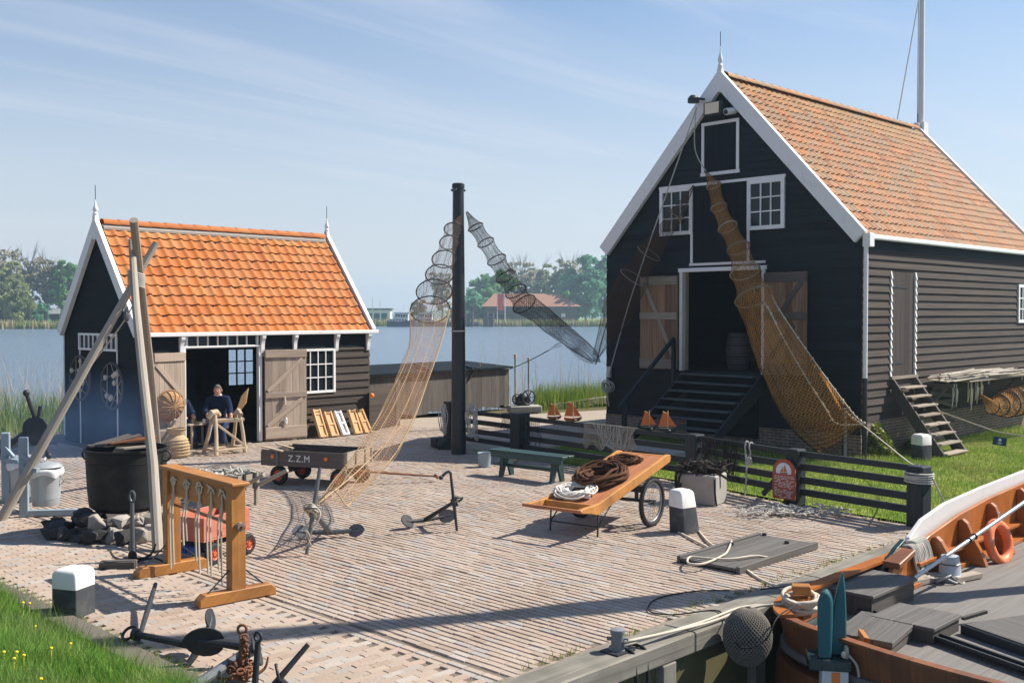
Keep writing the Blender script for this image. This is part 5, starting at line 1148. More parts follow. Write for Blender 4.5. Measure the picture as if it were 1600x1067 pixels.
for k_ in range(40):
    an = k_ * .62; r_ = .055 + .05 * random.random() * (1 if k_ < 28 else .3); z = .06 + .09 * random.random() if k_ < 28 else .15 + (k_ - 28) * .018
    m.torus(g0 + V(r_ * math.cos(an), r_ * math.sin(an) - (.03 if k_ >= 28 else 0), z) if k_ < 28 else g0 + V(.035, -.02, z), V(math.sin(an + k_), math.cos(an * 1.7), random.uniform(-.6, .6)), .03, .009, 12, 5, .65)
m.build('chain', 'rust', t_)
g0 = G(398, 1075, .02); t_ = thing('anchor_stock', 'upright black iron bar with a ring beside the rusty grapnel', 'iron bar', g0); m = MB(); m.tube([g0, g0 + V(.02, .03, .36)], [.026, .022], 10); m.build('bar', 'iron', t_, smooth='auto'); m = MB(); m.torus(g0 + V(.02, .03, .39), V(.6, 1, 0), .035, .012, 14, 6); m.tube([g0 + V(-.02, 0, .35), g0 + V(-.04, -.02, .24)], .010, 6); m.build('ring', 'iron', t_)
g0 = G(440, 1062, .05); t_ = thing('small_anchor', 'small black anchor with a slanting bar at the bottom edge', 'anchor', g0); e = V(.19, .10, .25); m = MB(); m.tube([g0 + V(-.05, -.05, -.02), g0 + e], [.026, .02], 10); m.build('stock', 'iron', t_, smooth='auto')
m = MB(); m.torus(g0 + V(-.03, .0, .05), V(1, .3, .2), .07, .013, 20, 6); m.build('ring', 'iron', t_); m = MB(); m.tube(spline([g0 + V(.0, -.02, 0), g0 + V(.08, -.12, -.02), g0 + V(.15, -.25, -.02)], 4), .03, 8); fluke(m, g0 + V(.15, -.28, .02), V(.3, -1, .1), UP, .2, .15); m.build('arm', 'iron', t_)
# old anchor standing in the reeds
hd = D(56, 662, 16.6); cr = D(8, 700, 16.9); t_ = anchor('tall dark anchor standing before the reeds behind the dustbins', hd + V(.0, 0, -.02), cr, D(41, 614, 16.5), D(76, 712, 16.7), V(.25, .8, .3), .3, .2, 'iron', True, .2, .045)
m = MB(); fluke(m, D(56, 674, 16.5), V(.1, 0, -1), V(0, 1, 0), .46, .40, .05); m.tube([D(57, 668, 16.55), D(63, 634, 16.5)], .03, 8); m.build('fluke', 'iron', t_)
# grapnel by the hearth
g0 = G(207, 876); t_ = thing('grapnel', 'upright four clawed grapnel anchor before the hearth stones', 'grapnel', g0)
m = MB(); m.tube([g0 + UP * .03, g0 + UP * .4, g0 + V(0, .01, .68)], [.032, .027, .022], 10); m.build('shank', 'iron_grey', t_, smooth='auto'); m = MB(); m.torus(g0 + V(0, .01, .76), V(.3, 1, 0), .035, .013, 16, 6, 1.8); m.build('ring', 'iron_grey', t_)
for k_ in range(4):
    an = k_ * 1.571 + .35; e = V(math.cos(an), math.sin(an), 0); m = MB(); m.tube(spline([g0 + UP * .06, g0 + e * .11 + UP * .02, g0 + e * .21 + UP * .07, g0 + e * .26 + UP * .18], 4), [.024 - .0012 * i for i in range(13)], 7); fluke(m, g0 + e * .235 + UP * .12, e * .4 + UP, e, .14, .10, .012); m.build('claw', 'iron_grey' if k_ == 2 else 'iron', t_)
g0 = G(188, 889); m = MB(); m.beam(g0 + V(-.24, .02, .045), g0 + V(.16, .06, .045), .12, .09); o = m.build('wood_block', 'grey_wood_dark', bevel=.01); tag(o, 'dark wooden block lying behind the foreground bollard', 'block')
rope('yard_rope', 'thin dark rope lying on the bricks from the wood block', [G(156, 890, .012), G(200, 880, .02), G(240, 872, .012), G(262, 880, .012), G(300, 884, .012)], .01, 'rope_black', n=5)
# --- rope making frame
pa, pb = V(-3.82, 11.72, 0), V(-2.80, 10.58, 0); dx = (pb - pa).normalized(); nx_ = V(-dx.y, dx.x, 0); hgt = 1.19
t_ = thing('rope_stand', 'varnished orange wood frame hung with knotted pale ropes', 'frame', (pa + pb) / 2)
for p in (pa, pb): m = MB(); m.obox(p - dx * .06 - nx_ * .08 + UP * .10, dx * .12, nx_ * .16, UP * (hgt - .12)); m.build('post', 'orange_wood', t_, bevel=.006)
m = MB(); m.obox(pa + dx * .062 - nx_ * .045 + UP * (hgt - .30), dx * ((pb - pa).length - .124), nx_ * .06, UP * .28); m.build('knot_board', 'orange_wood', t_, bevel=.004)
m = MB(); m.obox(pa - dx * .12 - nx_ * .10 + UP * (hgt - .018), dx * ((pb - pa).length + .24), nx_ * .20, UP * .035); m.build('top_cap', 'orange_wood', t_, bevel=.008)
for p in (pa, pb):
    c = p; f_ = nx_; P = [c - f_ * .42 + UP * 0, c + f_ * .42, c + f_ * .42 + UP * .07, c + f_ * .36 + UP * .12, c - f_ * .36 + UP * .12, c - f_ * .42 + UP * .07]; m = MB(); m.prism([q - dx * .065 for q in P], dx * .13); m.build('foot', 'orange_wood', t_, bevel=.008)
    m = MB()
    for sg in (-1, 1): m.tube([p + f_ * sg * .30 + UP * .125, p + f_ * sg * .05 + UP * .34], .008, 5)
    m.build('stay', 'iron', t_)
m = MB(); m.tube([pa + dx * .0 + UP * .78, pb + dx * .17 + UP * .76], .02, 8); m.build('rod', 'hull_wood', t_, smooth='auto'); m = MB(); m.tube([pb + dx * .07 + UP * .765, pb + dx * .13 + UP * .762], .045, 10); m.build('peg', 'grey_wood', t_)
Ln = (pb - pa).length
for i, (q, l1, l2) in enumerate(((.12, .98, .92), (.34, .66, .60), (.54, .78, .90), (.72, .86, .88), (.88, .78, .92))):
    c = pa + dx * Ln * q - nx_ * .058 + UP * (hgt - .13); m = MB()
    if i < 3: m.torus(c, nx_, .045 + .008 * i, .010, 18, 5); m.torus(c + V(0, 0, -.02), nx_ + dx * .3, .03, .010, 16, 5); m.tube(spline([c + dx * -.08 + UP * .0, c + UP * .03, c + dx * .09 + UP * .02], 4), .009, 5)
    else:
        for k_ in range(4): m.tube(spline([c + dx * random.uniform(-.10, -.05) + UP * random.uniform(-.03, .06), c + dx * .01 + UP * .04, c + dx * random.uniform(.05, .11) + UP * random.uniform(-.04, .04)], 4), .008, 5)
    for sg, l_ in ((-1, l1), (1, l2)): m.tube(spline([c, c + UP * -.16 + dx * .012 * sg, c - nx_ * .03 + UP * -.35 + dx * .035 * sg, c - nx_ * .02 + UP * -l_ + dx * .04 * sg], 4), .0115, 6)
    m.ell(c + UP * -.17, .026, .022, .04, 8, 6); o = m.build('hanging_rope', 'rope'); tag(o, ['knotted rope pair hanging at the far left end of the rope frame', 'short looped rope, second from the left post on the rope frame', 'knotted rope hanging at the middle of the rope frame', 'rope with spread knots left of the last one on the rope frame', 'rope hanging next to the front post of the rope frame'][i], 'rope', 'ropes hanging on the rope frame')
# --- wheel helper
def wheel(parent, c, ax, r, w, rim=.55, tmat='rubber', rmat='rim_red', lugs=True):
    ax = Vector(ax).normalized(); m = MB(); m.lathe(c - ax * w / 2, [(r * rim, 0), (r * .86, 0), (r * .97, w * .2), (r, w * .5), (r * .97, w * .8), (r * .86, w), (r * rim, w)], 28, ax=ax, cap=False); t_ = m.build('wheel', tmat, parent, smooth='auto')
    m = MB(); m.lathe(c - ax * w * .42, [(0, .0), (r * .18, 0), (r * .2, w * .12), (r * .45, w * .16), (r * rim, w * .02), (r * rim + .004, w * .84), (r * .45, w * .68), (r * .2, w * .74), (0, w * .84)], 22, ax=ax); m.build('rim', rmat, t_, smooth='auto')
    m = MB(); x = ax.orthogonal().normalized(); y = ax.cross(x)
    for k_ in range(6): an = k_ * 1.047; m.tube([c + (x * math.cos(an) + y * math.sin(an)) * r * .33 - ax * w * .47, c + (x * math.cos(an) + y * math.sin(an)) * r * .33 + ax * w * .47], r * .05, 6)
    m.build('bolt', 'iron', t_); return t_
# --- black flat wagon with lettering
ca, cbk = D(410, 727, 17.85), D(537, 732, 17.32); ca.z = cbk.z = .33; ex = (cbk - ca); Lw = ex.length; ex.normalize(); ey = V(-ex.y, ex.x, 0); ey = ey if ey.y > 0 else -ey; Wd = .95
t_ = thing('hand_wagon', 'long dark flat wagon with white letters and orange rimmed wheels', 'wagon', (ca + cbk) / 2 * 1 + ey * .5 - UP * .33)
m = MB(); m.obox(ca, ex * Lw, ey * Wd, UP * .05)
m.build('bed', 'wagon_wood', t_); hB = .27
m = MB(); m.obox(ca - ey * .03, ex * Lw, ey * .03, UP * (hB + .0)); fb = m.build('side_board', 'wagon_wood', t_, bevel=.004)
m = MB(); m.obox(ca + ey * Wd, ex * Lw, ey * .03, UP * (hB - .02)); m.build('side_board', 'wagon_wood', t_, bevel=.004)
m = MB(); m.obox(cbk, ex * .03, ey * Wd, UP * hB); 
for q in (.02, .34, .68, .90): m.obox(cbk + ex * .031 + ey * q, ex * .02, ey * .04, UP * (hB - .01))
m.build('end_board', 'grey_wood', t_); m = MB(); m.obox(ca - ex * .03, ex * .03, ey * Wd, UP * (hB - .04)); m.build('end_board', 'wagon_wood', t_)
for q in (.145, .80): m = MB(); m.lathe(ca + ex * Lw * q - ey * .035 + UP * .16, [(.035, 0), (.035, .012), (.02, .018), (0, .019)], 14, ax=-ey); m.build('reflector', 'marker_orange', fb)
m = MB(); m.obox(ca + ex * Lw * .185 - ey * .045, ex * .045, ey * .012, UP * .26); m.build('strap', 'iron_grey', fb)
fc = bpy.data.curves.new('lettering', 'FONT'); fc.body = 'Z.Z.M'; fc.size = .155; fc.align_x = 'CENTER'; fc.extrude = .002; fc.space_character = 1.12; fo = bpy.data.objects.new('lettering', fc); COL.objects.link(fo); fc.materials.append(M['lettering'])
bpy.context.view_layer.update(); lm_ = bpy.data.meshes.new_from_object(fo); bpy.data.objects.remove(fo); fo = bpy.data.objects.new('lettering', lm_); COL.objects.link(fo); fo.parent = fb
Mx = Matrix((ex, UP, -ey)).transposed().to_4x4(); Mx.translation = (ca + ex * Lw * .47 - ey * .035 + UP * .09) - t_.location - fb.location; fo.matrix_local = Mx
for q, e_, r_ in ((.14, .05, .165), (.14, .80, .165), (.88, .05, .165), (.88, .80, .165)):
    wheel(t_, ca + ex * (Lw * q + (.08 if e_ < .5 else .1)) + ey * e_ * Wd * 1.02 - UP * (.33 - r_), ey, r_, .10)
m = MB()
for q in (.18, .92): m.obox(ca + ex * (Lw * q - .03) + ey * .1 - UP * .16, ex * .06, ey * .75, UP * .06); m.obox(ca + ex * (Lw * q - .03) + ey * .4 - UP * .1, ex * .06, ey * .12, UP * .1)
m.build('axle', 'iron', t_)
e0 = cbk + ex * .03 + ey * .4 - UP * .08; e1 = D(682, 744, 18.1); m = MB(); m.tube([e0, e1], [.022, .018], 8); m.tube([e1 - ey * .05 + UP * .02, e1 + ey * .05 - UP * .02], .03, 8); m.build('drawbar', 'rust', t_, smooth='auto')
for i, (q, w) in enumerate(((.02, .5), (.1, .42))):
    m = MB(); a = ca + ex * (Lw * q - .1) + ey * (.1 + .25 * i) + UP * (.30 + .02 * i); m.beam(a, a + ex * w - ey * .15 - UP * .04, .06, .02); o = m.build('wood_strip', 'pale_wood'); tag(o, ['pale wooden slat sticking out over the left end of the lettered wagon', 'second pale slat lying across the back of the lettered wagon'][i], 'slat', 'slats lying on the wagon')
# --- little red wagon
wa, wb_ = G(316, 889), G(376, 867); c0 = D(313, 855, 12.15); d1 = (D(373, 836, 12.75) - c0); d1.z = 0; d1.normalize(); d2 = V(-d1.y, d1.x, 0); c0 = V(-3.55, 12.02, .27); t_ = thing('red_handcart', 'small red wooden box wagon with a blue handle behind the rope frame', 'wagon', V(-3.5, 12.4, 0)); Lr, Wr, Hr = .80, .50, .26
m = MB(); m.obox(c0, d1 * Lr, d2 * Wr, UP * .02); m.build('bed', 'red_wagon', t_)
for (o_, e_, n_) in ((c0, d1 * Lr, d2 * .02), (c0 + d2 * (Wr - .02), d1 * Lr, d2 * .02)): m = MB(); m.obox(o_ + UP * .021, e_, n_, UP * Hr); m.build('side_board', 'red_wagon', t_, bevel=.003)
for o_ in (c0 + d2 * .021, c0 + d1 * (Lr - .02) + d2 * .021): m = MB(); m.obox(o_ + UP * .021, d2 * (Wr - .042), d1 * .02, UP * (Hr - .004)); m.build('end_board', 'red_wagon', t_, bevel=.003)
for a, b in ((.10, -.05), (.70, -.05), (.10, Wr + .05), (.70, Wr + .05)): wheel(t_, c0 + d1 * a + d2 * b - UP * (.27 - .125), d2, .125, .07)
m = MB()
for a in (.10, .70): m.beam(c0 + d1 * a - UP * .125, c0 + d1 * a + d2 * Wr - UP * .125, .03, .03); m.beam(c0 + d1 * a + d2 * .1 - UP * .06, c0 + d1 * a + d2 * .4 - UP * .06, .05, .12)
m.beam(c0 + d1 * .1 + d2 * .25 - UP * .12, c0 + d1 * .7 + d2 * .25 - UP * .12, .03, .03); m.build('axle', 'iron', t_)
h0 = c0 - d1 * .02 + d2 * .25 - UP * .12; m = MB(); m.obox(h0 - d2 * .14 - UP * .03, d1 * .1, d2 * .28, UP * .08); m.tube([h0, h0 - d1 * .10 + UP * .08, h0 - d1 * .06 + d2 * .05 + UP * .72], .016, 8); m.tube([h0 - d1 * .06 - d2 * .03 + UP * .72, h0 - d1 * .06 + d2 * .13 + UP * .72], .018, 8); m.build('handle', 'blue_paint', t_, smooth='auto')
# --- wheelbarrow
w0 = V(-4.36, 15.98, 0); ex = V(.86, -.5, 0).normalized(); ey = V(.5, .86, 0).normalized()
t_ = thing('wheelbarrow', 'old grey wooden wheelbarrow piled with nets behind the rope frame', 'wheelbarrow', w0)
for sg in (-1, 1):
    m = MB(); P = w0 + ey * .2 * sg; m.tube([P - ex * .75 + UP * .20 - ey * .08 * sg, P + UP * .24, P + ex * .5 + UP * .32, P + ex * 1.0 + UP * .56 + ey * .05 * sg], [.028, .034, .034, .028], 8); m.build('handle', 'driftwood', t_, smooth='auto'); m = MB(); m.beam(P + ex * .42 + UP * .42, P + ex * .42, .07, .05, ex); m.build('leg', 'grey_wood', t_)
m = MB(); P = w0 + UP * .26
for sg in (-1, 1):
    for i in range(2): m.obox(P - ex * .35 + ey * (.20 * sg + sg * .02 * i) + UP * (.03 + .10 * i), ex * .78, ey * .02, UP * .095)
for i in range(2): m.obox(P + ex * .43 - ey * .22 + UP * (.03 + .10 * i), ex * .02, ey * .44, UP * .095); m.obox(P - ex * .37 - ey * .22 + UP * (.03 + .10 * i), ex * .02, ey * .44, UP * .095)
m.obox(P - ex * .35 - ey * .2, ex * .8, ey * .4, UP * .025); m.build('tray', 'grey_wood', t_, bevel=.003); m = MB()
for q in (-.12, .10): m.obox(P + ex * .452 + ey * q, ex * .02, ey * .05, UP * .24)
m.build('strap', 'iron', t_); wheel(t_, w0 - ex * .78 + UP * .225, ey, .22, .06, .75, 'grey_wood_dark', 'grey_wood')
m = MB()
for k_ in range(60): c = P + ex * random.uniform(-.3, .35) + ey * random.uniform(-.17, .17) + UP * (.12 + random.uniform(0, .13)); m.tube(spline([c, c + V(random.uniform(-.15, .15), random.uniform(-.12, .12), random.uniform(-.03, .08)), c + V(random.uniform(-.2, .2), random.uniform(-.15, .15), 0)], 3), .015, 5)
o = m.build('net_heap', 'rope_grey'); tag(o, 'grey tangle of netting heaped in the wooden wheelbarrow', 'net heap')
# --- tall black pole and its nets
pp = V(-1.11, 21.75, 0); t_ = thing('net_pole', 'tall black pole at the fence with two hoop nets hanging from it', 'pole', pp)
m = MB(); m.tube([pp, pp + UP * 2.5, pp + UP * 5.52], [.155, .14, .115], 18); m.build('pole', 'black_pole', t_, smooth='auto'); m = MB(); m.lathe(pp + UP * 5.50, [(.13, 0), (.13, .08), (.10, .1), (0, .1)], 18); m.build('cap', 'iron', t_)
m = MB()
for an in (.3, 1.6, 3.0, 4.4): m.ell(pp + V(.13 * math.cos(an), .13 * math.sin(an), 5.46), .03, .03, .03, 8, 6)
m.build('bolt', 'iron_grey', t_); m = MB(); m.torus(pp + UP * 2.55, UP, .15, .015, 20, 5); m.build('band', 'rope_grey', t_)
for i, (x, lab) in enumerate(((-.3, 'pale rope ends hanging left of the black pole'), (.27, 'grey rope coil hanging right of the black pole'))):
    m = MB(); c = pp + V(x, -.16, .95)
    for k_ in range(6 + 4 * i): w_ = .015 + .07 * random.random() * (.5 + i); l = .24 + .14 * random.random(); o_ = random.uniform(-.04, .04); m.tube([c + V(o_ + w_ * math.cos(a) + .02 * math.sin(2 * a + k_), -.02 * k_ * .3, -.22 + l * math.sin(a)) for a in np.linspace(0, 6.283, 16)], .009, 5)
    o = m.build('rope_coil', 'rope_grey'); tag(o, lab, 'rope coil', 'ropes on the black pole')
hp_pts = [(708, 358, 14), (702, 379, 15), (694, 405, 19), (687, 429, 22), (678.5, 456, 28), (672, 484, 31)]
tn = thing('fyke_net', 'tan hoop net stretched from the black pole down to an anchor', 'fishing net', (-1.7, 17, 0), 'fyke nets hung up to dry')
def yt(px): a = (px - 800) / CF; t0 = (-a * 21.6 - 1.05) / (1.3 - 8.9 * a) if abs(1.3 - 8.9 * a) > 1e-6 else 0; return t0
hps = []
for i, (x, y, r) in enumerate(hp_pts): Y = 21.3 - .42 * i; hps.append((D(x, y, Y), r * Y / CF * 1.0))
sec = []
for lx, ly, rx, ry, Y, th in ((640, 545, 688, 540, 18.2, .26), (618, 600, 668, 596, 17.2, .22), (590, 655, 648, 650, 16.0, .18), (552, 712, 618, 708, 14.9, .13), (520, 752, 575, 755, 14.0, .08), (497, 785, 548, 785, 13.2, .04)):
    Lp, Rp = D(lx, ly, Y), D(rx, ry, Y); sec.append(((Lp + Rp) / 2, Lp, Rp, th))
fyke(tn, hps, D(720, 338, 21.55), 'net_fine', 'iron', .012, None, 28, tilt=((.25, -.55, -.8), .55))
rings = [ring_pts(hps[-1][0], (.1, -.6, -.7), hps[-1][1], 28)]; m = MB()
n = 28; rg = []
h0c, h0r = hps[-1]; Lp, Rp = h0c - V(h0r, 0, 0), h0c + V(h0r, 0, 0); allsec = [((h0c), Lp, Rp, h0r * .8)] + sec
for c_, Lp, Rp, th in allsec: h = (Lp - Rp) / 2; md = (Lp + Rp) / 2; rg.append([md + h * math.cos(2 * math.pi * i / n) + V(0, .6, .8) * th * math.sin(2 * math.pi * i / n) for i in range(n)])
rg2 = [rg[0]]
for a_, b_ in zip(rg[:-1], rg[1:]):
    for q in (.25, .5, .75, 1.0): rg2.append([x_.lerp(y_, q) for x_, y_ in zip(a_, b_)])
for j in range(len(rg2)):
    ce = sum(rg2[j], V(0, 0, 0)) / n; amp = .20 * min(1, j / 6); rg2[j] = [ce + (p_ - ce) * (1 + amp * math.sin(i * 6.283 / n * 5 + .13 * j) * math.sin(i * 6.283 / n * 2 + 1 - .07 * j)) for i, p_ in enumerate(rg2[j])]
strands(tn, rg2, n, .003, 'wicker', 3); m.sweep(rg2); m.build('netting', 'net_tan', tn, smooth=True)
m = MB(); m.tube(spline([s[1] for s in allsec] + [D(488, 795, 12.7)], 5), .008, 5); m.tube(spline([s[2] for s in allsec] + [D(541, 790, 13.0)], 5), .008, 5); m.tube(spline([allsec[3][2].lerp(allsec[3][1], .3) + V(0, -.15, -.1), D(560, 735, 14.2), D(497, 786, 12.9)], 5), .009, 5)
m.tube(spline([sec[-1][1], D(520, 765, 13.1) + V(0, 0, -.0), D(541, 790, 13.0), sec[-1][2]], 5), .008, 5); m.build('edge_rope', 'wicker', tn, smooth=True)
m = MB(); n = 16; tip = D(541, 790, 13.0); last = sec[-1]; m.sweep([[last[1].lerp(last[2], i / n) for i in range(n + 1)], [last[1].lerp(last[2], .25 + .75 * i / n).lerp(tip, .6) for i in range(n + 1)], [tip for i in range(n + 1)]], closed=False); m.build('tail', 'net_tan', tn)
dkn = thing('fyke_net', 'dark hoop net running from the black pole towards the warehouse over the water', 'fishing net', (.5, 23, 0), 'fyke nets hung up to dry')
hp_pts = [(743, 355, 12.5), (759, 379, 13.5), (776, 406, 15.5), (790.5, 432, 16.5), (806, 455, 17.5), (819, 475, 20)]
hps = [(D(x, y, 21.7 + .28 * i), r * (21.7 + .28 * i) / CF) for i, (x, y, r) in enumerate(hp_pts)]
sec = []
for lx, ly, rx, ry, Y, th in ((834, 503, 857, 481, 23.5, .18), (851, 518, 878, 500, 23.8, .14), (868, 530, 899, 517, 24.1, .11), (883, 541, 918, 533, 24.4, .09), (899, 551, 933, 550, 24.7, .06), (925, 566, 938, 566, 25.0, .02)): Lp, Rp = D(lx, ly, Y), D(rx, ry, Y); sec.append(((Lp + Rp) / 2, Lp, Rp, th))
fyke(dkn, hps, D(729, 331, 21.6), 'net_dark', 'iron', .013, sec, 26, tilt=((.35, .2, -.9), .4))
m = MB(); m.sweep([[V(*D(x, y, Y)) for x, y, Y in r_] for r_ in (((858, 547, 24.1), (880, 541, 24.3), (905, 545, 24.6)), ((872, 536, 24.2), (893, 548, 24.4), (915, 560, 24.8)), ((900, 552, 24.5), (915, 566, 24.7), (931, 569, 25)))], closed=False); m.tube(spline([D(858, 547, 24.1), D(878, 536, 24.2), D(905, 560, 24.7), D(931, 569, 25.0)], 5), .01, 5); m.build('wing', 'net_dark', dkn)
rope('net_line', 'thin line from the dark hoop net down to the plank wall', [D(858, 547, 24.1), D(828, 563, 27), D(796, 577, 30.5)], .012, 'rope_black', n=5)
rope('net_line', 'thin dark line from the end of the dark net up to the warehouse corner', [D(931, 569, 25.0), D(941, 530, 25.2), D(948, 505, 25.4)], .012, 'rope_black', n=5)
# --- fence
fz = (.22, .40, .60, .80)
for i in range(4):
    a, b = FENCE[i], FENCE[i + 1]; d = (b - a).normalized(); n_ = V(d.y, -d.x, 0); n_ = n_ if n_.y < 0 else -n_
    t_ = thing('rail_fence', ['black rail fence bay beside the tall black pole', 'black rail fence bay behind the green bench', 'black rail fence bay in front of the warehouse steps', 'black rail fence bay right of the red sign beside the lawn'][i], 'fence', (a + b) / 2, 'bays of the black rail fence')
    for k_, z in enumerate(fz): m = MB(); e0, e1 = a + d * .09, b - d * .09; m.obox(e0 - n_ * .03 + UP * (z - .05), e1 - e0, n_ * .06, UP * (.10 if k_ < 3 else .085)); m.build('rail', 'fence_black', t_, bevel=.006)
    if i == 2: m = MB(); m.beam(b - d * .1 + UP * .72 - n_ * .07, b - d * .75 + UP * .05 - n_ * .07, .07, .05, n_); m.build('brace', 'fence_black', t_)
for i, (p, w, h) in enumerate(zip(FENCE, (.24, .30, .24, .22, .24), (.98, .90, .86, .86, .84))):
    m = MB(); ang = math.atan2(FENCE[-1].y - FENCE[0].y, FENCE[-1].x - FENCE[0].x); m.box(p, w, w, h, ang); o = m.build('fence_post', 'fence_black', bevel=.02, seg=2)
    tag(o, ['fence post at the far left end next to the tall black pole', 'thick black fence post left of the model boats', 'fence post behind the handcart hung with nets', 'fence post behind the red sign', 'end fence post with rope round it beside the barge'][i], 'post', 'posts of the black rail fence')
m = MB(); m.box(FENCE[0] + V(-.14, -.2, 0), .5, .36, .2, .4); m.rock(FENCE[0] + V(-.05, -.5, .1), .26, .2, .14, .4); o = m.build('foot_stone', 'soot_stone', bevel=.02); tag(o, 'dark stones at the foot of the black pole', 'stone')
# model sailing boats on the top rail
def rail_pt(px): 
    for i in range(4):
        a, b = FENCE[i], FENCE[i + 1]; r0 = a.x / a.y; r1 = b.x / b.y; q = (px - 800) / CF
        if min(r0, r1) - 1e-6 <= q <= max(r0, r1) + 1e-6: 
            t0 = (a.x - q * a.y) / (q * (b.y - a.y) - (b.x - a.x)); return a.lerp(b, t0) + UP * .835, (b - a).normalized()
    return FENCE[-1] + UP * .83, (FENCE[-1] - FENCE[-2]).normalized()
def model_boat(px, label, s, yaw, hull):
    s *= .62; p, d = rail_pt(px); t_ = thing('model_boat', label, 'model boat', p, 'model sailing boats on the fence'); q = Matrix.Rotation(yaw, 3, 'Z'); e = q @ d; n_ = V(-e.y, e.x, 0)
    m = MB(); rg = []
    for x, w, z0, z1 in ((-.24, .03, .07, .13), (-.18, .075, .02, .115), (0, .09, .0, .10), (.16, .07, .015, .12), (.25, .008, .08, .15)): rg.append([p + (e * x + n_ * (w * c_) + UP * z) * s for c_, z in ((-1, z1), (-.75, (z0 + z1) / 2), (0, z0), (.75, (z0 + z1) / 2), (1, z1), (0, z1 - .012))])
    m.sweep(rg); hl = m.build('hull', hull, t_, smooth='auto'); m = MB(); m.obox(p + (e * .06 - n_ * .096 + UP * .05) * s, e * .05 * s, n_ * .004, UP * .035 * s); m.obox(p + (e * .06 + n_ * .092 + UP * .05) * s, e * .05 * s, n_ * .004, UP * .035 * s); m.build('name_plate', 'boat_white', hl)
    m = MB(); m.tube([p + UP * .08 * s + e * .02 * s, p + UP * .58 * s + e * .02 * s], .008, 6); m.tube([p + (e * .0 + UP * .15) * s, p + (e * -.24 + UP * .16) * s], .006, 5); m.tube([p + (e * .02 + UP * .5) * s, p + (e * -.12 + UP * .56) * s], .005, 5); m.build('mast', 'birch', t_)
    m = MB(); m.prism([p + (e * x + UP * z + n_ * .004) * s for x, z in ((.005, .16), (.005, .50), (-.11, .545), (-.23, .17))], n_ * .006); m.build('mainsail', 'sail_cloth', t_); m = MB(); m.prism([p + (e * x + UP * z - n_ * .004) * s for x, z in ((.04, .15), (.025, .47), (.24, .16))], n_ * .006); m.build('jib', 'sail_cloth', t_)
model_boat(866, 'model boat with orange sails on the rail, farthest left of the four', .92, .9, 'hull_wood'); model_boat(895, 'taller model boat with orange sails just right of the leftmost one', 1.12, .8, 'hull_wood')
model_boat(1014, 'dark hulled model boat with orange sails before the steps, nearer the bench', .98, .85, 'fence_black'); model_boat(1043, 'dark hulled model boat with orange sails and slanted jib, farthest right', 1.05, .6, 'fence_black')
# netting draped over the rails
def drape(px0, px1, drop, mat, label, thick=.05, sag=.06, cord=None, nn_=18, cmat='rope_grey'):
    m = MB(); a, d = rail_pt(px0); b, _ = rail_pt(px1); n_ = V(d.y, -d.x, 0); n_ = n_ if n_.y < 0 else -n_; rg = []
    for k_ in range(9):
        z = -drop * k_ / 8; rg.append([a.lerp(b, i / nn_) + UP * (z * (1 + .18 * math.sin(i * 1.3) * k_ / 8) + .012) + n_ * (.05 + .02 * math.sin(i * 2.1 + k_ * .5)) + d * sag * math.sin(k_ * .6) * (.5 - i / nn_) for i in range(nn_ + 1)])
    top = [[q + UP * .0 - n_ * .1 for q in rg[0]]]; m.sweep(top + rg, closed=False); o = m.build('draped_net', mat, smooth=True); tag(o, label, 'net', 'nets draped over the fence')
    if cord:
        m = MB()
        for j in range(cord):
            i0, i1 = sorted(random.sample(range(nn_ + 1), 2)); A, B_ = rg[0][i0] + n_ * .02, rg[0][i1] + n_ * .02; m.tube(spline([A, A.lerp(B_, .25) - UP * drop * random.uniform(.4, .9), A.lerp(B_, .6) - UP * drop * random.uniform(.6, 1.05), B_ - UP * .02], 5), .007, 4)
        m.build('cord', cmat, o)
drape(915, 996, .42, 'net_grey', 'pale grey net draped over the top rail behind the handcart', cord=16)
drape(826, 848, .5, 'net_black', 'dark net hanging on the fence just right of the thick post')
drape(786, 802, .3, 'net_black', 'small dark net bundle hanging left of the thick fence post')
drape(1098, 1128, .5, 'net_dark', 'heavy dark net clump hanging on the fence above the concrete block', cord=10, cmat='net_heap'); drape(1134, 1160, .6, 'net_dark', 'loose dark net strands hanging right of the net clump', cord=12, cmat='net_heap')
for px_, l, lab in ((748, .62, 'thin rope with a hook hanging on the first fence bay'), (1170, .95, 'long rope hung over the rail left of the red sign'), (1176, .3, 'short grey knot hanging from the top rail left of the red sign')):
    p, d = rail_pt(px_); n_ = V(d.y, -d.x, 0); n_ = n_ if n_.y < 0 else -n_; m = MB(); p = p + n_ * .06
    m.tube(spline([p - n_ * .12 - UP * .1, p - n_ * .06 + UP * .02, p + UP * -.02, p - UP * l * .5 + d * .03, p - UP * l * .97 + d * -.02], 5), .013, 6)
    if l < .9: m.ell(p - UP * l * .9, .035, .03, .07, 8, 6); m.torus(p - UP * l * .9, n_, .06, .012, 14, 5)
    o = m.build('hanging_rope', 'rope_grey'); tag(o, lab, 'rope', 'ropes hanging on the fence')
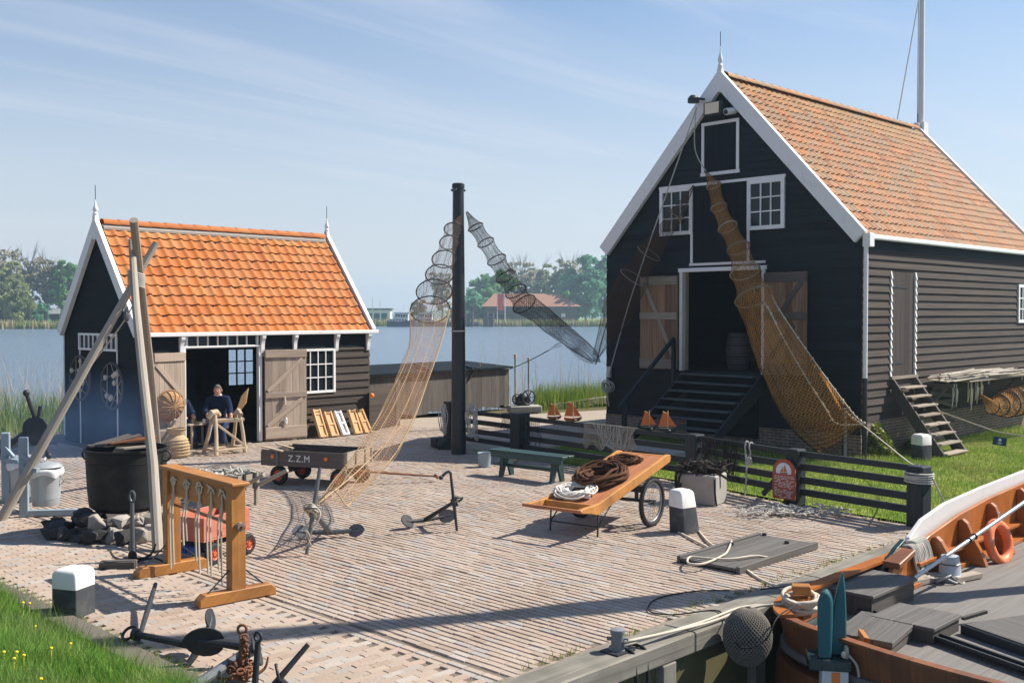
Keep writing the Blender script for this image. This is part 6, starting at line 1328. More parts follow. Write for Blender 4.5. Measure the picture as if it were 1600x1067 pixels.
# red sign with a sailing boat
p, d = rail_pt(1241); n_ = V(d.y, -d.x, 0); n_ = n_ if n_.y < 0 else -n_; fx = (n_ * .85 + V(-.1, -.4, 0)).normalized(); sx = V(-fx.y, fx.x, 0); sx = sx if sx.x > 0 else -sx; c = p + n_ * .20; c.z = 0
t_ = thing('notice_board', 'red arch topped notice board with a painted sailing boat', 'sign', c); w = .19; z0, z1 = .10, .52
arc = lambda w_, zc, r_: [c + sx * (r_ * math.cos(a)) + UP * (zc + r_ * math.sin(a)) for a in np.linspace(0, math.pi, 15)]
m = MB(); m.prism([c - sx * w + UP * z0, c + sx * w + UP * z0] + arc(w, z1, w), fx * -.03); m.build('board', 'sign_red', t_)
m = MB(); cf = c + fx * .003; m.prism([cf + sx * (.13 * math.cos(a)) + UP * (.53 + .125 * math.sin(a)) for a in np.linspace(-.35, math.pi + .35, 18)], fx * .002); pic = m.build('picture', 'sign_white', t_)
cf = c + fx * .006; m = MB(); m.prism([cf + sx * -.0 + UP * .52, cf + sx * .055 + UP * .52, cf + sx * .02 + UP * .64], fx * .002); m.prism([cf + sx * -.06 + UP * .515, cf - sx * .006 + UP * .515, cf - sx * .004 + UP * .60], fx * .002); m.build('sail', 'sail_cloth', pic); m = MB(); m.prism([cf - sx * .075 + UP * .505, cf - sx * .05 + UP * .49, cf + sx * .06 + UP * .49, cf + sx * .075 + UP * .51], fx * .002); m.build('hull', 'hull_wood', pic)
m = MB()
for r_ in range(15):
    x = -.155
    while x < .13:
        l = random.uniform(.02, .07)
        if random.random() < .8: m.obox(c + fx * .003 + sx * x + UP * (.445 - r_ * .0225), sx * l, fx * .001, UP * .008)
        x += l + .015
m.build('text_lines', 'sign_white', t_); m = MB(); m.beam(c - fx * .05 + UP * 0, c - fx * .05 + UP * .5, .05, .04); m.build('stake', 'fence_black', t_)
# concrete block with nets on it
c = V(2.93, 16.1, 0); m = MB(); m.box(c, .62, .5, .46, -.55); o = m.build('concrete_block', 'concrete', bevel=.02); tag(o, 'pale concrete block under a pile of dark nets by the fence', 'block')
m = MB()
for k_ in range(75):
    an = random.uniform(0, 6.28); r_ = random.uniform(.05, .34); q = c + V(r_ * math.cos(an), r_ * math.sin(an) * .8, .48 + random.uniform(0, .14)); e = [random.uniform(-.2, .2) for _ in range(4)]
    m.tube(spline([q, q + V(e[0], e[1] * .6, .05), q + V(e[2], e[3] * .6, -.02 - (.1 if r_ > .27 else 0))], 3), random.choice((.014, .02)), 5)
for k_ in range(8): q = c + V(-.36 + .03 * (k_ % 3), -.15 + .05 * k_, .44); m.tube(spline([q + V(.1, 0, .08), q + V(-.02, 0, .0), q + V(-.04 + random.uniform(-.02, .02), -.03, -.25), q + V(.0, .02, -.12)], 4), .012, 5)
m.ell(c + V(.25, 0, .52), .12, .08, .06, 10, 8); o = m.build('net_pile', 'net_heap'); tag(o, 'dark brown and black net pile on the concrete block', 'net pile')
rope('strap', 'black strap running down the front of the concrete block', [c + V(.15, -.2, .52), c + V(.12, -.36, .40), c + V(.13, -.37, .18), c + V(.15, -.39, .015)], .014, 'rope_black')
m = MB()
for k_ in range(130): q = G(1165 + 95 * random.random(), 796 + 10 * random.random() + 0, .03); q += V(random.uniform(-.3, .5), random.uniform(-.25, .25), random.uniform(0, .05)); m.tube(spline([q, q + V(random.uniform(-.12, .12), random.uniform(-.08, .08), .03), q + V(random.uniform(-.2, .2), random.uniform(-.1, .1), 0)], 3), .011, 4)
o = m.build('net_heap', 'rope_grey'); tag(o, 'flat grey heap of netting lying at the foot of the fence below the red sign', 'net heap')
# green bench
a, b = D(772, 694, 19.0), D(888, 711, 17.9); a.z = b.z = .47; d = (b - a).normalized(); n_ = V(-d.y, d.x, 0)
t_ = thing('bench', 'dark green plank bench standing along the black fence', 'bench', ((a + b) / 2).xy.to_3d())
for i in (0, 1): m = MB(); m.obox(a + n_ * (.17 * i - .16) - UP * .04, b - a, n_ * .155, UP * .04); m.build('seat_plank', 'green_bench', t_, bevel=.006)
m = MB(); m.obox(a + d * .05 - n_ * .155 - UP * .13, (b - a) - d * .1, n_ * .025, UP * .089); m.build('apron', 'green_bench', t_)
for q in (.16, .84): c = a.lerp(b, q); m = MB(); m.prism([c - n_ * .19 - UP * .47, c - n_ * .10 - UP * .47, c - UP * .18, c + n_ * .10 - UP * .47, c + n_ * .19 - UP * .47, c + n_ * .12 - UP * .042, c - n_ * .12 - UP * .042], d * .05); m.build('leg', 'green_bench', t_)
m = MB(); m.obox(a.lerp(b, .18) - n_ * .02 - UP * .30, (b - a) * .66, n_ * .04, UP * .06); m.build('stretcher', 'green_bench', t_)
m = MB(); c = G(797, 727); m.ell((c.x, c.y + .2, .12), .17, .16, .13, 14, 10, jit=.08); o = m.build('boulder', 'stone', smooth=True); tag(o, 'rounded brown stone under the green bench', 'stone')
c = D(757, 700, 19.9); c.z = 0; m = MB(); m.lathe(c, [(.11, 0), (.13, .26), (.135, .27), (.12, .26), (.10, .02), (0, .02)], 18); o = m.build('bucket', 'post_blue', smooth='auto'); tag(o, 'grey bucket at the left end of the green bench', 'bucket')
# --- handcart
ex = V(.585, .81, 0).normalized(); r0 = V(1.12, 13.55, .42); slope = .225; tx = (ex + UP * slope).normalized(); ey = V(-ex.y, ex.x, 0); nz_ = tx.cross(ey); Wc = .80
hc = thing('handcart', 'orange tipped handcart on two spoked bicycle wheels with coils of rope', 'handcart', V(1.1, 14.3, 0))
def hp(x, y, z=0): return r0 + tx * x + ey * y + nz_ * z
m = MB()
for i in range(4): m.obox(hp(-.05, .04 + i * .182, -.03), tx * 2.0, ey * .179, nz_ * .03)
m.build('bed', 'cart_wood', hc, bevel=.002)
for y in (-.02, .775): m = MB(); m.prism([hp(x, y, z) for x, z in ((-.47, .115), (-.47, .07), (-.22, -.03), (-.06, -.11), (2.0, -.10), (2.04, -.04), (2.03, .0), (1.95, .03), (.0, .03), (-.14, .05), (-.30, .085))], ey * .055); m.build('side_rail', 'cart_edge', hc, bevel=.008)
m = MB(); m.obox(hp(-.49, -.05, .075), ey * (Wc + .12), tx * .05, nz_ * .04); m.build('handle_bar', 'cart_wood', hc, bevel=.012)
m = MB(); m.obox(hp(-.09, .036, -.07), ey * .738, tx * .035, nz_ * .10); m.build('front_board', 'cart_edge', hc, bevel=.004); m = MB(); m.obox(hp(1.96, .036, -.09), ey * .738, tx * .035, nz_ * .09); m.build('back_board', 'cart_edge', hc)
ax0 = V(1.80, 14.36, .335)
for y in (-.14, .98):
    c = ax0 + ey * y - ey * .0; m = MB(); m.torus(c, ey, .30, .033, 48, 10); 
    for k_ in range(60): an = 2 * math.pi * k_ / 60; e_ = ex * math.cos(an) + UP * math.sin(an); q = ex * -math.sin(an) + UP * math.cos(an); m.obox(c + e_ * .327 - ey * .026 - q * .007, ey * .052, q * .014, e_ * .01)
    wt = m.build('wheel', 'rubber', hc); m = MB(); m.torus(c, ey, .265, .014, 40, 6); m.build('rim', 'steel', wt, smooth=True); m = MB(); m.tube([c - ey * .05, c + ey * .05], .035, 12); m.build('hub', 'iron', wt, smooth='auto'); m = MB()
    for k_ in range(32): an = 2 * math.pi * k_ / 32; a2 = an + (.5 if k_ % 2 else -.5); sd = .035 if (k_ // 2) % 2 else -.035; m.tube([c + ey * sd + (ex * math.cos(a2) + UP * math.sin(a2)) * .03, c + (ex * math.cos(an) + UP * math.sin(an)) * .262], .0028, 4)
    m.build('spokes', 'steel', wt)
m = MB(); m.tube([ax0 - ey * .12, ax0 + ey * .98], .022, 8); m.beam(ax0 + ey * .1, ax0 + ey * .1 + UP * .20, .06, .05); m.beam(ax0 + ey * .72, ax0 + ey * .72 + UP * .20, .06, .05); m.obox(ax0 + ey * -.02 + UP * .12 - ex * .04, ey * .86, ex * .08, UP * .09); m.build('axle', 'iron', hc)
for y in (.03, .77):
    m = MB(); a = hp(.03, y, -.1); f = V(a.x, a.y, 0) - ex * .02; m.tube([a, f], .012, 6); m.tube([hp(.42, y, -.1), f + UP * .12], .010, 6); m.build('leg', 'iron', hc, smooth=True)
m = MB(); m.tube([hp(.03, .03, -.1) * .4 + (V(hp(.03, .03).x, hp(.03, .03).y, 0) - ex * .02) * .6, hp(.03, .77, -.1) * .4 + (V(hp(.03, .77).x, hp(.03, .77).y, 0) - ex * .02) * .6], .009, 6); m.build('cross_bar', 'iron', hc)
def coil(name, mat, cx, cy, rx, ry, n, r, h, label, jit=.06, flatk=1.0):
    m = MB()
    for k_ in range(n):
        q = .55 + .5 * random.random(); ph = random.random() * 6.28; z = r + h * random.random() * (1 - abs(q - .8)); ph2 = random.random() * 6.28
        m.tube([hp(cx + rx * q * math.cos(a + ph) + jit * math.sin(2 * a + ph2), cy + ry * q * math.sin(a + ph) + jit * math.cos(3 * a + ph2), z + .02 * math.sin(3 * a + ph) * flatk + .012) for a in np.linspace(0, 6.283, 30, endpoint=False)], r, 6, closed=True)
    o = m.build(name, mat, smooth=True); return tag(o, label, 'rope coil', 'rope coils on the handcart')
coil('rope_coil', 'rope_brown', .82, .44, .40, .31, 24, .021, .13, 'big dark brown rope coil in the middle of the handcart', .035)
coil('rope_coil', 'rope_white', .28, .50, .25, .27, 22, .0125, .06, 'loose white rope coil at the low end of the handcart', .05)
coil('rope_coil', 'rope_brown', 1.62, .50, .14, .24, 18, .010, .03, 'small flat brown rope coil at the high end of the handcart', .035)
# --- hatch board on the ground
A, B_, C_, D_ = G(1050, 878, .10), G(1152, 889, .06), G(1275, 849, .06), G(1190, 832, .10); e1 = (C_ - B_); e1.z = 0; L1 = e1.length; e1.normalize(); e2 = V(-e1.y, e1.x, 0); W2 = .74; o_ = B_ * 1; o_.z = .03
t_ = thing('hatch_cover', 'grey wooden hatch cover lying flat on the bricks near the quay', 'hatch cover', o_ + e1 * L1 / 2 + e2 * .37 - UP * .03)
m = MB(); tl_ = V(0, 0, .05)
for i in range(4): m.obox(o_ + e2 * (.02 + i * .185), e1 * L1, e2 * .182, UP * .035)
m.build('boards', 'hatch_board', t_, bevel=.003); m = MB(); m.obox(o_ - e2 * .03 - UP * .03, e1 * L1, e2 * .048, UP * .085); m.obox(o_ + e2 * .765 - UP * .03, e1 * L1, e2 * .048, UP * .085); m.build('edge_batten', 'hatch_board', t_, bevel=.004)
m = MB()
for q, y in ((.55, .70), (.85, .25), (.98, .70)): c = o_ + e1 * L1 * q + e2 * y + UP * .036; m.lathe(c, [(.03, 0), (.03, .03), (0, .035)], 10)
m.build('knob', 'iron', t_)
rope('loose_rope', 'pale rope looped on top of the hatch cover and trailing off', [G(1143, 845, .08), G(1137, 860, .09), G(1128, 868, .09), G(1100, 880, .09), G(1076, 880, .09), G(1078, 870, .09), G(1105, 872, .09), G(1140, 873, .09), G(1180, 868, .09), G(1206, 871, .05), G(1230, 866, .02)], .013, 'rope')
rope('ground_rope', 'rope lying on the bricks from the leaning bollard under the hatch cover to the barge', [G(1056, 829, .02), G(1085, 844, .02), G(1108, 856, .02), G(1160, 886, .02), G(1185, 903, .02), G(1218, 918, .03), G(1228, 922, .06)], .016, 'rope')
rope('ground_rope', 'second short rope from the leaning bollard to the hatch cover edge', [G(1092, 830, .02), G(1105, 845, .02), G(1118, 855, .02)], .016, 'rope')
# rope line across the lawn with a little blue sign
rope('barrier_rope', 'thin rope from the side steps across the lawn to the right', [HO.p(2.32, -.55, .85), D(1530, 665, 20.2), D(1566, 676, 19.0), D(1640, 686, 17.2)], .013, 'rope')
rope('barrier_rope', 'thin rope from the warehouse corner post down to the end fence post', [cpost + UP * 1.0, D(1380, 690, 19.0), D(1420, 722, 16.5), FENCE[4] + UP * .84], .012, 'rope')
c = D(1563, 683, 19.1); sx = V(.97, -.25, -.12).normalized(); t_ = thing('small_sign', 'small dark blue sign with a round white emblem hanging on the lawn rope', 'sign', c); m = MB(); sz = sx.cross(V(.25, .97, 0)).normalized(); sz = sz if sz.z > 0 else -sz; fy = sx.cross(sz); fy = fy if fy.y < 0 else -fy
m.obox(c - sx * .115 - sz * .15, sx * .23, sz * .15, fy * -.012); m.build('board', 'sign_blue', t_); m = MB(); m.lathe(c - sz * .05 + fy * .002, [(.028, 0), (.028, .002), (0, .002)], 18, ax=fy); m.build('emblem', 'sign_white', t_); m = MB(); m.obox(c - sx * .03 - sz * .10, sx * .06, sz * .007, fy * .002); m.obox(c - sx * .045 - sz * .115, sx * .09, sz * .007, fy * .002); m.obox(c - sx * .02 - sz * .13, sx * .04, sz * .006, fy * .002); m.build('text_lines', 'sign_white', t_)
m = MB()
for k_ in range(5): m.torus(FENCE[4] + UP * (.62 + .03 * k_), V(random.uniform(-.1, .1), 0, 1), .185, .013, 20, 5, 1.0)
m.tube(spline([FENCE[4] + V(.1, -.2, .7), FENCE[4] + V(.22, -.3, .4), FENCE[4] + V(.4, -.36, .1)], 4), .012, 5); o = m.build('post_rope', 'rope_grey'); tag(o, 'grey rope wound round the end fence post', 'rope')
# --- plank wall, board fence, engine behind
a, b = D(556, 660, 27.6), D(795, 640, 32.2); a.z = b.z = 0; d = (b - a).normalized(); n_ = V(d.y, -d.x, 0); n_ = n_ if n_.y < 0 else -n_
t_ = thing('plank_shelter', 'long low grey plank shelter with a flat dark roof at the water', 'shelter', (a + b) / 2); L_ = (b - a).length; m = MB(); x = 0
while x < L_ - .05: w_ = random.uniform(.16, .24); w_ = min(w_, L_ - x); m.obox(a + d * x + UP * random.uniform(.06, .14), d * (w_ - .006), -n_ * .03, UP * 1.16); x += w_
m.build('plank_wall', 'grey_wood_dark', t_); m = MB(); m.obox(b - d * .02, -n_ * 1.9, d * .03, UP * 1.22); m.obox(a, -n_ * 1.9, d * .03, UP * 1.22); m.obox(a - n_ * 1.9, d * L_, n_ * .03, UP * 1.3); m.build('plank_wall', 'grey_wood_dark', t_)
m = MB(); m.prism([a + UP * 1.30 + n_ * .12, a + UP * 1.25 + n_ * .12, a + UP * 1.36 - n_ * 2.0, a + UP * 1.42 - n_ * 2.0], d * (L_ + .06)); m.build('roof', 'plain_black', t_); m = MB()
for q in (.42, .70): c = a + d * L_ * q; m.beam(c + UP * 1.33 + n_ * .15, c + UP * 1.45 - n_ * 1.0 + d * .5, .07, .06); m.beam(c + UP * .95 + n_ * .02, c + UP * 1.32 + n_ * .1 + d * .25, .05, .05)
m.build('strut', 'fence_black', t_)
a, b = D(577, 676, 25.85), D(620, 664, 27.3); a.z = b.z = 0; m = MB(); d = b - a
for i in range(5): m.obox(a + UP * (.03 + i * .21), d, V(.02, .03, 0), UP * .20)
o = m.build('board_fence', 'brown_boards'); tag(o, 'short brown board fence joining the orange roofed shed', 'fence'); m = MB(); m.box(b, .14, .1, 1.2, .9); m.build('post', 'grey_wood_dark', o)
m = MB(); c = D(581, 618, 25.6); m.ell(c, .06, .06, .06); o = m.build('float_ball', 'marker_orange', smooth=True); tag(o, 'small orange float ball on the board fence by the shed', 'float')
c = G(816, 640); c = V(.32, 31.0, 0); m = MB(); m.box(c + V(.05, 0, 0), .95, .55, .2, .2); o = m.build('engine_plinth', 'concrete', bevel=.02); tag(o, 'pale concrete plinth under the old winch by the water', 'plinth')
t_ = thing('winch', 'black iron winch with a flywheel on a concrete plinth at the shore', 'winch', c + UP * .2); z = .2
for x, r_ in ((-.17, .15), (.17, .21)):
    m = MB(); q = c + V(x, -.05, z + r_ + .04); m.torus(q, V(.5, -.85, 0), r_, .022, 26, 8)
    for k_ in range(6): an = k_ * 1.047; e_ = V(.85, .5, 0) * math.cos(an) + UP * math.sin(an); m.tube([q, q + e_ * r_], .018, 5)
    m.build('flywheel', 'iron', t_)
m = MB(); m.box(c + V(0, .05, z), .38, .28, .2, .2); m.tube([c + V(-.22, 0, z + .2), c + V(.22, .1, z + .23)], .06, 12); m.ell(c + V(-.03, 0, z + .28), .09, .08, .09); m.build('gear_case', 'iron', t_, bevel=.02)
for px_, h, lab in ((805, 1.9, 'left slim pale pole standing in the water behind the winch'), (826, 1.75, 'right slim pale pole standing in the water behind the winch')):
    c = V((px_ - 800) / CF * 34.5, 34.5, -1.3); m = MB(); m.tube([c, c + UP * (1.3 + h * .75)], .032, 8); o = m.build('mooring_pole', 'driftwood'); tag(o, lab, 'pole'); m = MB(); m.lathe(c + UP * (1.3 + h * .75), [(.045, 0), (.045, .16), (0, .18)], 10); m.build('cap', 'pale_wood', o)
m = MB(); m.obox(V(1.2, 32.2, -.1), V(3.6, 2.3, .3), V(-.15, .2, 0), UP * .22); o = m.build('shore_beam', 'grey_wood', bevel=.01); tag(o, 'grey timber beam edging the shore by the reeds', 'beam')
# ================================================================ BARGE (own axes: a along the quay, c = distance off the quay)
QB = V(.51, 8.35, 0)
def bp(a, c, z=0): return QB + PU * a - PV * c + UP * z
DZ = -.22
barge_ = thing('sailing_barge', 'old wooden sailing barge with varnished bulwarks moored at the quay', 'barge', bp(7, 2.6, WATER_Z))
rim_ = [(2.42, 4.6), (2.22, 3.9), (2.10, 3.0), (2.12, 2.3), (2.2, 1.7), (2.34, 1.1), (2.46, .72), (2.66, .46), (2.95, .32), (3.4, .27), (4.2, .25), (5.2, .24), (6.4, .24), (8, .24), (10, .25), (13, .3)]
rim_s = spline([V(a, c, 0) for a, c in rim_], 4)
def rimoff(pts, k_):
    out = []
    for i, p in enumerate(pts):
        t0 = (pts[min(i + 1, len(pts) - 1)] - pts[max(i - 1, 0)]).normalized(); out.append(p + V(-t0.y, t0.x, 0) * k_)
    return out
def belt(name, mat, prof, i0=0, i1=None, smooth=True, parent=None):
    """prof: (offset outwards, z) closed section swept along the rim"""
    pts = rim_s; secs = []; offs = {k_: rimoff(pts, k_) for k_ in {q[0] for q in prof}}
    for i in range(i0, len(pts) if i1 is None else i1): secs.append([bp(offs[k_][i].x, offs[k_][i].y, z) for k_, z in prof])
    m = MB(); m.sweep(secs); n = len(prof); 
    m.f.append(tuple(range(n))); m.r.append(.5); m.uv.append([(0, 0)] * n); b_ = len(m.v) - n; m.f.append(tuple(range(b_, b_ + n))[::-1]); m.r.append(.5); m.uv.append([(0, 0)] * n)
    return m.build(name, mat, parent or barge_, smooth='auto')
belt('hull', 'hull_wood', [(0, -.36), (-.10, -1.05), (-.5, -1.35), (-.56, -1.3), (-.2, -1.0), (-.16, -.36)])
belt('rubbing_strake', 'dark_green_paint', [(-.02, -.38), (.07, -.36), (.085, -.29), (.07, -.22), (-.02, -.20)])
belt('bulwark', 'hull_wood', [(-.03, -.20), (-.10, .06), (-.15, .06), (-.09, -.22)], 0, 40)
belt('cap_rail', 'varnish_wood', [(-.06, .062), (-.06, .092), (-.20, .092), (-.20, .062)], 26, 50)
belt('cap_rail', 'hull_wood', [(-.08, .062), (-.08, .085), (-.17, .085), (-.17, .062)], 0, 26)
dk = [bp(q.x, q.y, DZ) for q in rimoff(rim_s, -.13)] ; dk += [bp(13, 5.0, DZ), bp(4, 5.0, DZ)]
m = MB(); m.prism(dk, V(0, 0, -.06))
for i, f in enumerate(m.f[:2]): m.uv[i] = [((Vector(m.v[k_]) - QB).dot(PU), (Vector(m.v[k_]) - QB).dot(PV) * 1.0) for k_ in f]
m.build('deck', 'deck', barge_)
# raised wash board along the quay side
def brd(name, mat, pts, c0, th, parent=barge_, bevel=.004): m = MB(); m.prism([bp(a, c0, z) for a, z in pts], -PV * th); return m.build(name, mat, parent, bevel=bevel)
brd('wash_board', 'boat_white', [(5.62, .06), (5.75, .27), (6.1, .43), (6.8, .54), (8.0, .60), (10, .66), (12.2, .72), (12.2, .06)], .17, .05)
brd('wash_board_end', 'dark_green_paint', [(5.02, -.16), (5.02, .0), (5.2, .10), (5.40, .20), (5.615, .27), (5.61, -.16)], .165, .06)
brd('bulwark_lining', 'varnish_wood', [(5.1, -.2), (5.1, .02), (5.5, .12), (6.1, .25), (7, .38), (8, .46), (10, .54), (12, .62), (12, -.2)], .26, .05)
m = MB(); m.prism([bp(a, .20, z) for a, z in ((5.08, .03), (5.5, .13), (5.5, .20), (5.3, .15), (5.08, .10))], -PV * .2); m.build('cap_block', 'hull_wood', barge_, bevel=.01)
m = MB(); m.obox(bp(5.3, .312, -.215), PU * 6.5, -PV * .16, UP * .05); m.obox(bp(5.6, .312, -.02), PU * 6, -PV * .10, UP * .04); m.build('stringer', 'varnish_wood', barge_, bevel=.004)
for a, h in ((6.15, .22), (6.95, .32), (7.9, .40), (9.0, .46), (10.2, .5)):
    m = MB(); P = [(.312, h), (.36, h + .02), (.42, h - .03), (.50, h * .5 - .05), (.58, -.02), (.66, -.215), (.312, -.215)]; m.prism([bp(a, c, z) for c, z in P], PU * .09); m.build('rib_knee', 'varnish_wood', barge_, bevel=.006)
m = MB(); m.obox(bp(11.0, .3, -.2), PU * .08, -PV * 3.0, UP * .55); m.build('bulkhead', 'varnish_wood', barge_)
# teal stem head
sc_ = V(2.695, 8.98, -.07); e_ = V(.985, -.17, 0); bk_ = V(.17, .985, 0)
m = MB(); P = [(-.055, 0), (.055, 0), (.062, .34)] + [(.062 * math.cos(a), .46 + .12 * math.sin(a)) for a in np.linspace(0, math.pi, 11)] + [(-.062, .34)]; m.prism([sc_ + e_ * a + UP * z for a, z in P], (bk_ * .12 + e_ * .03)); m.build('rudder_head', 'teal_paint', barge_, bevel=.012)
m = MB(); P = [(-.05, 0), (.075, 0), (.075, .34), (.068, .52), (.058, .64), (.045, .73), (.01, .64), (-.025, .48), (-.05, .3)]; m.prism([sc_ + e_ * (.125 + a) + bk_ * .11 + UP * z for a, z in P], bk_ * .07); m.build('stem_post', 'teal_paint', barge_, bevel=.012)
m = MB(); m.obox(sc_ - e_ * .13 - bk_ * .03 - UP * .10, e_ * .36, bk_ * .3, UP * .10); m.build('stem_cap', 'dark_green_paint', barge_, bevel=.01); m = MB(); m.obox(sc_ - e_ * .02 - bk_ * .015 - UP * .40, e_ * .22, bk_ * .2, UP * .299); bdg = m.build('stem_foot', 'boat_white', barge_); m = MB(); m.obox(sc_ + e_ * .06 - bk_ * .018 - UP * .40, e_ * .07, bk_ * .003, UP * .29); m.build('stripe', 'marker_orange', bdg)
m = MB()
for q in (.19,): m.torus(sc_ + e_ * q + bk_ * .05 + UP * .05, e_, .05, .016, 18, 6); m.ell(sc_ + e_ * (q * .8 + .01) - bk_ * .02 + UP * .05, .025, .025, .03)
m.tube(spline([sc_ + e_ * .2 - bk_ * .03 + UP * .05, sc_ + e_ * .26 - bk_ * .06 - UP * .02, sc_ + e_ * .28 - bk_ * .06 - UP * .12], 4), .011, 5); o = m.build('lashing', 'rope'); tag(o, 'pale rope lashing round the teal stem post of the barge', 'rope')
m = MB(); m.prism([bp(2.45, 1.22, -.2), bp(2.85, 1.0, -.2), bp(2.85, 1.0, -.02), bp(2.36, 1.3, .07)], bp(0, .05) - bp(0, 0)); m.build('breast_hook', 'orange_wood', barge_)
# deck boxes
def dbox(name, label, px, z, ea, L_, W_, h, lid=.035, over=.03, slope=0, tm='hatch_board', sm='grey_wood_dark'):
    p = G(px[0], px[1], z); ea = Vector(ea).normalized(); eb = V(-ea.y, ea.x, 0); t_ = thing(name, label, 'deck box', V(p.x, p.y, DZ)); z0 = DZ + .002
    m = MB(); P = [p - UP * (z - z0) , p + ea * L_ - UP * (z - z0), p + ea * L_ + UP * (slope - lid), p - UP * lid]; m.prism(P, eb * W_); m.build('case', sm, t_, bevel=.003)
    m = MB(); n_ = 3; dn = (ea * L_ + UP * slope)
    for i in range(n_): m.obox(p - ea * over - eb * over - UP * (lid - .001) + eb * ((W_ + 2 * over) / n_) * i, dn + ea * 2 * over, eb * ((W_ + 2 * over) / n_ - .004), UP * lid)
    m.build('lid', tm, t_, bevel=.004); return t_
dbox('deck_locker', 'tall dark deck locker with a grey lid behind the teal stem', (1362, 930), .02, PU, 1.02, .56, .24)
dbox('deck_hatch', 'low hatch box with a sloping lid in the front of the barge deck', (1392, 1003), -.09, PU * .9 - PV * -.1, .72, .52, .12, .05, .02, .03)
dbox('deck_hatch', 'flat topped hatch box behind the sloping hatch on the barge deck', (1458, 981), -.06, PU, .62, .60, .15, .035, .02)
m = MB(); a, b = G(1340, 958, DZ + .03), G(1640, 1066, DZ + .03); dd = (b - a).normalized(); nn = V(-dd.y, dd.x, 0)
m.obox(a, b - a, nn * .13, UP * .02); m.obox(a, b - a, nn * .025, UP * .05); m.obox(a + nn * .105, b - a, nn * .025, UP * .05)
o = m.build('deck_track', 'fence_black'); tag(o, 'dark metal track running across the barge deck to the right edge', 'track'); m = MB()
for i in range(22): m.lathe(a + dd * (.12 + i * .14) + nn * .065 + UP * .021, [(.022, 0), (.022, .004), (0, .005)], 8)
m.build('rivet', 'steel', o)
m = MB(); a = G(1504, 966, DZ + .06); b = G(1541, 955, DZ + .10); m.beam(a, b, .04, .03); o = m.build('tiller_bar', 'grey_wood_dark'); tag(o, 'thin bar sticking out beside the flat hatch on the barge', 'bar')
# cargo hatch edge far right with slotted plate
a = G(1500, 990, DZ); t_ = thing('cargo_hatch', 'dark low cargo hatch with a perforated plate at the right edge', 'hatch', a); e1 = (G(1640, 1040, DZ) - a).normalized(); e2 = V(-e1.y, e1.x, 0)
m = MB(); m.obox(a + UP * .003, e1 * 2.0, e2 * 1.5, UP * .09); m.build('coaming', 'fence_black', t_, bevel=.006); m = MB(); m.obox(a + e1 * .03 + e2 * .03 + UP * .094, e1 * 1.9, e2 * 1.4, UP * .012); m.build('plate', 'hatch_board', t_); m = MB()
for i in range(10):
    for j in range(5): m.obox(a + e1 * (.62 + i * .09) + e2 * (.25 + j * .11) + UP * .1065, e1 * .05, e2 * .05, UP * .002)
m.build('slots', 'interior_black', t_)
# boom, ring, coil, bell
a = G(1428, 903, .06); b = D(1640, 757, 13.6); m = MB(); m.tube([a, a.lerp(b, .5), b], [.022, .025, .028], 12); o = m.build('boom', 'steel', smooth='auto'); tag(o, 'long grey metal boom slanting over the barge deck', 'boom'); m = MB()
for q in (.36, .40): m.torus(a.lerp(b, q), b - a, .031, .009, 16, 6)
m.build('fitting', 'iron', o)
c = bp(7.42, .64, .02); axr = (-PV * .92 + UP * .22 + PU * -.1).normalized(); m = MB(); m.torus(c, axr, .235, .062, 40, 12); lb = m.build('lifebuoy', 'orange_plastic', smooth=True); tag(lb, 'faded orange lifebuoy leaning on the inside of the barge bulwark', 'lifebuoy'); m = MB(); m.tube(spline([c + UP * .29 - PU * .05, c + UP * .38, c + UP * .29 + PU * .05], 4), .008, 5); m.build('cord', 'rope', lb)
m = MB()
for k_ in range(9): a0 = 5.55 + .035 * k_; dr = .22 + .12 * random.random(); m.tube(spline([bp(a0, .20, .19), bp(a0 + .02, .32, .20), bp(a0 + .04, .36, .19 - dr * .6), bp(a0 + .10, .38, .2 - dr), bp(a0 + .2, .37, .22 - dr * .7), bp(a0 + .17, .31, .22), bp(a0 + .12, .2, .23)], 5), .016, 6)
o = m.build('rope_coil', 'rope_grey', smooth=True); tag(o, 'grey rope coil hung over the barge bulwark by the white board', 'rope coil')
c = G(1484, 906, DZ); m = MB(); m.lathe(c, [(.15, 0), (.155, .03), (.13, .06), (.115, .2), (.10, .29), (.06, .30), (0, .3)], 26); wc = m.build('vent_cowl', 'galvanised', smooth='auto'); tag(wc, 'grey metal cone shaped ventilator on the barge deck', 'ventilator'); m = MB()
for z in (.07, .2): m.torus(c + UP * z, UP, .135 - z * .1, .009, 24, 5)
m.build('band', 'iron_grey', wc)
m = MB(); c2 = c + V(-.25, -.15, .03)
for k_ in range(9): m.torus(c2 + V(random.uniform(-.2, .3), random.uniform(-.06, .1), .02), V(random.uniform(-.6, .6), random.uniform(-.6, .6), 1), .06 + .04 * random.random(), .012, 16, 5)
o = m.build('rope_heap', 'rope_grey'); tag(o, 'small heap of rope beside the ventilator on the deck', 'rope'); m = MB(); m.beam(c + V(-.65, -.35, .05), c + V(-.1, .03, .04), .14, .07); m.beam(c + V(-.02, -.12, .04), c + V(.38, .12, .04), .14, .06); o = m.build('deck_timber', 'grey_wood', bevel=.006); tag(o, 'grey timber lying on deck under the ventilator', 'timber')
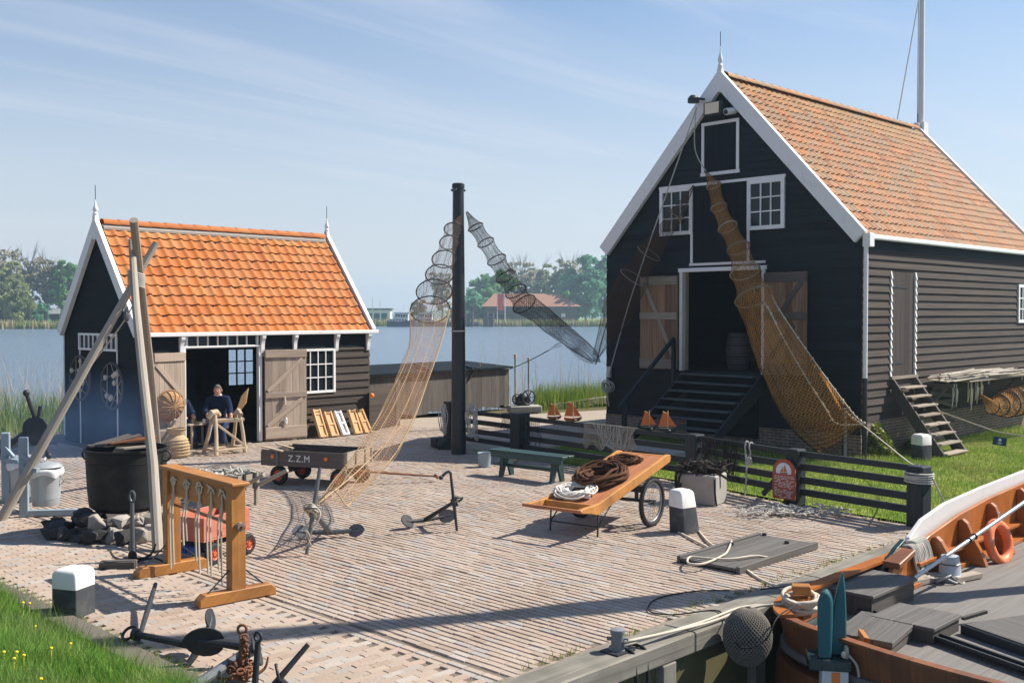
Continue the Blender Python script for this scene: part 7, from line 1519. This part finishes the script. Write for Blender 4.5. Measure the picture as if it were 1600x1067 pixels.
# mooring gear at the barge's shoulder
c = bp(2.86, .40, .06); t_ = thing('mooring_bitt', 'stout bitt with a flat orange top wound with pale rope', 'bitt', c); m = MB(); m.box(c - UP * .1, .16, .16, .20, AU); m.build('post', 'varnish_wood', t_); m = MB(); m.prism([c + V(x, y, .22) for x, y in ((-.10, -.05), (.08, -.07), (.10, .05), (-.07, .07))], V(.02, 0, -.09)); m.build('head', 'orange_wood', t_, bevel=.008)
m = MB()
for k_ in range(9): m.torus(c + V(random.uniform(-.02, .03), random.uniform(-.02, .02), -.05 + .02 * k_), V(random.uniform(-.3, .3), random.uniform(-.3, .3), 1), .13 + .03 * random.random(), .022, 24, 6)
for k_ in range(5): m.tube(spline([c + V(.1, -.08, .08 - .02 * k_), c + V(.2 + .02 * k_, -.05, .06), c + V(.28, .04 * k_ - .06, -.03), c + V(.2, .02 * k_, -.06)], 4), .022, 6)
o = m.build('rope_coil', 'rope', smooth=True); tag(o, 'thick pale rope wound on the orange topped bitt', 'rope coil')
c = bp(2.22, .28, -.16); t_ = thing('fender', 'big round netted rope fender hanging between quay and barge', 'fender', c - UP * .3); c = D(1168, 994, 9.55)
m = MB(); m.ell(c, .215, .215, .26, 30, 22); fd_ = m.build('body', 'net_heap', t_, smooth=True); m = MB()
for sg in (-1, 1):
    for k_ in range(38):
        P = []
        for i in range(25): th_ = .12 + 2.9 * i / 24; ph = k_ * 6.283 / 38 + sg * th_ * 1.1; P.append(c + V(.220 * math.sin(th_) * math.cos(ph), .220 * math.sin(th_) * math.sin(ph), .265 * math.cos(th_)))
        m.tube(P, .0058, 5)
m.build('netting', 'fender_net', t_, smooth=True)
mb = Pq(2.92, .02, .02); 
mb = G(965, 1016, .03); t_ = thing('quay_bollard', 'small grey iron mooring bollard on the quay beam', 'bollard', mb); m = MB(); m.lathe(mb, [(.07, 0), (.07, .02), (.058, .03), (.055, .13), (.066, .16), (.064, .185), (.03, .195), (0, .196)], 20); m.build('post', 'mooring', t_, smooth='auto'); m = MB(); m.tube([mb + V(-.09, .02, .10), mb + V(.09, -.02, .10)], .018, 8); m.build('pin', 'mooring', t_); m = MB(); m.obox(mb - PU * .12 - PV * .1 - UP * .003, PU * .24, PV * .2, UP * .012); m.build('base_plate', 'iron', t_)
bt = bp(2.86, .40, .08)
for i in range(2): rope('mooring_line', ['upper mooring rope from the quay bollard to the orange topped bitt', 'lower mooring rope from the quay bollard along the beam to the bitt'][i], [mb + V(.05, -.05, .06 + .03 * i), Pq(4.0, -.02 - .05 * i, .06 - .0 * i), Pq(4.7, -.06 - .06 * i, .075), bt + V(-.1, -.06, .0 + .03 * i), bt + V(.03, -.1, .02)], .0135, 'rope', group='mooring ropes of the barge')
rope('cable', 'thin black cable looped over the quay edge and the round fender', [Pq(5.3, .5, .015), Pq(5.0, .75, .015), Pq(4.5, .85, .015), Pq(4.1, .65, .015), Pq(4.15, .4, .015), Pq(4.5, .15, .035), Pq(4.25, -.12, .04), c + V(-.12, -.25, -.02), c + V(.1, -.26, .05), c + V(.25, -.12, .22), bp(2.9, .4, .12), bp(3.2, .2, .16), Pq(5.4, .2, .06)], .0075, 'rope_black')
for i, a in enumerate((3.05, 3.2)): rope('beam_strap', ['left black strap hanging over the quay beam below the bollard', 'right black strap hanging over the quay beam below the bollard'][i], [mb + PU * (.02 + .16 * i) + PV * .1 + UP * .006, mb + PU * (.04 + .16 * i) - PV * .12 + UP * .006, mb + PU * (.04 + .16 * i) - PV * .16 - UP * .12, mb + PU * (.05 + .16 * i) - PV * .165 - UP * .4], .016, 'rope_black', cat='strap', group='straps on the quay beam')
# mast and lowered spar of the barge, beyond the frame: they throw the long shadows on yard and deck
m = MB(); m0 = bp(8.0, 2.35, DZ); m.tube([m0, m0 + UP * 6, m0 + V(-.1, .1, 13.5)], [.15, .14, .09], 14); m.build('mast', 'varnish_wood', barge_, smooth='auto')
m = MB(); m.tube(spline([m0 + UP * 3.0, m0 + V(-.05, 0, 4.2), m0 + V(-.08, .0, 7.5), m0 + V(-.1, .1, 12.4)], 4), [.16 + .05 * math.sin(i * 1.9) + .06 * math.sin(i * .26) for i in range(13)], 12); m.build('furled_sail', 'sail_cloth', barge_, smooth=True)
# ================================================================ VEGETATION
def blades(name, mat, pos, h, w, lean, seg=3, bend=.6, dirb=None):
    """pos (N,3), h/w/lean arrays: each blade a tapering, bending strip"""
    n = len(pos); an = RNG.uniform(0, 6.283, n); la = RNG.uniform(0, 6.283, n) if dirb is None else RNG.normal(dirb, .6, n)
    wx, wy = np.cos(an), np.sin(an); lx, ly = np.cos(la), np.sin(la); V_ = []
    for i in range(seg + 1):
        t_ = i / seg; off = lean * (t_ ** 1.8); z = h * t_ * (1 - bend * .3 * (lean / np.maximum(h, 1e-3)) * t_); ww = w * (1 - t_ ** 1.5) * .5 + .0004
        for sg in (-1, 1): V_.append(np.stack([pos[:, 0] + lx * off + wx * ww * sg, pos[:, 1] + ly * off + wy * ww * sg, pos[:, 2] + z], 1))
    v = np.stack(V_, 1).reshape(-1, 3); k_ = 2 * (seg + 1); f = np.array([[2 * i, 2 * i + 1, 2 * i + 3, 2 * i + 2] for i in range(seg)])
    F = (f[None] + (np.arange(n) * k_)[:, None, None]).reshape(-1, 4); o = npmesh(name, mat, v, F, np.repeat(RNG.random(n), seg), smooth=True); o['kind'] = 'stuff'; return o
def scatter_ab(n, a0, a1, b0, b1): a = RNG.uniform(a0, a1, n); b = RNG.uniform(b0, b1, n); return a, b
def to_xyz(a, b, z): return np.stack([PC.x + PU.x * a + PV.x * b, PC.y + PU.y * a + PV.y * b, z], 1)
# grassy bank in the foreground: rises towards the camera
def bank_z(a, b): return np.clip((-.17 - a) * .22, 0, 1.2) - .03 + .03 * np.sin(a * 3 + b * 1.7)
na, nb_ = 40, 60; aa = np.linspace(-6, -.165, na); bb = np.linspace(-6, 16, nb_); A, B2 = np.meshgrid(aa, bb, indexing='ij')
v = to_xyz(A.ravel(), B2.ravel(), bank_z(A.ravel(), B2.ravel())); f = [(i * nb_ + j, (i + 1) * nb_ + j, (i + 1) * nb_ + j + 1, i * nb_ + j + 1) for i in range(na - 1) for j in range(nb_ - 1)]
o = npmesh('grass_bank', 'soil', v, np.array(f), smooth=True); o['kind'] = 'structure'
if o.data.polygons[0].normal.z < 0: o.data.flip_normals()
a, b = scatter_ab(190000, -4.2, -.20, 0.2, 9.0); p = to_xyz(a, b, bank_z(a, b)); X, Y = p[:, 0], p[:, 1]
keep = (Y > 4.2) & (X / np.maximum(Y, .1) > -.56); p = p[keep]; n = len(p); a = a[keep]; b = b[keep]
cl_ = .5 + .5 * np.sin(a * 4.1 + 1.3 * np.sin(b * 2.3)) * np.sin(b * 3.3 + a)
h = RNG.uniform(.13, .27, n) * (.65 + .7 * cl_) * np.clip((-.20 - a) / .4 + .5, .5, 1); blades('grass', 'grass_near', p, h, RNG.uniform(.005, .009, n), RNG.uniform(.02, .13, n) * (h / .2), 4)
q = RNG.random(n) < .07; p2 = p[q]; n2 = len(p2); blades('seed_grass', 'reed_green', p2, RNG.uniform(.25, .38, n2), RNG.uniform(.003, .005, n2), RNG.uniform(.03, .16, n2), 4)
m = MB()
for px_, py_ in ((26, 1018), (37, 1023), (22, 1028), (36, 941), (46, 942), (55, 978), (80, 1012), (110, 1005), (6, 1018), (64, 1060)):
    c = G(px_, py_, .55)
    for _ in range(6): a_, b_ = ab(c); z = float(bank_z(np.array([a_]), np.array([b_]))[0]); c = G(px_, py_, z + .24)
    m.ell((c.x, c.y, z + .24), .014, .014, .010, 8, 5); m.tube([(c.x, c.y, z), (c.x, c.y, z + .235)], .003, 4)
o = m.build('yellow_flowers', 'yellow_flower'); o['kind'] = 'stuff'
# lawn blades
def in_poly(x, y, poly):
    ins = np.zeros(len(x), bool); j = len(poly) - 1
    for i in range(len(poly)):
        xi, yi = poly[i]; xj, yj = poly[j]; c = ((yi > y) != (yj > y)) & (x < (xj - xi) * (y - yi) / (yj - yi + 1e-12) + xi); ins ^= c; j = i
    return ins
a, b = scatter_ab(150000, 9.8, 24, .1, 10.0); k_ = in_poly(a, b, lawn_poly); a, b = a[k_], b[k_]; p = to_xyz(a, b, np.full(len(a), .004))
hs = np.array([ (Vector(q) - HO.o) for q in p]); u_ = hs @ np.array(HO.u); v_ = hs @ np.array(HO.v); k_ = ~((u_ > -.0) & (u_ < HL) & (v_ > 0) & (v_ < HW)); p = p[k_]; n = len(p)
tall = np.where((np.abs(u_[k_] - 0) < .25) | ((v_[k_] < 0) & (v_[k_] > -.25)), 1.8, 1.0)
blades('lawn_grass', 'grass_lawn', p, RNG.uniform(.03, .075, n) * tall, RNG.uniform(.006, .012, n), RNG.uniform(.0, .04, n), 2)
# tufts between bricks and along kerb, quay
pts = []
for (a0, b0, s, n) in [(3.4, .3, .10, 40), (2.5, .32, .2, 60), (4.6, .4, .3, 60), (6.0, .35, .5, 80), (7.4, .3, .6, 80), (1.2, .28, .5, 50)] + [(.0, 1.5 + i * .7, .25, 40) for i in range(9)]: pts.append(np.stack([RNG.normal(a0, s, n), b0 + np.abs(RNG.normal(0, .05, n))], 1) if a0 > 1 else np.stack([.07 + np.abs(RNG.normal(0, .03, n)), RNG.normal(b0, s, n)], 1))
fb_ = np.concatenate([np.stack([np.full(60, 0) + fence_a(x) - .08 + RNG.normal(0, .10, 60), np.full(60, x) + RNG.normal(0, .3, 60)], 1) for x in np.arange(.8, 11, .7)]); pts.append(fb_)
pts = np.concatenate(pts); n = len(pts); blades('weed_tufts', 'grass_lawn', to_xyz(pts[:, 0], pts[:, 1], np.full(n, -.012)), RNG.uniform(.03, .09, n), RNG.uniform(.006, .012, n), RNG.uniform(.01, .06, n), 2)
# reeds on the shore
def shore_line(n, x0, x1, spread):
    xs = RNG.uniform(x0, x1, n); ys = np.interp(xs, [s_[0] for s_ in shore], [s_[1] for s_ in shore]); d = RNG.normal(0, spread, n); return xs, ys + d
def reeds(name, mat, n, x0, x1, spread, h0, h1, w, dy=0, lean=.25):
    x, y = shore_line(n, x0, x1, spread); z = np.where(y + dy > np.interp(x, [s_[0] for s_ in shore], [s_[1] for s_ in shore]), WATER_Z - .1, -.05); blades(name, mat, np.stack([x, y + dy, z], 1), RNG.uniform(h0, h1, n), RNG.uniform(w * .6, w * 1.3, n), RNG.uniform(.02, lean, n), 4)
reeds('green_reeds', 'reed_green', 9000, -24, -8.3, .7, .5, 1.15, .022, -.3); reeds('dry_reeds', 'reed_dry', 3200, -24, -9.5, .5, 1.3, 2.3, .011, .4, .75); reeds('bank_grass', 'grass_lawn', 9000, -24, -8.4, .8, .2, .6, .02, -1.2)
reeds('green_reeds', 'reed_green', 6500, .7, 9, .5, .4, .95, .018, -.2); reeds('bank_grass', 'grass_lawn', 6000, .7, 8, .4, .3, .8, .02, -.6); reeds('dry_reeds', 'reed_dry', 700, -1, 8, .5, 1.2, 2.3, .014, .5, .4)
x = RNG.uniform(-8.6, -7.0, 0)
# shrub at the warehouse corner
def shrub(c, r, hgt, n, label, mat='shrub_leaf'):
    th = RNG.uniform(0, 6.283, n); ph = np.arccos(RNG.uniform(-.2, 1, n)); q = RNG.uniform(.45, 1, n) ** .5; X = c.x + r * q * np.sin(ph) * np.cos(th); Y = c.y + r * q * np.sin(ph) * np.sin(th); Z = c.z + .08 + hgt * .9 * q * np.abs(np.cos(ph)) * (1 + .2 * np.sin(th * 3))
    o = leafcloud('foliage', mat, np.stack([X, Y, Z], 1), .05, None); t_ = thing('shrub', label, 'shrub', c); o.parent = t_; o.location = -V(*t_.location)
    m = MB()
    for k_ in range(9): an = k_ * .7; m.tube([c, c + V(math.cos(an) * r * .4, math.sin(an) * r * .4, hgt * .4), c + V(math.cos(an) * r * .75, math.sin(an) * r * .75, hgt * .7)], .009, 5)
    m.build('stem', 'bark', t_)
def leafcloud(name, mat, P, s, parent, flat_=.0, rnd=None):
    n = len(P); q = RNG.normal(0, 1, (n, 3)); q /= np.linalg.norm(q, axis=1, keepdims=True); q2 = RNG.normal(0, 1, (n, 3)); q2 -= q * (q * q2).sum(1, keepdims=True); q2 /= np.linalg.norm(q2, axis=1, keepdims=True)
    sz = s * RNG.uniform(.6, 1.3, (n, 1)); a_ = q * sz; b_ = q2 * sz * .62
    v = np.stack([P - a_, P + b_, P + a_, P - b_], 1).reshape(-1, 3); F = np.arange(n * 4).reshape(-1, 4); return npmesh(name, mat, v, F, RNG.random(n) if rnd is None else rnd, parent)
shrub(G(1366, 712), .42, .62, 1400, 'small yellow green shrub at the foot of the warehouse corner')
shrub(HO.p(2.0, -.35, 0), .3, .25, 400, 'low dark weed clump under the side steps', 'leaf_a')
# ---------------------------------------------------------------- far shore
FS = 330.0
sheet('far_bank', [(-900, 268), (-140, 268), (-96, 272), (-62, 300), (-40, 330), (0, 325), (30, 318), (60, 318), (200, 330), (900, 400), (900, 900), (-900, 900)], WATER_Z + .35, 'lawn_base')
def band(name, mat, pts, n, h0, h1, w, depth):
    xs = RNG.uniform(pts[0][0], pts[-1][0], n); ys = np.interp(xs, [q[0] for q in pts], [q[1] for q in pts]) + RNG.uniform(-.8, depth, n); blades(name, mat, np.stack([xs, ys, np.full(n, WATER_Z - .05)], 1), RNG.uniform(h0, h1, n), RNG.uniform(w * .6, w * 1.4, n), RNG.uniform(.1, .6, n), 2)
FB = [(-160, 268), (-140, 268), (-96, 272), (-62, 300), (-40, 330), (0, 325), (30, 318), (60, 318), (120, 322)]
band('far_reeds', 'reed_green', FB, 9000, 1.4, 2.6, .35, 5); band('far_dry_reeds', 'reed_dry', FB, 5000, 1.5, 3.0, .3, 4)
def tree(px, base_y, top_y, width_px, Y, mat, label, seed, n=2600, leaf=.85, bare=0, low=.18, shape=1.0):
    rg = np.random.default_rng(seed); pr = random.Random(seed); x = (px - 800) / CF * Y; gz = WATER_Z + .3; top = CH + (491 - top_y) / CF * Y; H_ = top - gz; w = width_px / CF * Y / 2
    t_ = thing('tree', label, 'tree', V(x, Y, gz), 'trees on the far shore'); m = MB(); r0 = max(.22, H_ * .018)
    m.tube(spline([V(x, Y, gz - .3), V(x + pr.uniform(-.3, .3), Y, gz + H_ * .3), V(x + pr.uniform(-.6, .6), Y, gz + H_ * .62), V(x + pr.uniform(-.5, .5), Y, gz + H_ * .9)], 3), [r0 * (1 - .085 * i) for i in range(10)], 7); tips = []
    for k_ in range(13 + bare * 10):
        an = k_ * 2.4; z0 = gz + H_ * (low + .55 * pr.random()); rr = w * (.45 + .5 * pr.random()); e = V(math.cos(an), math.sin(an), 0); z1 = z0 + H_ * (.16 + .22 * pr.random()); m.tube([V(x, Y, z0), V(x, Y, z0) + e * rr * .5 + UP * (z1 - z0) * .6, V(x, Y, 0) + e * rr + UP * z1], [r0 * .4, r0 * .25, r0 * .08], 5); tips.append(V(x, Y, 0) + e * rr + UP * z1)
        if bare:
            for j in range(4): q = tips[-1]; m.tube([V(x, Y, z0) + e * rr * .5 + UP * (z1 - z0) * .6, q + V(pr.uniform(-1.2, 1.2), pr.uniform(-1, 1), pr.uniform(.3, 2.5))], [r0 * .16, r0 * .04], 4)
    m.build('trunk', 'bark', t_)
    nc = 46; C_ = []
    while len(C_) < nc:
        u = rg.uniform(-1, 1, 3)
        if (u ** 2).sum() > 1: continue
        zz_ = (u[2] + 1) / 2; prof = (math.sin(math.pi * min(1, (.10 + .9 * zz_) ** .8)) ** .65) * shape
        C_.append((x + u[0] * w * prof * .92, Y + u[1] * w * .9 * prof, gz + H_ * (low + (1 - low - .05) * zz_), rg.uniform(.13, .26) * w * (1.1 - .3 * zz_)))
    C_ += [(q.x, q.y, q.z, w * .16) for q in tips]; C_ = np.array(C_); idx = rg.integers(0, len(C_), n); d = rg.normal(0, 1, (n, 3)); d /= np.linalg.norm(d, axis=1, keepdims=True); d *= rg.uniform(.25, 1.05, (n, 1)) ** .6
    P = C_[idx, :3] + d * C_[idx, 3:4] * np.array([1.15, 1.15, .85]); P[:, 2] = np.minimum(P[:, 2], top + rg.normal(0, .2, n)); tone = np.clip(rg.random(len(C_))[idx] * .65 + rg.random(n) * .35, 0, 1)
    o = leafcloud('crown', mat, P, leaf, None, rnd=tone); o.parent = t_; o.location = -V(*t_.location); return t_
# right group behind the barn
for i, (px, top, wd, Y, mat, lab, bare, n, low) in enumerate([
    (737, 452, 60, 352, 'leaf_c', 'small dark green tree just right of the black pole', 0, 1600, .05), (757, 424, 62, 365, 'leaf_a', 'round green tree left of the barn on the far shore', 0, 2400, .08), (782, 418, 60, 372, 'leaf_a', 'green tree rising behind the left end of the barn roof', 0, 2400, .1),
    (815, 413, 52, 380, 'leaf_dry', 'bare brownish tree behind the middle of the barn', 1, 900, .3), (842, 416, 46, 384, 'leaf_b', 'olive yellow tree behind the right part of the barn', 1, 1500, .25), (868, 424, 40, 380, 'leaf_b', 'shorter olive tree between the bare tree and the big green tree', 0, 1400, .2),
    (888, 408, 50, 376, 'leaf_dry', 'thin grey brown tree left of the big green tree', 1, 900, .3), (915, 398, 92, 350, 'leaf_c', 'big blue green tree left of the warehouse on the far shore', 0, 5200, .05), (945, 392, 70, 356, 'leaf_c', 'tall blue green tree partly hidden by the warehouse corner', 0, 3600, .08), (893, 452, 40, 344, 'leaf_a', 'low green tree at the right end of the barn', 0, 1200, .03),
    (690, 428, 40, 372, 'leaf_dry', 'slim budding tree seen through the tan hoop net', 1, 600, .25), (656, 470, 26, 372, 'leaf_b', 'small yellowish tree above the moored boats', 0, 500, .2), (720, 470, 40, 360, 'leaf_c', 'dark bush behind the mooring piles left of the barn', 0, 900, .0)]): tree(px, 491, top, wd, Y, M[mat].name, lab, 100 + i, n, .80, bare, low)
# left group
for i, (px, top, wd, Y, mat, lab, bare, n, low) in enumerate([
    (-14, 392, 96, 296, 'leaf_dry', 'big budding tree at the left edge of the photo', 1, 2000, .2), (12, 412, 60, 290, 'leaf_b', 'yellow green tree beside the small orange roof', 1, 1500, .15), (45, 404, 46, 300, 'leaf_dry', 'nearly bare tree with thin branches on the left far shore', 1, 350, .3), (72, 410, 50, 300, 'leaf_dry', 'bare brown tree left of the dense green one', 1, 1100, .28), (98, 402, 46, 300, 'leaf_a', 'dense green tree left of the orange roofed shed', 0, 2400, .12), (118, 410, 44, 304, 'leaf_a', 'green tree half hidden by the shed gable', 0, 1600, .12), (30, 447, 50, 284, 'leaf_b', 'low spreading yellow green tree by the far water', 0, 1100, .1), (60, 470, 36, 292, 'leaf_c', 'dark round bush beneath the bare trees', 0, 800, .0), (190, 430, 60, 310, 'leaf_a', 'green tree hidden behind the shed roof', 0, 1000, .1)]): tree(px, 491, top, wd, Y, M[mat].name, lab, 300 + i, n, .72, bare, low)
# hedge, low house, jetty on the left
m = MB(); c = D(10, 478, 300); m.obox(V(c.x - 30, 300, WATER_Z), V(46, 2, 0), V(0, 3, 0), UP * 4.2); o = m.build('dark_fence', 'interior_black'); tag(o, 'long dark fence along the left far shore', 'fence')
t_ = thing('house', 'small far house with an orange roof at the left edge', 'house', D(20, 500, 310)); c = D(22, 490, 310); m = MB(); m.box((c.x, 310, -.6), 8, 6, 4.2); m.build('wall', 'barn_wall', t_); m = MB(); m.prism([V(c.x - 4.3, 306.5, 3.6), V(c.x + 4.3, 306.5, 3.6), V(c.x + 3.2, 310, 7.2), V(c.x - 3.2, 310, 7.2)], V(0, .3, 0)); m.prism([V(c.x - 4.3, 313.5, 3.6), V(c.x + 4.3, 313.5, 3.6), V(c.x + 3.2, 310.35, 7.2), V(c.x - 3.2, 310.35, 7.2)], V(0, .3, 0)); m.build('roof', 'tile_barn', t_)
t_ = thing('boathouse', 'low far boathouse with a pale roof left of the shed', 'boathouse', D(66, 500, 296)); c = D(66, 490, 296); m = MB(); m.box((c.x, 297, -.6), 11, 5, 3.6); m.build('wall', 'fence_black', t_); m = MB(); m.prism([V(c.x - 5.8, 294, 3.0), V(c.x + 5.8, 294, 3.0), V(c.x + 4.6, 297, 4.6), V(c.x - 5.4, 297, 4.6)], V(0, .2, 0)); m.build('roof', 'galvanised', t_)
for i, px in enumerate((0, 21, 46, 72)):
    c = G(px, 513, WATER_Z); m = MB(); m.tube([V(c.x, c.y, -2), V(c.x, c.y, 5.2 - i * .5 if i else 4)], .55, 8); o = m.build('mooring_post', 'fence_black'); tag(o, ['dark mooring post at the left photo edge on the far water', 'tall dark mooring post second from the left edge on the far water', 'thick dark mooring post left of the floating jetty', 'post at the right end of the floating jetty'][i], 'post', 'far mooring posts on the left')
c = G(62, 511, WATER_Z); m = MB(); m.box((c.x, c.y, WATER_Z), 15, 3, 1.1); o = m.build('jetty', 'fence_black'); tag(o, 'dark floating jetty on the far water left of the shed', 'jetty')
# barn
Yb = 338; bl, br, zb = (752 - 800) / CF * Yb, (908 - 800) / CF * Yb, WATER_Z + .3; t_ = thing('barn', 'wide grey far barn with a hipped orange tiled roof across the water', 'barn', V((bl + br) / 2, Yb, zb)); eav, rdg = CH + (491 - 478) / CF * Yb, CH + (491 - 458.5) / CF * Yb; dp = 14
m = MB(); m.obox(V(bl + 1.2, Yb, zb), V(br - bl - 2.4, 0, 0), V(0, dp, 0), UP * (eav - zb)); m.build('wall', 'barn_wall', t_)
m = MB(); L0, L1 = (772 - 800) / CF * Yb, (876 - 800) / CF * Yb; E = [V(bl, Yb - .6, eav - .2), V(br, Yb - .6, eav - .2), V(br, Yb + dp + .6, eav - .2), V(bl, Yb + dp + .6, eav - .2)]; K = [V(L0, Yb + dp / 2, rdg), V(L1, Yb + dp / 2, rdg)]
m.add(E + K, [(0, 1, 5, 4), (2, 3, 4, 5), (1, 2, 5), (3, 0, 4), (3, 2, 1, 0)], None, .4); m.build('roof', 'tile_barn', t_)
m = MB()
for px_ in (783, 866): x = (px_ - 800) / CF * Yb; m.obox(V(x - 1, Yb - .12, zb + 1.2), V(1.8, 0, 0), V(0, .1, 0), UP * 2.2)
m.obox(V((757 - 800) / CF * Yb, Yb - .12, zb), V(4.5, 0, 0), V(0, .1, 0), UP * 3.6); m.build('door', 'interior_black', t_)
m = MB(); m.obox(V((877 - 800) / CF * Yb, Yb - .12, zb + 2.6), V(1.3, 0, 0), V(0, .1, 0), UP * 1.1); m.build('window', 'boat_white', t_)
c = V((777 - 800) / CF * 325, 325, -.6); t_ = thing('flag', 'red banner on a pole before the far barn', 'banner', c); m = MB(); m.tube([c, c + UP * 10], .12, 6); m.build('pole', 'boat_white', t_); m = MB(); m.obox(c + V(.1, 0, 4.6), V(1.9, 0, 0), V(0, .08, 0), UP * 5.2); m.build('cloth', 'flag_red', t_)
c = V((789 - 800) / CF * 325, 325, -.6); t_ = thing('windsock', 'small white pennant on a white pole beside the red banner', 'pennant', c); m = MB(); m.tube([c, c + UP * 9.2], .14, 6); m.build('pole', 'boat_white', t_); m = MB(); m.prism([c + V(-1, 0, 9.3), c + V(.5, 0, 9.5), c + V(.5, 0, 8.2), c + V(.1, 0, 8.8)], V(0, .1, 0)); m.build('cloth', 'boat_white', t_)
for i, px in enumerate((729, 733, 738, 757, 761, 766, 770, 707, 700)):
    c = V((px - 800) / CF * 318, 318, -2); m = MB(); m.tube([c, c + UP * (4.5 + (i * 37 % 5) * .35)], .42, 8); o = m.build('mooring_pile', 'barn_wall'); tag(o, 'dark grey mooring pile standing in the far water before the barn', 'pile', 'mooring piles before the far barn')
m = MB(); c = V((703 - 800) / CF * 326, 326, 0); m.box((c.x + 1, 326, WATER_Z), 16, 3, 1.3); o = m.build('landing_stage', 'barn_wall'); tag(o, 'low far landing stage right of the moored boats', 'landing stage')
# two moored boats, a pale blue bridge end beyond
def cabin_boat(px, Y, s, label, hullm):
    c = V((px - 800) / CF * Y, Y, WATER_Z); t_ = thing('cabin_boat', label, 'boat', c, 'boats moored on the far shore'); rg = []
    for x, w, z0, z1 in ((-4.4, 1.3, .0, 2.0), (-3.5, 1.7, -.4, 1.8), (0, 1.9, -.5, 1.7), (3.2, 1.5, -.4, 2.1), (4.6, .15, .2, 2.6)): rg.append([c + V(x, y, z) * s for y, z in ((-w, z1), (-w * .85, z0), (w * .85, z0), (w, z1), (0, z1 - .1))])
    m = MB(); m.sweep(rg); n = len(rg[0]); b_ = len(m.v); m.f += [tuple(range(n)), tuple(range(b_ - n, b_))[::-1]]; m.r += [.5, .5]; m.uv += [[(0, 0)] * n] * 2; m.build('hull', hullm, t_, smooth='auto')
    m = MB(); m.box(c + V(-.6, 0, 1.7) * s, 6.4 * s, 2.8 * s, .9 * s); m.box(c + V(.4, 0, 2.6) * s, 4.4 * s, 2.5 * s, 1.9 * s); cb_ = m.build('cabin', 'boat_white', t_, bevel=.08); m = MB()
    for k_ in range(5): m.obox(c + V(-1.6 + k_ * .85, -1.32, 3.2) * s, V(.62 * s, 0, 0), V(0, .1, 0), UP * .9 * s)
    for k_ in range(6): m.obox(c + V(-3.4 + k_ * 1.0, -1.45, 2.0) * s, V(.6 * s, 0, 0), V(0, .1, 0), UP * .4 * s)
    m.build('window', 'window_glass', cb_); m = MB(); m.box(c + V(.4, 0, 4.5) * s, 5.2 * s, 2.9 * s, .22 * s); m.build('roof', 'sign_white', cb_); m = MB(); m.tube([c + V(1.0, 0, 4.7) * s, c + V(1.0, 0, 7.2) * s], .07, 5); m.box(c + V(-1.8, -1.3, 2.6) * s, .8, .3, .8); m.build('mast', 'boat_white', t_)
cabin_boat(626, 318, .92, 'far white cabin boat with a dark blue hull right of the shed', 'sign_blue'); cabin_boat(664, 330, .92, 'far white cabin boat seen through the tan net', 'boat_white')
c = V((591 - 800) / CF * 345, 345, 0); t_ = thing('bridge_house', 'low far building with a flat roof and teal doors right of the shed', 'building', c); m = MB(); m.box((c.x, 345, WATER_Z), 8.5, 6, 5.2); m.build('wall', 'sign_white', t_); m = MB(); m.box((c.x, 345, 4.32), 9.5, 7, .5); m.build('roof', 'barn_wall', t_); m = MB()
for k_ in range(3): m.obox(V(c.x - 3.4 + k_ * 2.4, 341.9, -.4), V(1.9, 0, 0), V(0, .1, 0), UP * 3.6)
m.build('door', 'teal_paint', t_)
for px_, h_, lab in ((582, 9, 'thin far mast left of the cabin boats'), (594, 8, 'second thin far mast left of the cabin boats')): c = V((px_ - 800) / CF * 335, 335, -.8); m = MB(); m.tube([c, c + UP * h_], .10, 5); o = m.build('mast', 'boat_white'); tag(o, lab, 'mast')
# hazy wooded horizon
P = []; rg = np.random.default_rng(5)
n = 9000; xs = rg.uniform(-1500, 1700, n); hgt = 9 + 5 * np.sin(xs * .012) + 3 * np.sin(xs * .05 + 1) ; z = rg.random(n) * hgt; ys = 1500 + rg.uniform(0, 50, n); o = leafcloud('distant_wood', 'leaf_c', np.stack([xs, ys, z], 1), 4.5, None); o['kind'] = 'stuff'
sheet('distant_land', [(-2600, 1400), (2600, 1400), (2600, 3500), (-2600, 3500)], WATER_Z + .4, 'lawn_base')
# ---------------------------------------------------------------- air over the water
t = NT('haze'); t.t.nodes.remove(t.b); pv = t.n('ShaderNodeVolumePrincipled'); pv.inputs['Color'].default_value = (.60, .82, 1.0, 1); pv.inputs['Density'].default_value = .0006; pv.inputs['Anisotropy'].default_value = .3; t.t.links.new(pv.outputs[0], t.out.inputs['Volume'])
m = MB(); m.obox(V(-1800, -60, -3.5), V(3800, 0, 0), V(0, 1800, 0), UP * 45); o = m.build('haze', 'haze'); o['kind'] = 'stuff'
